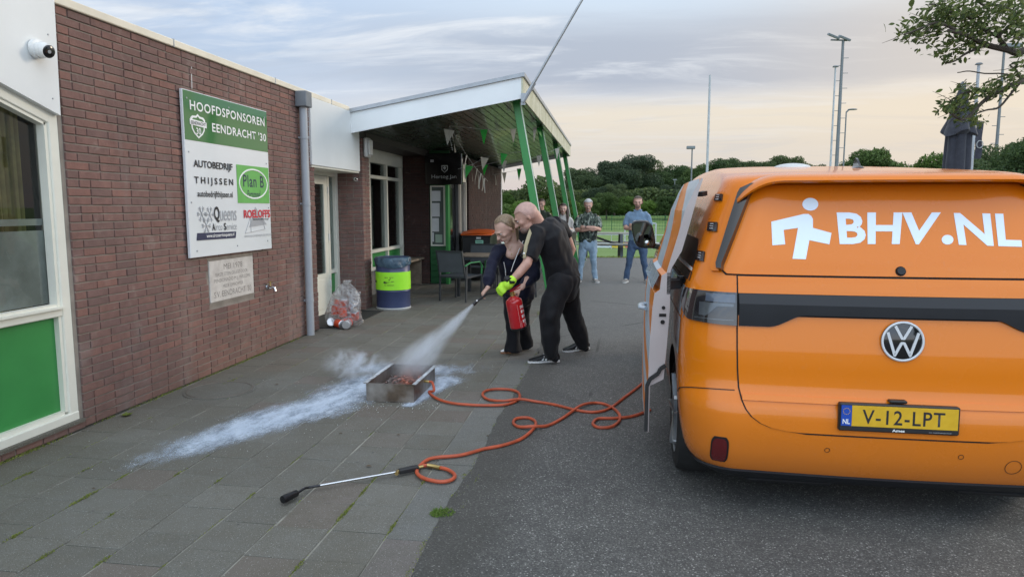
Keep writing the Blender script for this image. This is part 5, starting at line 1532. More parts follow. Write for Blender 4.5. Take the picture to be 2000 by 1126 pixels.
M['blackjersey'] = cloth('black_sports_fabric', (.009, .009, .011), rough=.75, sheen=.08)
M['navyblouse'] = cloth('navy_blouse_fabric', (.008, .009, .024), rough=.75, sheen=.08)
M['blackjean'] = cloth('black_denim', (.009, .009, .012), sheen=.08)
M['hivis'] = plain('fluorescent_glove', (.46, .80, .04), .6, var=.12, vs=25)
M['gold'] = plain('gold_stripe_fabric', (.34, .29, .17), .6, var=.1)
# shoe
def shoe(root, heel, toe, mat, sole, stripes=None, w=.095, h=.10, name='shoe'):
    heel, toe = Vector(heel), Vector(toe); d = toe - heel; L = d.length; d.normalize(); up = Vector((0, 0, 1)); s = d.cross(up).normalized(); up = s.cross(d)
    e = empty(name, (0, 0, 0)); e.parent = root
    Mx = Matrix((s, d, up)).transposed().to_4x4(); Mx.translation = heel
    prof = [(0, .36, .55, h * .72), (.04, .42, .9, h * .95), (.18, .44, 1.0, h * 1.02), (.36, .46, 1, h * .95), (.52, .49, 1, h * .72), (.70, .54, 1, h * .52), (.86, .48, 1, h * .42), (.96, .30, .8, h * .34), (1.0, .12, .5, h * .26)]
    V = []; n = 14
    for (t, wv, k, hh) in prof:
        for i in range(n):
            a = math.pi * 2 * i / n; x = math.cos(a) * wv * w * 1.0; z = .5 * (1 + math.sin(a)); z = .022 + (hh - .022) * (z ** .8)
            V.append(Mx @ Vector((x, t * L, z)))
    b = MB(); b.add(V, [(j * n + i, j * n + (i + 1) % n, (j + 1) * n + (i + 1) % n, (j + 1) * n + i) for j in range(len(prof) - 1) for i in range(n)] + [tuple(range(n))[::-1], tuple((len(prof) - 1) * n + i for i in range(n))])
    b.build('upper', mat, e, smooth=True, angle=R(80))
    out = [(.0, .34), (.10, .44), (.3, .46), (.5, .47), (.70, .56), (.86, .51), (.97, .32), (1.02, .05)]
    pl = [(x * w, t * L) for t, x in out] + [(-x * w, t * L) for t, x in out[::-1]]
    b = MB(); b.prism([(x * .93, y) for x, y in pl], Mx @ Matrix.Translation((0, 0, .002)), .020); b.build('sole', sole, e)
    if stripes:
        b = MB()
        for sd_ in (1, -1):
            for k in range(3):
                t = .36 + k * .11
                p = Mx @ Vector((sd_ * w * .50, t * L, .028)); q = Mx @ Vector((sd_ * w * .36, (t + .02) * L - .03, h * (.88 - .13 * k)))
                b.bar(p, q, .015, .012)
        b.build('stripe', stripes, e)
    b = MB(); b.tube([Mx @ Vector((x * w * .22, (.30 + .05 * i) * L, h * (1.0 - .055 * i))) for i in range(5) for x in (-1, 1)], .004, 5); b.build('lace', sole, e)
    return e

# ---------------------------------------------------------------- the instructor in black
man = empty('person', (-.55, 7.15, 0), 0, 'bald man in black sportswear with neon glove leaning over the woman to guide the hose', 'person')
def W2(root):
    T = Matrix.Translation(-Vector(root.location)); 
    return T
mroot = empty('figure', (0, 0, 0)); bpy.data.objects.remove(mroot)
def local(root, p): return Vector(p) - Vector(root.location)
A = lambda px, py, Y: at(px, py, Y) - Vector(man.location)
b = MB()
hc = A(1028, 424, 6.92); fw = Vector((-.80, -.18, -.50)); upv = Vector((-.42, -.1, .85))
Rm = head_parts(b, hc, fw, upv, .295, 1.1)
nb0 = A(1058, 448, 7.05)
b.tube([hc + Rm @ Vector((0, -.08, -.02)), nb0, A(1066, 458, 7.1)], [.062, .075, .085], 14, caps='round')
# arms (bare forearms)
LS, LE, LW = A(1046, 462, 6.88), A(1029, 515, 6.72), A(996, 551, 6.66)
b.tube([LS, A(1036, 492, 6.8), LE, A(1012, 535, 6.68), LW], [.062, .055, .048, .043, .030], 14, caps='round')
RS, RE, RW = A(1092, 442, 7.30), A(1117, 487, 7.50), A(1098, 515, 7.42)
b.tube([RS, A(1106, 462, 7.42), RE, A(1112, 500, 7.48), RW], [.060, .052, .046, .042, .032], 14, caps='round')
hand_shapes(b, RW, (-.7, -.1, -.5), (0, -1, 0), L=.17, curl=.3, thumb=1)
organic(b, 'body', M['skin'], man, .010, 2)
face_parts(hc, Rm, .295, man, M['shorthair'])
b = MB(); V = []
hb_ = hair_cap(hc, Rm, .295, man, M['stubble'], thick=.004, front=.22, name='cropped_hair')
b = MB(); b.ell(hc + Rm @ Vector((0, .075, -.095)), (.052, .05, .045), Rm, 14, 10); b.build('beard', plain('short_beard', (.22, .14, .11), .7, var=.2, vs=60), man, smooth=True)
# shirt
b = MB()
side = Vector((.12, 1, 0))
b.tube([A(1102, 548, 7.15), A(1096, 525, 7.15), A(1088, 500, 7.13), A(1080, 475, 7.10), A(1074, 455, 7.08), A(1066, 443, 7.06), A(1060, 440, 7.05)],
       [(.205, .185), (.200, .170), (.200, .165), (.218, .172), (.228, .165), (.17, .125), (.09, .085)], 24, caps=True, side=side)
b.tube([A(1066, 448, 7.0), A(1050, 455, 6.90), A(1042, 476, 6.84), A(1032, 506, 6.76)], [.095, .100, .094, .086], 16, side=(0, 1, 0))
b.tube([A(1082, 438, 7.22), A(1096, 443, 7.32), A(1106, 460, 7.42)], [.10, .092, .080], 16)
organic(b, 'shirt', M['blackjersey'], man, .011, 3, cloth=.020, cs=7, seed=3)
b = MB(); b.tube([A(1040, 442, 6.90), A(1034, 457, 6.80), A(1027, 480, 6.72), A(1024, 504, 6.69)], [(.020, .004), (.018, .004), (.018, .004), (.016, .004)], 8, side=(1, .3, 0)); b.build('shoulder_stripe', M['gold'], man, smooth=True)
b = MB(); b.tube([A(1056, 436, 6.99), A(1046, 441, 6.93), A(1040, 452, 6.88)], .009, 8); b.build('collar_piping', M['gold'], man, smooth=True)
b = MB(); b.ell(A(1023.5, 496, 6.70), (.012, .005, .018)); b.build('sleeve_badge', M['wink'], man, smooth=True)
# trousers
b = MB()
b.tube([A(1102, 520, 7.15), A(1103, 545, 7.15), A(1100, 565, 7.15)], [(.16, .14), (.18, .158), (.165, .15)], 20, caps='round', side=side)
b.tube([A(1094, 552, 7.03), A(1082, 585, 6.98), A(1074, 620, 6.93), A(1076, 655, 6.95), A(1077, 692, 6.96)], [.125, .124, .108, .096, .070], 18, caps='round')
b.tube([A(1108, 552, 7.30), A(1112, 590, 7.38), A(1121, 620, 7.44), A(1132, 650, 7.50), A(1139, 673, 7.53)], [.118, .114, .100, .088, .064], 18, caps='round')
organic(b, 'trousers', M['blackjersey'], man, .011, 3, cloth=.024, cs=6.5, seed=9)
b = MB(); b.tube([A(1063.5, 636, 6.885), A(1065, 652, 6.885)], (.006, .003), 6); b.build('leg_print', M['wink'], man)
blk = plain('black_shoe_leather', (.014, .014, .016), .45, var=.15)
g = gnd(1092, 706); g2 = gnd(1042, 716); shoe(man, Vector((g.x, g.y, 0)) - man.location, Vector((g.x - .31, g.y - .10, 0)) - man.location, blk, M['whitepaint'], M['wink'], w=.105, h=.115)
g = gnd(1150, 684); shoe(man, Vector((g.x, g.y, .02)) - man.location, Vector((g.x - .28, g.y - .14, 0)) - man.location, blk, M['whitepaint'], M['wink'], w=.105, h=.115)
b = MB(); b.tube([A(1080, 694, 6.97), A(1084, 700, 6.98)], [.036, .038], 12, caps='round'); b.tube([A(1139, 675, 7.53), A(1144, 680, 7.54)], [.034, .036], 12, caps='round'); b.build('socks', M['blackjersey'], man, smooth=True)
# glove on the hose
b = MB(); b.tube([A(1001, 546, 6.66), A(992, 556, 6.64)], [.045, .05], 12, caps='round')
hand_shapes(b, A(994, 554, 6.64), (-.80, -.15, -.62), (.1, .9, -.35), L=.20, curl=.55, thumb=-1, w=.10)
organic(b, 'glove', M['hivis'], man, .008, 1)
b = MB(); b.tube([A(996, 549, 6.62), A(989, 544, 6.66)], .036, 12); b.bar(A(1001, 552, 6.60), A(994, 543, 6.66), .05, .02); b.build('wrist_watch', M['black'], man)

# ---------------------------------------------------------------- the woman with the extinguisher
wom = empty('person', (-1.1, 7.35, 0), 0, 'blonde woman in a navy blouse bending forward and aiming the extinguisher hose', 'person')
A = lambda px, py, Y: at(px, py, Y) - Vector(wom.location)
b = MB()
hc = A(987, 446, 6.98); fw = Vector((-.58, -.45, -.62)); upv = Vector((-.25, -.25, .85)); H_ = .280
Rm = head_parts(b, hc, fw, upv, H_, .9)
b.tube([hc + Rm @ Vector((0, -.05, -.03)), A(1003, 468, 7.08), A(1007, 482, 7.14)], [.050, .052, .075], 14, caps='round')
b.tube([A(1005, 478, 7.10), A(998, 498, 7.06)], [(.115, .06), (.06, .045)], 14, caps='round', side=(1, .3, 0))
RSh, RWr = A(972, 487, 7.05), A(953, 561, 6.80)
b.tube([A(957, 540, 6.85), RWr], [.034, .026], 12, caps='round')
hand_shapes(b, RWr, (-.62, -.05, -.72), (.55, .3, -.35), L=.17, curl=.65, thumb=-1, w=.075)
b.tube([A(1030, 545, 7.06), A(1019, 562, 6.98)], [.036, .027], 12, caps='round')
hand_shapes(b, A(1018, 561, 6.98), (-.75, -.1, -.55), (.1, .35, -.9), L=.17, curl=.9, thumb=1, w=.078)
organic(b, 'body', M['skin2'], wom, .009, 2)
face_parts(hc, Rm, H_, wom, M['blondhair'])
hair_cap(hc, Rm, H_, wom, M['blondhair'], thick=.014, front=.10)
b = MB(); b.tube([hc + Rm @ Vector((.0, -.09, .02)), hc + Rm @ Vector((.0, -.125, -.03)), A(1008, 455, 7.05), A(1010, 465, 7.06), A(1008, 473, 7.06)], [.035, .036, .028, .020, .008], 12, caps='round'); b.build('ponytail', M['blondhair'], wom, smooth=True)
b = MB(); b.ell(hc + Rm @ Vector((.09, -.01, -.045)), .007); b.ell(hc + Rm @ Vector((-.09, -.01, -.045)), .007); b.build('earring', M['brass'], wom, smooth=True)
b = MB(); b.tube([A(990, 480, 7.02), A(996, 489, 6.985), A(1000, 480, 7.0)], .0025, 5); b.ell(A(996, 488, 6.98), .006); b.ell(A(999, 496, 6.985), .006); b.build('necklace', M['brass'], wom, smooth=True)
b = MB(); sd_ = Vector((1, .35, 0))
b.tube([A(1013, 572, 7.36), A(1012, 552, 7.34), A(1008, 528, 7.28), A(1004, 505, 7.20), A(1004, 490, 7.17), A(1006, 482, 7.17)], [(.185, .13), (.18, .125), (.175, .12), (.185, .115), (.17, .085), (.13, .05)], 22, caps='round', side=sd_)
b.tube([A(986, 486, 7.12), A(972, 488, 7.05), A(964, 510, 6.98), A(957, 530, 6.90), A(954, 545, 6.84), A(953, 554, 6.82)], [.060, .070, .062, .064, .066, .046], 14, caps='round')
b.tube([A(1024, 486, 7.20), A(1037, 490, 7.26), A(1044, 515, 7.24), A(1040, 536, 7.16), A(1031, 548, 7.08), A(1023, 556, 7.02)], [.060, .070, .066, .074, .066, .045], 14, caps='round')
organic(b, 'blouse', M['navyblouse'], wom, .010, 3, cloth=.020, cs=8, seed=21)
for q in ([(1022, 470, 7.12), (1013, 490, 7.04), (1003, 515, 7.03), (998, 530, 7.04)], [(984, 512, 7.02), (987, 527, 7.06), (988, 543, 7.10)]):
    b = MB(); b.tube([A(*p) for p in q], .0045, 6); b.build('white_piping', M['wink'], wom, smooth=True)
b = MB()
b.tube([A(1012, 560, 7.36), A(1013, 580, 7.38)], [(.17, .125), (.165, .13)], 18, caps='round', side=sd_)
b.tube([A(1000, 578, 7.33), A(998, 610, 7.35), A(1001, 635, 7.38), A(1003, 660, 7.40), A(1003, 686, 7.40)], [.095, .080, .072, .085, .105], 16, caps=True)
b.tube([A(1021, 578, 7.45), A(1020, 610, 7.52), A(1021, 635, 7.58), A(1024, 655, 7.62), A(1027, 676, 7.66)], [.095, .080, .072, .080, .095], 16, caps=True)
organic(b, 'trousers', M['blackjean'], wom, .011, 3, cloth=.022, cs=7, seed=5)
b = MB()
g = gnd(1012, 686); shoe(wom, Vector((g.x, g.y, 0)) - wom.location, Vector((g.x - .17, g.y - .14, 0)) - wom.location, M['whitepaint'], plain('gum_sole', (.30, .14, .07), .7), w=.09, h=.085)
g = gnd(1036, 676); shoe(wom, Vector((g.x, g.y, 0)) - wom.location, Vector((g.x - .17, g.y - .14, 0)) - wom.location, M['whitepaint'], plain('gum_sole', (.30, .14, .07), .7), w=.09, h=.085)

# ---------------------------------------------------------------- fire extinguisher
M['extred'] = plain('extinguisher_red', (.50, .012, .018), .22, var=.05, coat=.6)
e0, e1 = at(1002.5, 583, 6.86), at(1013, 640, 6.90)
ex = empty('fire_extinguisher', e1, 0, 'red foam fire extinguisher with white instruction print held by the woman', 'fire extinguisher')
ax_ = (e0 - e1); Lx = ax_.length; az = ax_.normalized(); ay = Vector((0, 1, 0)); ay = (ay - az * ay.dot(az)).normalized(); axx = ay.cross(az)
EM = Matrix((axx, ay, az)).transposed().to_4x4()
r_ = .083
b = MB(); b.tube([EM @ Vector((0, 0, z)) for z in (0, .012, .02, Lx - .03, Lx - .01, Lx + .012, Lx + .03)], [r_ * .9, r_ * .98, r_, r_, r_ * .93, r_ * .6, r_ * .25], 30); b.build('tank', M['extred'], ex, smooth=True)
b = MB(); b.tube([EM @ Vector((0, 0, -.006)), EM @ Vector((0, 0, .016))], [r_ * .93, r_ * 1.015], 30); b.build('foot_ring', M['black'], ex, smooth=True)
b = MB(); b.tube([EM @ Vector((0, 0, Lx + .02)), EM @ Vector((0, 0, Lx + .075))], [.022, .018], 14); b.cyl(EM @ Vector((-.03, 0, Lx + .05)), EM @ Vector((.03, 0, Lx + .05)), .011, n=10); b.build('valve', M['brass'], ex, smooth=True)
b = MB(); b.bar(EM @ Vector((-.02, 0, Lx + .075)), EM @ Vector((.09, 0, Lx + .10)), .028, .009); b.bar(EM @ Vector((-.015, 0, Lx + .085)), EM @ Vector((.10, 0, Lx + .135)), .026, .008); b.build('lever', M['extred'], ex)
def on_tank(x, y, z):  # x along the circumference (m), y up
    a = x / r_ - 1.15; rr = r_ + .0012 + z
    return EM @ Vector((rr * math.sin(a + .55), -rr * math.cos(a + .55), y))
for (s_, x0, y0, w_, h_) in (('SPRAY', .115, Lx - .10, .075, .032), ('BRANDBLUSSER', .03, Lx - .035, .0001, .0001)):
    if w_ > .001: lettering(s_, x0, y0, w_, h_, None, M['wink'], ex, warp=on_tank, bold=.02)
b = MB()
def tq(x0, y0, x1, y1): b.add([on_tank(x0, y0, 0), on_tank(x1, y0, 0), on_tank(x1, y1, 0), on_tank(x0, y1, 0)], [(0, 1, 2, 3)])
for k in range(3):
    y = Lx - .145 - .05 * k; tq(.118 + .002 * k, y, .135, y + .030); tq(.142, y + .002, .147, y + .026); tq(.152, y + .012, .164, y + .028); tq(.17, y + .002, .185, y + .012)
for k in range(8): tq(.10, .022 + k * .0085, .145, .0245 + k * .0085)
tq(.088, .02, .0895, Lx - .05); tq(.088, Lx - .088, .15, Lx - .0865); tq(.088, .10, .19, .1015)
for k in range(5): tq(.155, .03 + k * .012, .19, .036 + k * .012)
b.build('instruction_print', M['wink'], ex)
b = MB(); pts = [e0 + EM @ Vector((-.03, 0, .05)), at(990, 571, 6.72), at(975, 571, 6.66), at(962, 572, 6.72), at(952, 573, 6.78), at(942, 580, 6.77), at(932, 587, 6.74)]
b.tube([p - e1 for p in pts], .011, 10); b.build('hose', M['rubber'], ex, smooth=True)
nz0, nz1 = at(936, 584, 6.75), at(924, 595, 6.71)
b = MB(); b.tube([nz0 - e1, nz1 - e1], [.012, .019], 14); b.build('nozzle', M['black'], ex, smooth=True)
b = MB(); b.ell(at(931.5, 587, 6.70) - e1, .010); b.build('nozzle_knob', M['wink'], ex, smooth=True)

# ---------------------------------------------------------------- the onlookers
def onlooker(loc, rz, H, label, shirt, pants, hairm, skin, long_hair=False, sleeve='short', shoes=None, tilt=.15, wide=.16, fat=1.0, smile=False, toe_out=.2, arms='crossed', cardigan=None):
    rt = empty('person', loc, rz, label, 'person', None)
    k = H / 1.80
    P = lambda x, y, z: Vector((x, y, z)) * k
    hh = .275 * k; hc = P(0, -.03, 1.662)
    b = MB()
    Rm = head_parts(b, hc, (0, -1, -tilt), (0, -.1, 1), hh)
    b.tube([P(0, .01, 1.60), P(0, .02, 1.50), P(0, .02, 1.46)], [.055 * k, .060 * k, .075 * k], 12, caps='round')
    for s in (1, -1):
        if sleeve == 'short': b.tube([P(s * .20, .0, 1.40), P(s * .235, -.02, 1.27), P(s * .245, -.05, 1.16)], [.046 * k * fat, .046 * k * fat, .044 * k], 12, caps='round')
        up_ = .045 if s > 0 else -.005
        b.tube([P(s * .245, -.05, 1.14), P(s * .12, -.19, 1.14 + up_), P(-s * .04, -.22 - (.03 if s > 0 else 0), 1.155 + up_)], [.046 * k, .042 * k, .028 * k], 12, caps='round')
        hand_shapes(b, P(-s * .04, -.22 - (.03 if s > 0 else 0), 1.155 + up_), (-s, .12, .05), (0, 1, 0), L=.17 * k, curl=.35, thumb=s, w=.075 * k)
    organic(b, 'body', skin, rt, .014 if H > 1.7 else .013, 1)
    face_parts(hc, Rm, hh, rt, hairm, smile=smile)
    hair_cap(hc, Rm, hh, rt, hairm, thick=.022 if not long_hair else .04, front=.18)
    if long_hair:
        b = MB()
        for s in (1, -1): b.tube([hc + P(s * .075, .01, .05), hc + P(s * .105, .0, -.06), hc + P(s * .115, -.03, -.17), hc + P(s * .105, -.075, -.30), hc + P(s * .10, -.09, -.38)], [(.03 * k, .05 * k), (.035 * k, .05 * k), (.04 * k, .04 * k), (.035 * k, .025 * k), (.015 * k, .01 * k)], 10, caps='round')
        b.tube([hc + P(0, .07, .02), hc + P(0, .09, -.12), hc + P(0, .10, -.28)], [(.09 * k, .05 * k), (.11 * k, .045 * k), (.10 * k, .03 * k)], 12, caps='round')
        organic(b, 'long_hair', hairm, rt, .012, 2)
    b = MB()
    b.tube([P(0, .0, .90), P(0, -.01, 1.02), P(0, -.015, 1.15), P(0, .0, 1.30), P(0, .01, 1.42), P(0, .02, 1.49)], [(.175 * k * fat, .115 * k * fat), (.175 * k * fat, .13 * k * fat), (.180 * k * fat, .13 * k * fat), (.20 * k, .125 * k), (.19 * k, .095 * k), (.09 * k, .07 * k)], 22, caps='round', side=(1, 0, 0))
    for s in (1, -1):
        ends = [P(s * .15, .01, 1.43), P(s * .205, .0, 1.38), P(s * .235, -.015, 1.27), P(s * .242, -.03, 1.22)]
        if sleeve == 'long':
            ends += [P(s * .25, -.05, 1.13), P(s * .13, -.185, 1.145), P(-s * .0, -.215, 1.16)]
            b.tube(ends, [.050 * k, .056 * k, .054 * k, .054 * k, .056 * k, .052 * k, .042 * k], 12, caps='round')
        else: b.tube(ends, [.052 * k, .060 * k * fat, .060 * k * fat, .062 * k * fat], 12, caps='round')
    organic(b, 'shirt', shirt, rt, .012, 2, cloth=.016, cs=9, seed=H * 10)
    b = MB()
    for s in (1, -1): b.tube([P(s * .02, -.055, 1.43), P(s * .055, -.02, 1.50), P(s * .075, .03, 1.515)], [(.02 * k, .006 * k), (.028 * k, .007 * k), (.02 * k, .006 * k)], 8, caps='round')
    b.build('collar', shirt, rt, smooth=True)
    b = MB(); b.tube([P(0, .0, .80), P(0, .0, .97)], [(.165 * k * fat, .115 * k * fat), (.170 * k * fat, .118 * k * fat)], 18, caps='round', side=(1, 0, 0))
    for s in (1, -1): b.tube([P(s * .09, 0, .84), P(s * (.09 + wide * .25), -.01, .68), P(s * (.07 + wide * .55), -.015, .48), P(s * (.07 + wide * .75), .01, .28), P(s * (.07 + wide), .02, .07)], [.092 * k * fat, .086 * k * fat, .068 * k * fat, .062 * k, .056 * k], 14, caps='round')
    organic(b, 'trousers', pants, rt, .012, 2, cloth=.020, cs=9, seed=H * 3)
    for s in (1, -1):
        x = s * (.07 + wide)
        shoe(rt, P(x - s * .02, .09, 0), P(x + s * toe_out * .25, -.19, 0), shoes or M['greyshoe'], M['whitepaint'], w=.10 * k, h=.09 * k)
    return rt
M['greyshoe'] = cloth('grey_canvas_shoe', (.24, .22, .20)); M['whiteshoe'] = cloth('white_canvas_shoe', (.50, .52, .54))
def denim(name, c):
    t = NT(name); n = t.noise(5, 5, .65); f = t.noise(120, 2); 
    cc = t.ramp(n, [(.30, tuple(x * .72 for x in c)), (.72, tuple(min(1, x * 1.25) for x in c))]); t.col(t.mix(.3, cc, t.ramp(f, [(.3, .7), (.7, 1.15)]), 'MULTIPLY')); t.rough(.85); t.bump(t.noise(18, 4), .4, .01); return t.mat
M['lightjean'] = denim('light_blue_denim', (.27, .37, .47)); M['bluejean'] = denim('mid_blue_denim', (.055, .095, .17))
M['bluepolo'] = cloth('heather_blue_polo', (.155, .235, .335), .1)
t = NT('leaf_print_shirt'); v1 = t.voro(26, t.mapping((1, 1, .55)), out='Color'); vv = t.sep(v1)[0]; n_ = t.noise(30, 4, .7, dist=1.5)
t.col(t.ramp(t.math('ADD', t.math('MULTIPLY', vv, .45), t.math('MULTIPLY', n_, .55)), [(.25, (.015, .022, .018)), (.42, (.045, .065, .048)), (.52, (.10, .125, .095)), (.62, (.30, .33, .29)), (.70, (.04, .055, .04))], 'CONSTANT')); t.rough(.8); M['leafshirt'] = t.mat
M['oatmeal'] = cloth('off_white_cardigan', (.55, .52, .48)); M['olive'] = cloth('dark_olive_shirt', (.030, .040, .025)); M['khaki'] = cloth('khaki_trousers', (.16, .15, .11))
p1 = onlooker((-.50, 14.95, 0), R(4), 1.77, 'grey haired man in a leaf print shirt and light jeans with crossed arms', M['leafshirt'], M['lightjean'], M['greyhair'], M['skin'], tilt=.32, fat=1.12, wide=.10, smile=True)
b = MB(); kq = 1.77 / 1.8; b.tube([Vector((-.035, -.235, 1.20)) * kq, Vector((-.065, -.232, 1.205)) * kq], .037, 12); b.build('wrist_watch', M['black'], p1, smooth=True)
p2 = onlooker((.54, 15.0, 0), R(-3), 1.83, 'man in a light blue polo and blue jeans with crossed arms beside the van mirror', M['bluepolo'], M['bluejean'], M['shorthair'], M['skin'], tilt=.10, wide=.14, fat=1.05)
b = MB(); kq = 1.83 / 1.8; b.ell(Vector((0, -.095, 1.585)) * kq, (.052, .045, .045)); b.build('beard', plain('short_beard', (.20, .12, .09), .7, var=.2, vs=60), p2, smooth=True)
p3 = onlooker((-1.10, 15.95, 0), R(6), 1.68, 'smiling woman with long dark hair in an off white cardigan by a green post', M['oatmeal'], M['lightjean'], M['brownhair'], M['skin2'], long_hair=True, sleeve='long', tilt=.12, wide=.05, smile=True, shoes=M['whiteshoe'])
p4 = onlooker((-1.70, 17.0, 0), R(-5), 1.80, 'man in a dark olive shirt mostly hidden behind the first green post', M['olive'], M['khaki'], M['shorthair'], M['skin'], tilt=.18, wide=.08, smile=True)

# ================================================================ PROPS
# ---- burner tray
tr = empty('fire_tray', (-1.787, 5.75, 0), 0, 'open sheet metal fire training tray with embers and ash on the slabs', 'fire tray')
t = NT('scorched_steel'); n_ = t.noise(7, 6, .7); n2_ = t.noise(2.4, 4, .6)
t.col(t.mix(t.ramp(n2_, [(.35, 0), (.6, 1)]), t.ramp(n_, [(.3, (.34, .31, .28)), (.7, (.52, .49, .46))]), t.ramp(n_, [(.3, (.09, .07, .055)), (.7, (.20, .15, .11))]))); t.rough(t.math('ADD', t.math('MULTIPLY', n_, .4), .25)); _set(t.bsdf, 'Metallic', .75); M['scorch'] = t.mat
X0, X1, Y0, Y1, ZT = -.202, .202, -.35, .35, .155
b = MB()
b.box((X0, Y0, .004), (X1, Y0 + .004, ZT)); b.box((X0, Y1 - .004, .004), (X1, Y1, ZT)); b.box((X0, Y0 + .004, .004), (X0 + .004, Y1 - .004, ZT)); b.box((X1 - .004, Y0 + .004, .004), (X1, Y1 - .004, ZT)); b.box((X0 + .004, Y0 + .004, .004), (X1 - .004, Y1 - .004, .012))
b.build('tray_wall', M['scorch'], tr)
t = NT('powdered_steel_rim'); n_ = t.noise(22, 5, .7); t.col(t.ramp(n_, [(.35, (.22, .22, .22)), (.6, (.62, .65, .69))])); t.rough(.6); t.bump(n_, .5, .004); M['rim'] = t.mat
b = MB(); b.box((X0 - .022, Y0 - .004, ZT), (X0 + .010, Y1 + .004, ZT + .006)); b.build('side_rim', M['rim'], tr); b = MB(); b.box((X1 - .010, Y0 - .004, ZT), (X1 + .022, Y1 + .004, ZT + .006)); b.build('side_rim', M['rim'], tr)
b = MB(); b.box((X0 - .02, Y0 - .010, ZT), (X1 + .02, Y0 - .0045, ZT + .004)); b.box((X0, Y1 + .004, ZT), (X1, Y1 + .010, ZT + .004)); b.build('end_rim', M['scorch'], tr)
# embers, ash and a hint of flame
t = NT('embers_and_ash'); n_ = t.noise(26, 5, .7); n2_ = t.noise(6, 3, .6)
t.col(t.ramp(n_, [(.3, (.03, .025, .022)), (.55, (.16, .13, .12)), (.75, (.50, .50, .50))])); t.rough(.95)
sp_ = t.sep(); gl = t.math('MULTIPLY', t.ramp(n_, [(.50, 0.0), (.66, 1.0)]), t.ramp(n2_, [(.42, 0), (.60, 1)]))
_em = t.bsdf.inputs['Emission Color']; _em.default_value = (1.0, .16, .02, 1); t.wire(t.math('MULTIPLY', gl, .38), t.bsdf.inputs['Emission Strength']); t.bump(n_, .8, .02); M['ember'] = t.mat
rb = random.Random(4)
b = MB(); nx, ny_ = 26, 44; V = []
for j in range(ny_ + 1):
    for i in range(nx + 1):
        x = X0 + .006 + (X1 - X0 - .012) * i / nx; y = Y0 + .006 + (Y1 - Y0 - .012) * j / ny_
        V.append((x, y, .045 + .022 * mnoise.noise(Vector((x * 14, y * 14, 1))) + .014 * mnoise.noise(Vector((x * 50, y * 50, 3)))))
b.add(V, [(j * (nx + 1) + i, j * (nx + 1) + i + 1, (j + 1) * (nx + 1) + i + 1, (j + 1) * (nx + 1) + i) for j in range(ny_) for i in range(nx)]); b.build('ember_bed', M['ember'], tr, smooth=True)
b = MB()
for k in range(46):
    x, y = rb.uniform(X0 + .04, X1 - .04), rb.uniform(Y0 + .05, Y1 - .05); b.ell((x, y, .065 + rb.uniform(0, .02)), (rb.uniform(.012, .03), rb.uniform(.012, .03), rb.uniform(.008, .018)), None, 7, 5)
o = tag(b.build('coals', M['ember'], tr, smooth=True), kind='stuff')
t = NT('low_flame'); t.n.remove(t.bsdf); vp = t.node('ShaderNodeVolumePrincipled'); vp.inputs['Color'].default_value = (.45, .25, .2, 1)
fz = t.sep()[2]; fn = t.noise(9, 4, .6, t.mapping((1, 1, .6)))
fd = t.math('MULTIPLY', t.ramp(fn, [(.50, 0), (.68, 1)]), t.ramp(fz, [(.05, 1.0), (.24, 0.0)]))
t.wire(t.math('MULTIPLY', fd, 3.0), vp.inputs['Density']); vp.inputs['Emission Color'].default_value = (1, .22, .05, 1); t.wire(t.math('MULTIPLY', fd, .7), vp.inputs['Emission Strength']); t.l.new(vp.outputs[0], t.out.inputs['Volume']); M['flame'] = t.mat
b = MB(); b.ell((.05, .05, .10), (.13, .24, .11), None, 18, 12); b.build('low_flame', M['flame'], tr, smooth=True)['kind'] = 'stuff'
b = MB(); b.cyl((X1, -.02, .105), (X1 + .045, -.02, .098), .012, n=10); b.build('gas_inlet', M['brass'], tr, smooth=True)

# ---- powder spread over the slabs
def powder_density(x, y):
    # streak 1: towards the lower left; axis through these ground points with half widths
    def streak(pts, x, y):
        best = 0
        for (a, ra, da), (c, rc, dc) in zip(pts[:-1], pts[1:]):
            ax_, ay_ = a; cx, cy = c; dx, dy = cx - ax_, cy - ay_; L2 = dx * dx + dy * dy
            tt = max(0, min(1, ((x - ax_) * dx + (y - ay_) * dy) / L2)); px_, py_ = ax_ + dx * tt, ay_ + dy * tt
            d = math.hypot(x - px_, y - py_); r = ra + (rc - ra) * tt; dd = da + (dc - da) * tt
            best = max(best, dd * (.82 * math.exp(-(d / r) ** 2 * 1.0) + .22 * math.exp(-(d / (r * 1.9)) ** 2)))
        return best
    return min(1.0, max(streak(PW1, x, y), streak(PW2, x, y), streak(PW3, x, y)))
g2 = lambda px, py: tuple(gnd(px, py)[:2])
PW1 = [(g2(150, 905), .16, 0.0), (g2(270, 905), .20, .42), (g2(380, 870), .22, .85), (g2(520, 823), .26, 1.15), (g2(640, 790), .30, 1.0), (g2(720, 745), .30, .85)]
PW2 = [(g2(740, 720), .30, .7), (g2(850, 725), .30, .85), (g2(905, 722), .28, .5), (g2(960, 715), .22, .22), (g2(1010, 700), .20, 0.0)]
PW3 = [(g2(800, 792), .05, 1.2), (g2(835, 765), .11, 1.2), (g2(870, 742), .18, .9)]
b = MB(); V = []; nx, ny_ = 90, 130; xa, xb_, ya, yb_ = -3.75, -.75, 3.4, 7.8
den = []
for j in range(ny_ + 1):
    for i in range(nx + 1):
        x = xa + (xb_ - xa) * i / nx; y = ya + (yb_ - ya) * j / ny_; V.append((x, y, .0065)); den.append(powder_density(x, y))
Fq = [(j * (nx + 1) + i, j * (nx + 1) + i + 1, (j + 1) * (nx + 1) + i + 1, (j + 1) * (nx + 1) + i) for j in range(ny_) for i in range(nx)]
Fq = [f for f in Fq if max(den[k] for k in f) > .015]
b.add(V, Fq)
t = NT('extinguisher_powder')
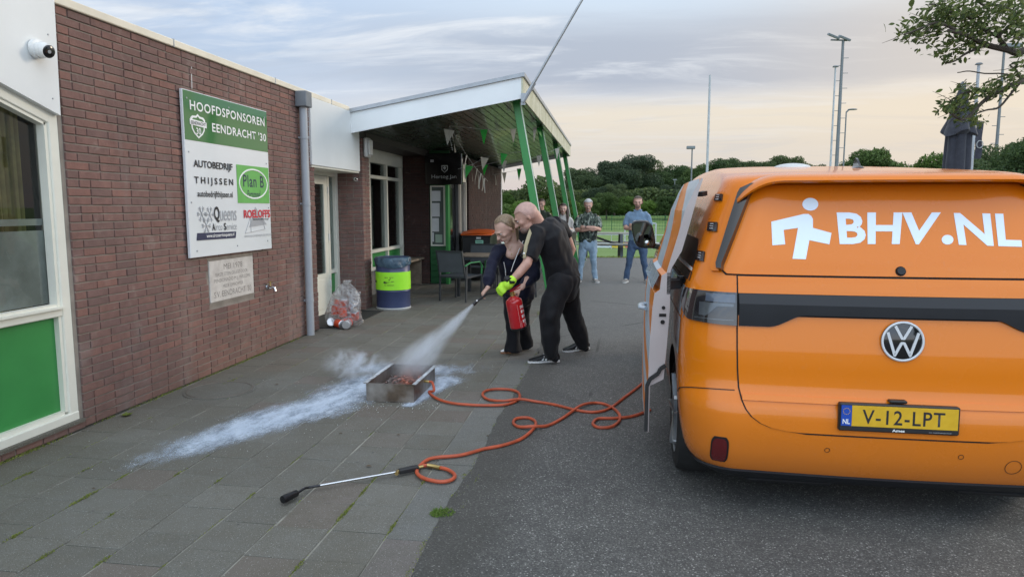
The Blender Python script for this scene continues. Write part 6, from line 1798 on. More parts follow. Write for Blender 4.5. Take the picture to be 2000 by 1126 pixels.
at_ = t.node('ShaderNodeAttribute'); at_.attribute_name = 'cover'
nf = t.noise(85, 4, .75); nm_ = t.noise(9, 5, .65, t.mapping((1.0, .45, 1), (0, 0, R(-20))))
s_ = t.math('ADD', at_.outputs['Fac'], t.math('ADD', t.math('MULTIPLY', t.math('SUBTRACT', nf, .5), 1.05), t.math('MULTIPLY', t.math('SUBTRACT', nm_, .5), .9)))
al = t.ramp(s_, [(.36, 0.0), (.68, .42), (1.05, .88)])
al2 = t.math('MULTIPLY', al, t.ramp(at_.outputs['Fac'], [(.02, 0.0), (.15, 1.0)]))
t.col(t.ramp(nm_, [(.3, (.42, .50, .62)), (.65, (.60, .68, .79))])); t.rough(.95); t.wire(al2, t.bsdf.inputs['Alpha']); t.bump(nf, .3, .004); M['powder'] = t.mat
me = b.mesh('powder_layer', M['powder'])
ca = me.attributes.new('cover', 'FLOAT', 'POINT'); ca.data.foreach_set('value', den)
o = link('powder_layer', me); tag(o, 'pale blue white extinguisher powder streaked over the slabs on both sides of the tray', 'powder', kind='stuff')
# crumbs of powder near the tray
b = MB()
for k in range(420):
    px_, py_ = rb.uniform(640, 860), rb.uniform(740, 800)
    p = gnd(px_, py_) + Vector((rb.gauss(0, .06), rb.gauss(0, .06), 0)); q = rb.uniform(.002, .0065)
    b.ell((p.x, p.y, .007), q * .45, None, 5, 3)
for k in range(3000):
    p = gnd(rb.gauss(400, 150), 0 + 900)
    x = rb.uniform(-3.6, -1.0); y = rb.uniform(3.6, 7.5); d = powder_density(x, y)
    if rb.random() < d * .9 + .01: b.ell((x, y, .007), rb.uniform(.001, .0022), None, 5, 3)
tag(b.build('powder_crumbs', M['wink']), 'scattered crumbs of extinguisher powder on the slabs around the tray', 'powder', kind='stuff')

# ---- jet of powder and the puff rolling off the tray (volumes)
def cone_volume(name, pts, rad, dens, col, label, nscale, seed, lo, hi, cat='spray'):
    b = MB(); b.tube(pts, rad, 20, caps='round')
    t = NT(name + '_air'); t.n.remove(t.bsdf); vp = t.node('ShaderNodeVolumePrincipled')
    vp.inputs['Color'].default_value = (*col, 1); vp.inputs['Anisotropy'].default_value = .1
    P = t.tc.outputs['Object']
    n_ = t.noise(nscale, 4, .6, t.mapping((1, 1, 1), loc=(seed, seed, seed)))
    f = t.ramp(n_, [(lo, 0.0), (hi, 1.0)])
    return b, t, vp, f
jp0 = at(925, 594, 6.71); jp1 = Vector((-1.78, 5.78, .16))
jd = (jp1 - jp0); JL = jd.length; jz = jd.normalized(); jx = jz.orthogonal().normalized(); jy = jz.cross(jx)
jet = empty('powder_jet', jp0, 0); 
JM = Matrix((jx, jy, jz)).transposed().to_4x4()
def jet_obj(name, r0, r1, dens, label, nsc, lo, hi, L=JL, fall=1.0, ani=.12):
    b = MB(); b.tube([(0, 0, 0), (0, 0, L * .33), (0, 0, L * .66), (0, 0, L)], [r0, r0 + (r1 - r0) * .33, r0 + (r1 - r0) * .66, r1], 24, caps=True)
    t = NT(name); t.n.remove(t.bsdf); vp = t.node('ShaderNodeVolumePrincipled'); vp.inputs['Color'].default_value = (.92, .96, 1.0, 1)
    S_ = t.sep(); z = S_[2]
    rr = t.math('SQRT', t.math('ADD', t.math('MULTIPLY', S_[0], S_[0]), t.math('MULTIPLY', S_[1], S_[1])))
    tz = t.math('DIVIDE', z, L)
    rad_ = t.math('ADD', t.math('MULTIPLY', tz, r1 - r0), r0)
    q = t.math('DIVIDE', rr, rad_)
    core = t.math('SUBTRACT', 1.0, t.math('MULTIPLY', q, q), clamp=True)
    core = t.math('MULTIPLY', core, core)
    n_ = t.noise(nsc, 4, .62, t.mapping((1, 1, .28)))
    f = t.math('MULTIPLY', core, t.ramp(n_, [(lo, .12), (hi, 1.0)]))
    dz = t.math('MULTIPLY', t.math('POWER', t.math('DIVIDE', r0 + .02, t.math('ADD', rad_, .02)), 1.25), dens)
    ends = t.math('MULTIPLY', t.math('SUBTRACT', 1.02, tz, clamp=True), fall, clamp=True)
    t.wire(t.math('MULTIPLY', t.math('MULTIPLY', f, dz), ends), vp.inputs['Density']); t.l.new(vp.outputs[0], t.out.inputs['Volume'])
    o = b.build('powder_spray', t.mat); o.matrix_world = Matrix.Translation(jp0) @ JM
    return tag(o, label, 'spray', kind='stuff')
bpy.data.objects.remove(jet)
jet_obj('spray_core', .016, .21, 95.0, 'bluish white jet of powder from the hose nozzle down to the tray', 9.0, .35, .62, fall=6)
def puff(name, c, r, dens, label, nsc=4.5, lo=.44, hi=.64, rot=None, seed=0.0):
    b = MB(); b.ell((0, 0, 0), r, rot, 22, 14)
    t = NT(name); t.n.remove(t.bsdf); vp = t.node('ShaderNodeVolumePrincipled'); vp.inputs['Color'].default_value = (.90, .94, 1.0, 1)
    mp = t.mapping((1 / r[0], 1 / r[1], 1 / r[2])); ln = t.node('ShaderNodeVectorMath', operation='LENGTH'); t.l.new(mp, ln.inputs[0])
    q = ln.outputs['Value']; core = t.math('SUBTRACT', 1.0, q, clamp=True)
    n_ = t.noise(nsc, 5, .62, t.mapping(loc=(seed, 1, 2)), dist=.6)
    f = t.math('MULTIPLY', t.math('POWER', core, 1.5), t.ramp(n_, [(lo, 0.0), (hi, 1.0)]))
    t.wire(t.math('MULTIPLY', f, dens), vp.inputs['Density']); t.l.new(vp.outputs[0], t.out.inputs['Volume'])
    o = b.build('smoke_puff', t.mat); o.location = c
    return tag(o, label, 'smoke', kind='stuff')
puff('smoke_a', Vector((-2.33, 6.02, .17)), (.34, .24, .17), 26.0, 'wisp of grey blue smoke curling up left of the tray', seed=1.3, nsc=6.5, lo=.47, hi=.66)
puff('smoke_b', Vector((-1.75, 5.95, .22)), (.36, .45, .18), 2.0, 'thin smoke and powder haze hanging over the tray', lo=.30, hi=.7, seed=4.0)

# ---- hoses (orange gas hose) and torch
M['hose'] = plain('orange_gas_hose', (.44, .080, .032), .5, var=.28, vs=9)
def smooth_path(pts, n=8):
    out = []; K = len(pts); pts = [Vector(p) for p in pts]
    for i in range(K - 1):
        p0, p1, p2, p3 = pts[max(i - 1, 0)], pts[i], pts[i + 1], pts[min(i + 2, K - 1)]
        for j in range(n):
            t_ = j / n
            out.append(.5 * ((2 * p1) + (p2 - p0) * t_ + (2 * p0 - 5 * p1 + 4 * p2 - p3) * t_ ** 2 + (3 * p1 - p0 - 3 * p2 + p3) * t_ ** 3))
    out.append(pts[-1]); return out
def hose_obj(pix, label, start=None, end=None, r=.0115, lifts=()):
    pts = [gnd(x, y, .0185) for x, y in pix]
    for i, dz in lifts: pts[i] = pts[i] + Vector((0, 0, dz))
    if start is not None: pts = start + pts
    if end is not None: pts = pts + end
    sp_ = smooth_path(pts, 8); rt = sp_[0].copy(); rt.z = 0
    b = MB(); b.tube([p - rt for p in sp_], r, 9); o = b.build('gas_hose', M['hose'], None, smooth=True, loc=rt); return tag(o, label, 'hose')
ti = Vector((-1.787 + X1 + .045, 5.73, .10))
hose_obj([(838, 765), (852, 777), (880, 786), (920, 790), (955, 791), (990, 789), (1012, 780), (1014, 768), (1000, 761), (970, 759), (948, 763), (943, 771), (955, 780), (985, 785), (1015, 783), (1050, 784), (1085, 790), (1125, 800), (1160, 804), (1190, 797), (1220, 775), (1250, 752), (1290, 715)], 'orange gas hose coiling from the tray towards the van', start=[ti, ti + Vector((.03, -.01, -.005)), ti + Vector((.055, -.06, -.06))], lifts=[(13, .012), (14, .018)])
hose_obj([(815, 915), (830, 900), (850, 893), (900, 888), (945, 876), (985, 868), (1020, 855), (1043, 835), (1045, 822), (1030, 815), (1008, 817), (1003, 826), (1015, 833), (1040, 836), (1070, 830), (1100, 815), (1135, 794), (1165, 786), (1190, 792), (1208, 806), (1210, 820), (1195, 832), (1170, 834), (1158, 827), (1168, 817), (1200, 816), (1235, 812), (1270, 800)], 'orange gas hose looping over the asphalt from the torch to the van', lifts=[(13, .016), (16, .012)])
hose_obj([(815, 914), (815, 924), (830, 934), (860, 940), (882, 936), (888, 927), (876, 917), (858, 912), (838, 908), (825, 909)], 'short orange return loop of hose beside the torch handle')
tc_ = gnd(770, 922); 
torch = empty('gas_torch', (tc_.x, tc_.y, 0), 0, 'long gas weed burner torch with black handle lying on the slabs', 'torch')
G_ = lambda px, py, z: gnd(px, py, z) - Vector((tc_.x, tc_.y, 0))
t0, t1, t2, t3, t4 = G_(552, 975, .035), G_(582, 961, .035), G_(603, 951, .030), G_(780, 920, .030), G_(817, 912, .030)
b = MB(); b.tube([t0, t0 + (t1 - t0) * .15, t1 + (t0 - t1) * .1, t1], [.021, .0225, .019, .009], 16); b.tube([t0 + (t0 - t1).normalized() * .001, t0 + (t1 - t0) * .3], [.020, .016], 14, caps=True); b.build('burner_head', plain('burnt_steel', (.03, .03, .032), .4, .7, var=.3, vs=30), torch, smooth=True)
b = MB(); b.tube(smooth_path([t1, t1 + (t2 - t1) * .6 + Vector((0, 0, .006)), t2, t2 + (t3 - t2) * .12], 5), .0075, 10); b.build('bent_neck', plain('dark_tube', (.05, .05, .055), .35, .8), torch, smooth=True)
b = MB(); b.tube([t2 + (t3 - t2) * .1, t3 - (t3 - t2) * .02], .0068, 10); b.build('lance', M['chrome'], torch, smooth=True)
b = MB(); b.bar(t3 - (t4 - t3) * .05, t4, .036, .030, bev=.006); b.build('handle', M['black'], torch)
b = MB(); b.cyl(t3 - (t3 - t2) * .03, t3 + Vector((0, 0, 0)), .012, n=10); b.cyl(t3 - (t3 - t2) * .015 + Vector((0, -.03, 0)), t3 - (t3 - t2) * .015, .012, n=10); b.cyl(t4, t4 + (t4 - t3) * .25, .009, n=10); b.build('brass_valve', M['brass'], torch, smooth=True)
b = MB(); b.tube([G_(835, 908, .022), G_(848, 910, .02), G_(860, 913, .02)], .013, 10); b.build('hose_coupling', M['brass'], torch, smooth=True)

# ---- blue oil drum used as a litter bin
db = empty('litter_barrel', (-3.42, 10.62, 0), 0, 'blue steel drum with a lime green band used as litter bin by the pier', 'litter bin')
M['drumblue'] = plain('drum_blue', (.045, .060, .135), .42, var=.12, vs=3)
M['limeband'] = plain('lime_band', (.36, .85, .03), .5, var=.04)
dr = .265
b = MB(); b.tube([(0, 0, z) for z in (.02, .035, .28, .29, .30, .55, .56, .57, .80, .815)], [dr, dr, dr, dr + .008, dr, dr, dr + .008, dr, dr, dr * 1.01], 36, caps=True); b.build('drum', M['drumblue'], db, smooth=True)
b = MB(); b.tube([(0, 0, z) for z in (.0, .02, .034)], [dr + .004, dr + .012, dr + .004], 36); b.build('foot_rim', M['dimwhite'], db, smooth=True)
b = MB(); b.tube([(0, 0, .315), (0, 0, .595)], [dr + .010, dr + .010], 40, caps=False); b.build('band', M['limeband'], db, smooth=True)
def on_band(x, y, z):
    a = x / .275 + R(-12) ; rr = .277 + z
    return Vector((rr * math.sin(a), -rr * math.cos(a), y))
b = MB()
def bq(pts): b.add([on_band(x, y, .001) for x, y in pts], [tuple(range(len(pts)))])
bq([(-.01, .425), (.02, .418), (.06, .430), (.13, .445), (.165, .452), (.13, .458), (.05, .452), (.0, .455), (-.015, .44)]); bq([(.07, .475), (.082, .465), (.105, .50), (.098, .50), (.083, .478), (.075, .484)])
bq([(-.26, .425), (-.20, .43), (-.17, .445), (-.20, .455), (-.25, .455)])
b.build('logo', M['ink'], db)
for (s_, x0, y0, w_, h_) in (('HERWIN', .005, .505, .055, .016), ('RECYCLE', .085, .505, .06, .016), ('VAT WERKPLAATS', .0, .385, .155, .016)): lettering(s_, x0, y0, w_, h_, None, M['ink'], db, warp=on_band, bold=.01)
t = NT('blue_bin_liner'); n_ = t.noise(10, 5, .7, dist=.8); t.col(t.ramp(n_, [(.3, (.02, .045, .075)), (.7, (.09, .16, .22))])); t.rough(.22); t.bump(n_, .8, .03); M['liner'] = t.mat
b = MB(); V = []; n = 60
for j, (z, rr) in enumerate(((.70, dr + .015), (.735, dr + .025), (.775, dr + .022), (.815, dr + .012), (.822, dr - .01), (.78, dr - .03), (.6, dr - .05))):
    for k in range(n):
        a = 2 * math.pi * k / n; wob = mnoise.noise(Vector((math.cos(a) * 3, math.sin(a) * 3, j * .6))) * .022
        V.append(((rr + wob * (j < 3)) * math.cos(a), (rr + wob * (j < 3)) * math.sin(a), z + (wob * 1.5 if j < 3 else 0) - (.05 * max(0, math.cos(a + 1.2)) ** 3 if j < 2 else 0)))
b.add(V, [(j * n + k, j * n + (k + 1) % n, (j + 1) * n + (k + 1) % n, (j + 1) * n + k) for j in range(6) for k in range(n)]); b.build('bin_liner', M['liner'], db, smooth=True)
b = MB(); b.cyl((0, 0, .60), (0, 0, .61), dr - .045, n=30); b.build('rubbish', M['dark'], db)

# ---- clear bag with cans
bg = empty('bag_of_cans', (-3.55, 8.83, 0.014), 0, 'clear plastic bag of empty orange and silver cans on the doormat', 'plastic bag')
M['canorange'] = plain('can_orange', (.66, .075, .025), .3, var=.10); M['cansilver'] = plain('can_aluminium', (.60, .61, .63), .28, .9, var=.1)
rb = random.Random(12)
def can(c, d, r=.05, h=.12, orange=True):
    d = Vector(d).normalized(); e = empty('can', (0, 0, 0)); e.parent = bg
    b = MB(); b.tube([Vector(c), Vector(c) + d * h], r, 18, caps=False); b.build('wall', M['canorange'] if orange else M['cansilver'], e, smooth=True)
    b = MB(); b.tube([Vector(c) - d * .004, Vector(c) + d * .002], [r * .9, r * 1.02], 18); b.tube([Vector(c) + d * (h - .002), Vector(c) + d * (h + .004)], [r * 1.02, r * .9], 18); b.build('lid', M['cansilver'], e, smooth=True)
for (c, d, o_) in (((-.10, -.02, .16), (.1, .0, 1), 1), ((.02, -.05, .14), (-.05, -.05, 1), 1), ((-.05, -.10, .055), (.75, -.5, -.05), 1), ((-.16, -.02, .06), (.3, -.8, .1), 0), ((.12, -.03, .06), (-.6, -.7, .0), 1), ((.15, .05, .10), (.1, -.5, .9), 1), ((.07, .03, .24), (.5, -.3, .6), 0), ((.10, -.10, .052), (.2, -.95, 0), 0), ((-.12, .08, .22), (.2, .2, 1), 1), ((.0, .10, .10), (1, .2, .2), 0), ((-.02, .04, .26), (.2, -.3, .8), 1)):
    can(c, d, .056, .125, bool(o_))
t = NT('clear_polythene'); t.n.remove(t.bsdf); trn = t.node('ShaderNodeBsdfTransparent'); trn.inputs[0].default_value = (.95, .96, .97, 1); gls = t.node('ShaderNodeBsdfGlossy'); gls.inputs['Roughness'].default_value = .12; gls.inputs[0].default_value = (.85, .87, .9, 1)
dfu = t.node('ShaderNodeBsdfTranslucent'); dfu.inputs[0].default_value = (.75, .77, .8, 1)
cr = t.noise(9, 5, .7, dist=1.8); crk = t.ramp(cr, [(.44, .06), (.52, .75), (.58, .10)]); mx = t.node('ShaderNodeMixShader'); t.wire(crk, mx.inputs[0]); t.l.new(trn.outputs[0], mx.inputs[1]); mx2 = t.node('ShaderNodeMixShader'); mx2.inputs[0].default_value = .45; t.l.new(gls.outputs[0], mx2.inputs[1]); t.l.new(dfu.outputs[0], mx2.inputs[2]); t.l.new(mx2.outputs[0], mx.inputs[2]); t.l.new(mx.outputs[0], t.out.inputs[0])
bmp = t.node('ShaderNodeBump'); bmp.inputs['Strength'].default_value = 1; bmp.inputs['Distance'].default_value = .05; t.l.new(cr, bmp.inputs['Height']); t.l.new(bmp.outputs[0], gls.inputs['Normal']); M['poly'] = t.mat
b = MB(); V = []; n = 48; prof = [(.0, .21, .0), (.05, .255, .0), (.16, .25, .0), (.28, .225, .02), (.38, .19, .04), (.47, .15, .05), (.54, .10, .05), (.58, .05, .06), (.62, .06, .08)]
for j, (z, rr, ox) in enumerate(prof):
    for k in range(n):
        a = 2 * math.pi * k / n; wb = 1 + .16 * mnoise.noise(Vector((math.cos(a) * 2.6, math.sin(a) * 2.6, z * 6))) + .08 * mnoise.noise(Vector((math.cos(a) * 8, math.sin(a) * 8, z * 12)))
        V.append((ox + rr * wb * math.cos(a), rr * wb * math.sin(a) * .62, z))
b.add(V, [(j * n + k, j * n + (k + 1) % n, (j + 1) * n + (k + 1) % n, (j + 1) * n + k) for j in range(len(prof) - 1) for k in range(n)])
V = []
for j in range(9):
    for i in range(7):
        u_, v_ = j / 8, i / 6; V.append((.10 + .17 * u_, -.10 + .10 * (v_ - .5) + .02 * math.sin(7 * u_), .50 - .16 * u_ + (v_ - .5) * (.08 + .16 * u_) + .02 * math.sin(9 * v_)))
b.add(V, [(j * 7 + i, j * 7 + i + 1, (j + 1) * 7 + i + 1, (j + 1) * 7 + i) for j in range(8) for i in range(6)])
b.build('bag_film', M['poly'], bg, smooth=True)

# ---- garden furniture under the canopy
M['alu'] = plain('charcoal_aluminium', (.055, .060, .065), .45, .3, var=.1); M['mesh'] = plain('grey_sling_fabric', (.085, .095, .105), .7, var=.12, bump=.4, bs=400); M['armgreen'] = plain('green_plastic_armrest', (.06, .27, .09), .45)
def chair(loc, rz, label, arm='armgreen'):
    e = empty('garden_chair', loc, rz, label, 'chair', None)
    w, d = .27, .24
    for s in (1, -1):
        b = MB(); b.bar((s * w, -d, 0), (s * w, -d + .02, .66), .032, .022, up=(1, 0, 0)); b.build('leg', M['alu'], e)
        b = MB(); b.bar((s * w, d, 0), (s * w, d - .0, .44), .03, .022, up=(1, 0, 0)); b.build('leg', M['alu'], e)
    fr = MB(); 
    for s in (1, -1): fr.bar((s * w * .96, -d + .0, .40), (s * w * .96, -d - .10, .86), .028, .022, up=(1, 0, 0)); fr.bar((s * w, -d, .42), (s * w, d, .44), .028, .03)
    fr.bar((-w, -d - .10, .86), (w, -d - .10, .86), .028, .028); fr.bar((-w, d, .43), (w, d, .43), .03, .028); fr.bar((-w, -d, .42), (w, -d, .42), .03, .028); fr.build('frame', M['alu'], e)
    b = MB(); b.box((-w + .02, -d + .01, .432), (w - .02, d - .01, .438)); b.build('seat', M['mesh'], e)
    b = MB(); V = []
    for z, y in ((.50, -d - .024), (.60, -d - .042), (.72, -d - .070), (.85, -d - .098)): V += [(-w + .02, y - .004, z), (w - .02, y - .004, z), (w - .02, y + .004, z), (-w + .02, y + .004, z)]
    b.add(V, [(j * 4 + k, j * 4 + (k + 1) % 4, (j + 1) * 4 + (k + 1) % 4, (j + 1) * 4 + k) for j in range(3) for k in range(4)] + [(0, 3, 2, 1), (12, 13, 14, 15)]); b.build('backrest', M['mesh'], e)
    for s in (1, -1):
        b = MB(); b.tube([(s * (w + .01), -d - .04, .62), (s * (w + .015), -d + .10, .665), (s * (w + .015), d - .08, .665), (s * (w + .01), d, .60), (s * (w), d, .44)], [(.022, .012)] * 4 + [(.014, .012)], 8, side=(1, 0, 0)); b.build('armrest', M[arm], e, smooth=True)
    return e
c0 = gnd(891, 590)
chair((c0.x + .02, c0.y + .28, 0), R(-22), 'charcoal mesh garden chair with green armrests, nearest the beer sign')
chair((-2.60, 13.35, 0), R(168), 'charcoal mesh garden chair behind the wooden table, facing the camera')
chair((-1.48, 12.6, 0), R(75), 'charcoal garden chair at the right end of the table behind the couple')
chair((-1.95, 13.45, 0), R(185), 'charcoal garden chair at the far right side of the table')
tb_ = empty('garden_table', (-2.15, 12.55, 0), R(-4), 'garden table with brown plank top and dark legs under the canopy', 'table')
for k in range(6):
    b = MB(); b.box((-.62, -.42 + k * .14, .715), (.62, -.42 + k * .14 + .132, .74), bev=.004); b.build('plank', M['wood'], tb_)
b = MB(); b.box((-.60, -.40, .66), (.60, -.37, .714)); b.build('apron', M['alu'], tb_); b = MB(); b.box((-.60, .37, .66), (.60, .40, .714)); b.build('apron', M['alu'], tb_)
for sx in (-1, 1):
    for sy in (-1, 1): MB().box((sx * .55 - .035, sy * .36 - .035, 0), (sx * .55 + .035, sy * .36 + .035, .714)).build('leg', M['alu'], tb_)
# ---- wheelie bins
def wheelie(loc, rz, lidmat, label, sticker=True):
    e = empty('wheelie_bin', loc, rz, label, 'wheelie bin')
    V = []
    for z, sx, sy in ((.06, .25, .28), (.98, .30, .36)): V += [(-sx, -sy, z), (sx, -sy, z), (sx, sy, z), (-sx, sy, z)]
    b = MB(); b.add(V, [(0, 3, 2, 1), (4, 5, 6, 7), (0, 1, 5, 4), (1, 2, 6, 5), (2, 3, 7, 6), (3, 0, 4, 7)]); b.box((-.33, -.39, .96), (.33, .40, 1.0), bev=.01); b.build('tub', M['black'], e)
    b = MB(); V = []
    for j in range(7):
        y = -.43 + .86 * j / 6; zz2 = 1.015 + .075 * math.sin(math.pi * (j + .6) / 7)
        for i in range(7): x = -.33 + .66 * i / 6; V.append((x, y, zz2 - .03 * (abs(i - 3) / 3) ** 3))
    b.add(V, [(j * 7 + i, j * 7 + i + 1, (j + 1) * 7 + i + 1, (j + 1) * 7 + i) for j in range(6) for i in range(6)]); b.box((-.335, -.435, .99), (.335, .43, 1.022), bev=.01); b.build('lid', lidmat, e, smooth=True, angle=R(50))
    for s in (1, -1): b = MB(); b.cyl((s * .27, .33, .10), (s * .31, .33, .10), .10, n=20); b.build('wheel', M['rubber'], e)
    if sticker: 
        f = MB(); f.box((-.02, -.352, .70), (.15, -.342, .90)); f.build('sticker', plain('mint_sticker', (.28, .60, .45), .5), e)
        f = MB(); 
        for k in range(4): f.box((.0, -.355, .74 + k * .035), (.13, -.3525, .75 + k * .035))
        f.build('sticker_print', M['ink'], e)
        f = MB(); f.box((.0, -.372, .915), (.10, -.362, .955)); f.build('white_tag', M['paper'], e)
    return e
M['lidorange'] = plain('orange_plastic_lid', (.72, .12, .015), .4, var=.08)
wheelie((-2.92, 15.15, 0), R(5), M['lidorange'], 'black wheelie bin with an orange lid and mint sticker by the entrance')
wheelie((-3.0, 16.1, 0), R(0), M['lidorange'], 'second orange lidded wheelie bin standing right behind the first', False)
wheelie((-2.02, 16.3, 0), R(0), M['black'], 'black lidded wheelie bin between the orange lidded bins and the onlookers', False)
wheelie((-1.22, 17.4, 0), R(-8), plain('grey_plastic_lid', (.32, .34, .35), .5), 'grey lidded dark wheelie bin behind the grey haired man', False)

# ---- bunting
def bunting(pts, flags, label, sag=.0):
    rt = empty('bunting', pts[0], 0, label, 'bunting'); r0 = Vector(pts[0])
    pp_ = [Vector(p) - r0 for p in pts]
    b = MB(); b.tube(pp_, .0035, 5); b.build('string', M['dimwhite'], rt)
    cum = [0]
    for p, q in zip(pp_[:-1], pp_[1:]): cum.append(cum[-1] + (q - p).length)
    for (s, w, h, colr, yaw, roll) in flags:
        w *= .74; h *= .82
        s *= cum[-1]; i = max(k for k in range(len(cum) - 1) if cum[k] <= s + 1e-6); tt = (s - cum[i]) / (cum[i + 1] - cum[i])
        p = pp_[i].lerp(pp_[i + 1], tt)
        Mx = Matrix.Translation(p) @ Euler((0, roll, yaw)).to_matrix().to_4x4()
        V = []; 
        for j in range(5):
            t_ = j / 4
            for i2 in range(3):
                x = (i2 - 1) * w / 2 * (1 - t_); V.append(Mx @ Vector((x, .02 * math.sin(t_ * 3 + s * 9) + .012 * (i2 - 1) * math.sin(s * 7), -h * t_)))
        f = MB(); f.add([v for v in V], [(j * 3 + k, j * 3 + k + 1, (j + 1) * 3 + k + 1, (j + 1) * 3 + k) for j in range(4) for k in range(2)]); f.build('flag', M['flagg'] if colr else M['flagw'], rt, smooth=True)
    return rt
def mk_flag(name, c):
    t = NT(name); n_ = t.noise(5, 3); t.col(t.ramp(n_, [(.3, tuple(x * .85 for x in c)), (.7, c)])); t.rough(.5)
    _set(t.bsdf, 'Transmission Weight', 0.0)
    tl_ = t.node('ShaderNodeBsdfTranslucent'); tl_.inputs[0].default_value = (*c, 1); mx = t.node('ShaderNodeMixShader'); mx.inputs[0].default_value = .35
    t.l.new(t.bsdf.outputs[0], mx.inputs[1]); t.l.new(tl_.outputs[0], mx.inputs[2]); t.l.new(mx.outputs[0], t.out.inputs[0]); return t.mat
M['flagg'] = mk_flag('green_flag', (.03, .42, .06)); M['flagw'] = mk_flag('white_flag', (.66, .66, .62))
a1 = at(878, 246, 11.2)
bunting([a1, at(905, 248, 11.3), at(945, 253, 11.5), at(990, 253, 11.9), at(1028, 250, 12.8), at(1053, 249, 13.7)], [(.20, .17, .30, 1, .2, 0), (.47, .15, .30, 0, -.1, 0), (.60, .10, .29, 0, .9, 0), (.88, .10, .33, 0, .6, 0), (.995, .17, .28, 1, .7, -.3)], 'upper green and white bunting string from the soffit hook to the second post')
bunting([a1, at(893, 272, 11.6), at(908, 298, 12.3), at(928, 327, 13.6), at(953, 354, 16)], [(.04, .10, .40, 0, 1.2, -.1), (.28, .06, .36, 0, 1.4, .2), (.45, .06, .40, 0, 1.45, .2), (.55, .05, .40, 0, 1.45, .15), (.62, .06, .40, 0, 1.4, .15), (.70, .05, .40, 0, 1.4, .2), (.78, .05, .40, 0, 1.45, .2), (.88, .05, .40, 0, 1.45, .2)], 'bunting string seen edge on, dropping from the soffit hook to the far wall')
bunting([a1, at(877, 262, 11.2), at(884, 294, 11.2)], [(.15, .24, .30, 0, .3, .15)], 'single white pennant hanging from the soffit hook')
bunting([at(895, 330, 13.2), at(925, 320, 13.2), at(946, 308, 13.2), at(975, 301, 13.0), at(1000, 298, 12.8), at(1028, 296, 12.7)], [(.14, .22, .30, 1, .1, .25), (.36, .22, .29, 0, .1, .2), (.68, .18, .27, 1, 0, .2)], 'middle bunting string of green and white pennants sagging below the soffit')
bunting([at(900, 332, 15.2), at(945, 322, 15.4), at(980, 314, 15.6), at(1030, 312, 15.7), at(1075, 296, 15.9), at(1100, 285, 16.2)], [(.05, .2, .3, 0, 0, .1), (.22, .2, .30, 1, 0, .1), (.40, .17, .33, 0, 0, 0), (.58, .13, .3, 1, .2, 0), (.72, .17, .30, 0, 0, 0), (.78, .14, .30, 1, 0, -.1), (.92, .14, .32, 0, 0, 0)], 'lower far bunting string of pennants running to the third post')
bunting([at(950, 337, 19.5), at(965, 341, 19.5), at(985, 337, 19.5), at(1010, 333, 19.5), at(1018, 325, 19.5)], [(.10, .2, .36, 0, .2, 0), (.25, .05, .36, 0, 1.4, 0), (.4, .05, .36, 0, 1.4, 0), (.50, .18, .38, 0, 0, 0), (.92, .18, .42, 1, 0, 0)], 'farthest bunting string under the rear edge of the canopy')

# ================================================================ WEEDS AND GRASS TUFTS
def mk_leaf(name, cs, rough=.6, trans=.4):
    t = NT(name); r = t.rnd(); c = t.ramp(r, [(i / (len(cs) - 1), x) for i, x in enumerate(cs)])
    c = t.mix(1.0, c, t.ramp(t.node('ShaderNodeObjectInfo').outputs['Random'], [(0.0, (.72, .74, .80)), (.35, (1.0, 1.0, 1.0)), (.65, (1.25, 1.18, .85)), (1.0, (.85, 1.0, .75))]), 'MULTIPLY')
    t.col(c); t.rough(rough); _set(t.bsdf, 'Specular IOR Level', .25)
    tl_ = t.node('ShaderNodeBsdfTranslucent'); t.wire(c, tl_.inputs[0]); mx = t.node('ShaderNodeMixShader'); mx.inputs[0].default_value = trans
    t.l.new(t.bsdf.outputs[0], mx.inputs[1]); t.l.new(tl_.outputs[0], mx.inputs[2]); t.l.new(mx.outputs[0], t.out.inputs[0]); return t.mat
M['moss'] = mk_leaf('moss_and_grass', [(.13, .16, .04), (.19, .23, .055), (.25, .30, .07), (.28, .28, .12)])
rg = random.Random(31)
def blades(b, c, rx, ry, n, h, rot=0.0):
    for _ in range(n):
        a, q = rg.uniform(0, 2 * math.pi), math.sqrt(rg.random()); x, y = rx * q * math.cos(a), ry * q * math.sin(a)
        x, y = x * math.cos(rot) - y * math.sin(rot), x * math.sin(rot) + y * math.cos(rot)
        p = Vector((c[0] + x, c[1] + y, .002)); d = Vector((rg.gauss(0, .6), rg.gauss(0, .6), 1)).normalized(); hh = h * rg.uniform(.4, 1.1) * (1.1 - .6 * q); w = rg.uniform(.0015, .0035); s = Vector((rg.gauss(0, 1), rg.gauss(0, 1), 0)).normalized() * w
        m = p + d * hh * .6; e = p + d * hh + Vector((d.x, d.y, -.4)) * hh * .25
        b.add([p - s, p + s, m + s * .8, e, m - s * .8], [(0, 1, 2, 3, 4)])
b = MB(); g_ = gnd(864, 1003); M['tuftgreen'] = mk_leaf('fresh_grass', [(.16, .26, .04), (.22, .36, .06), (.30, .44, .09), (.34, .36, .14)]); blades(b, (g_.x, g_.y), .065, .05, 260, .045, .3); tag(b.build('grass_tuft', M['tuftgreen']), 'bright green grass tuft growing between kerb and asphalt in the foreground', 'grass', kind='stuff')
b = MB()
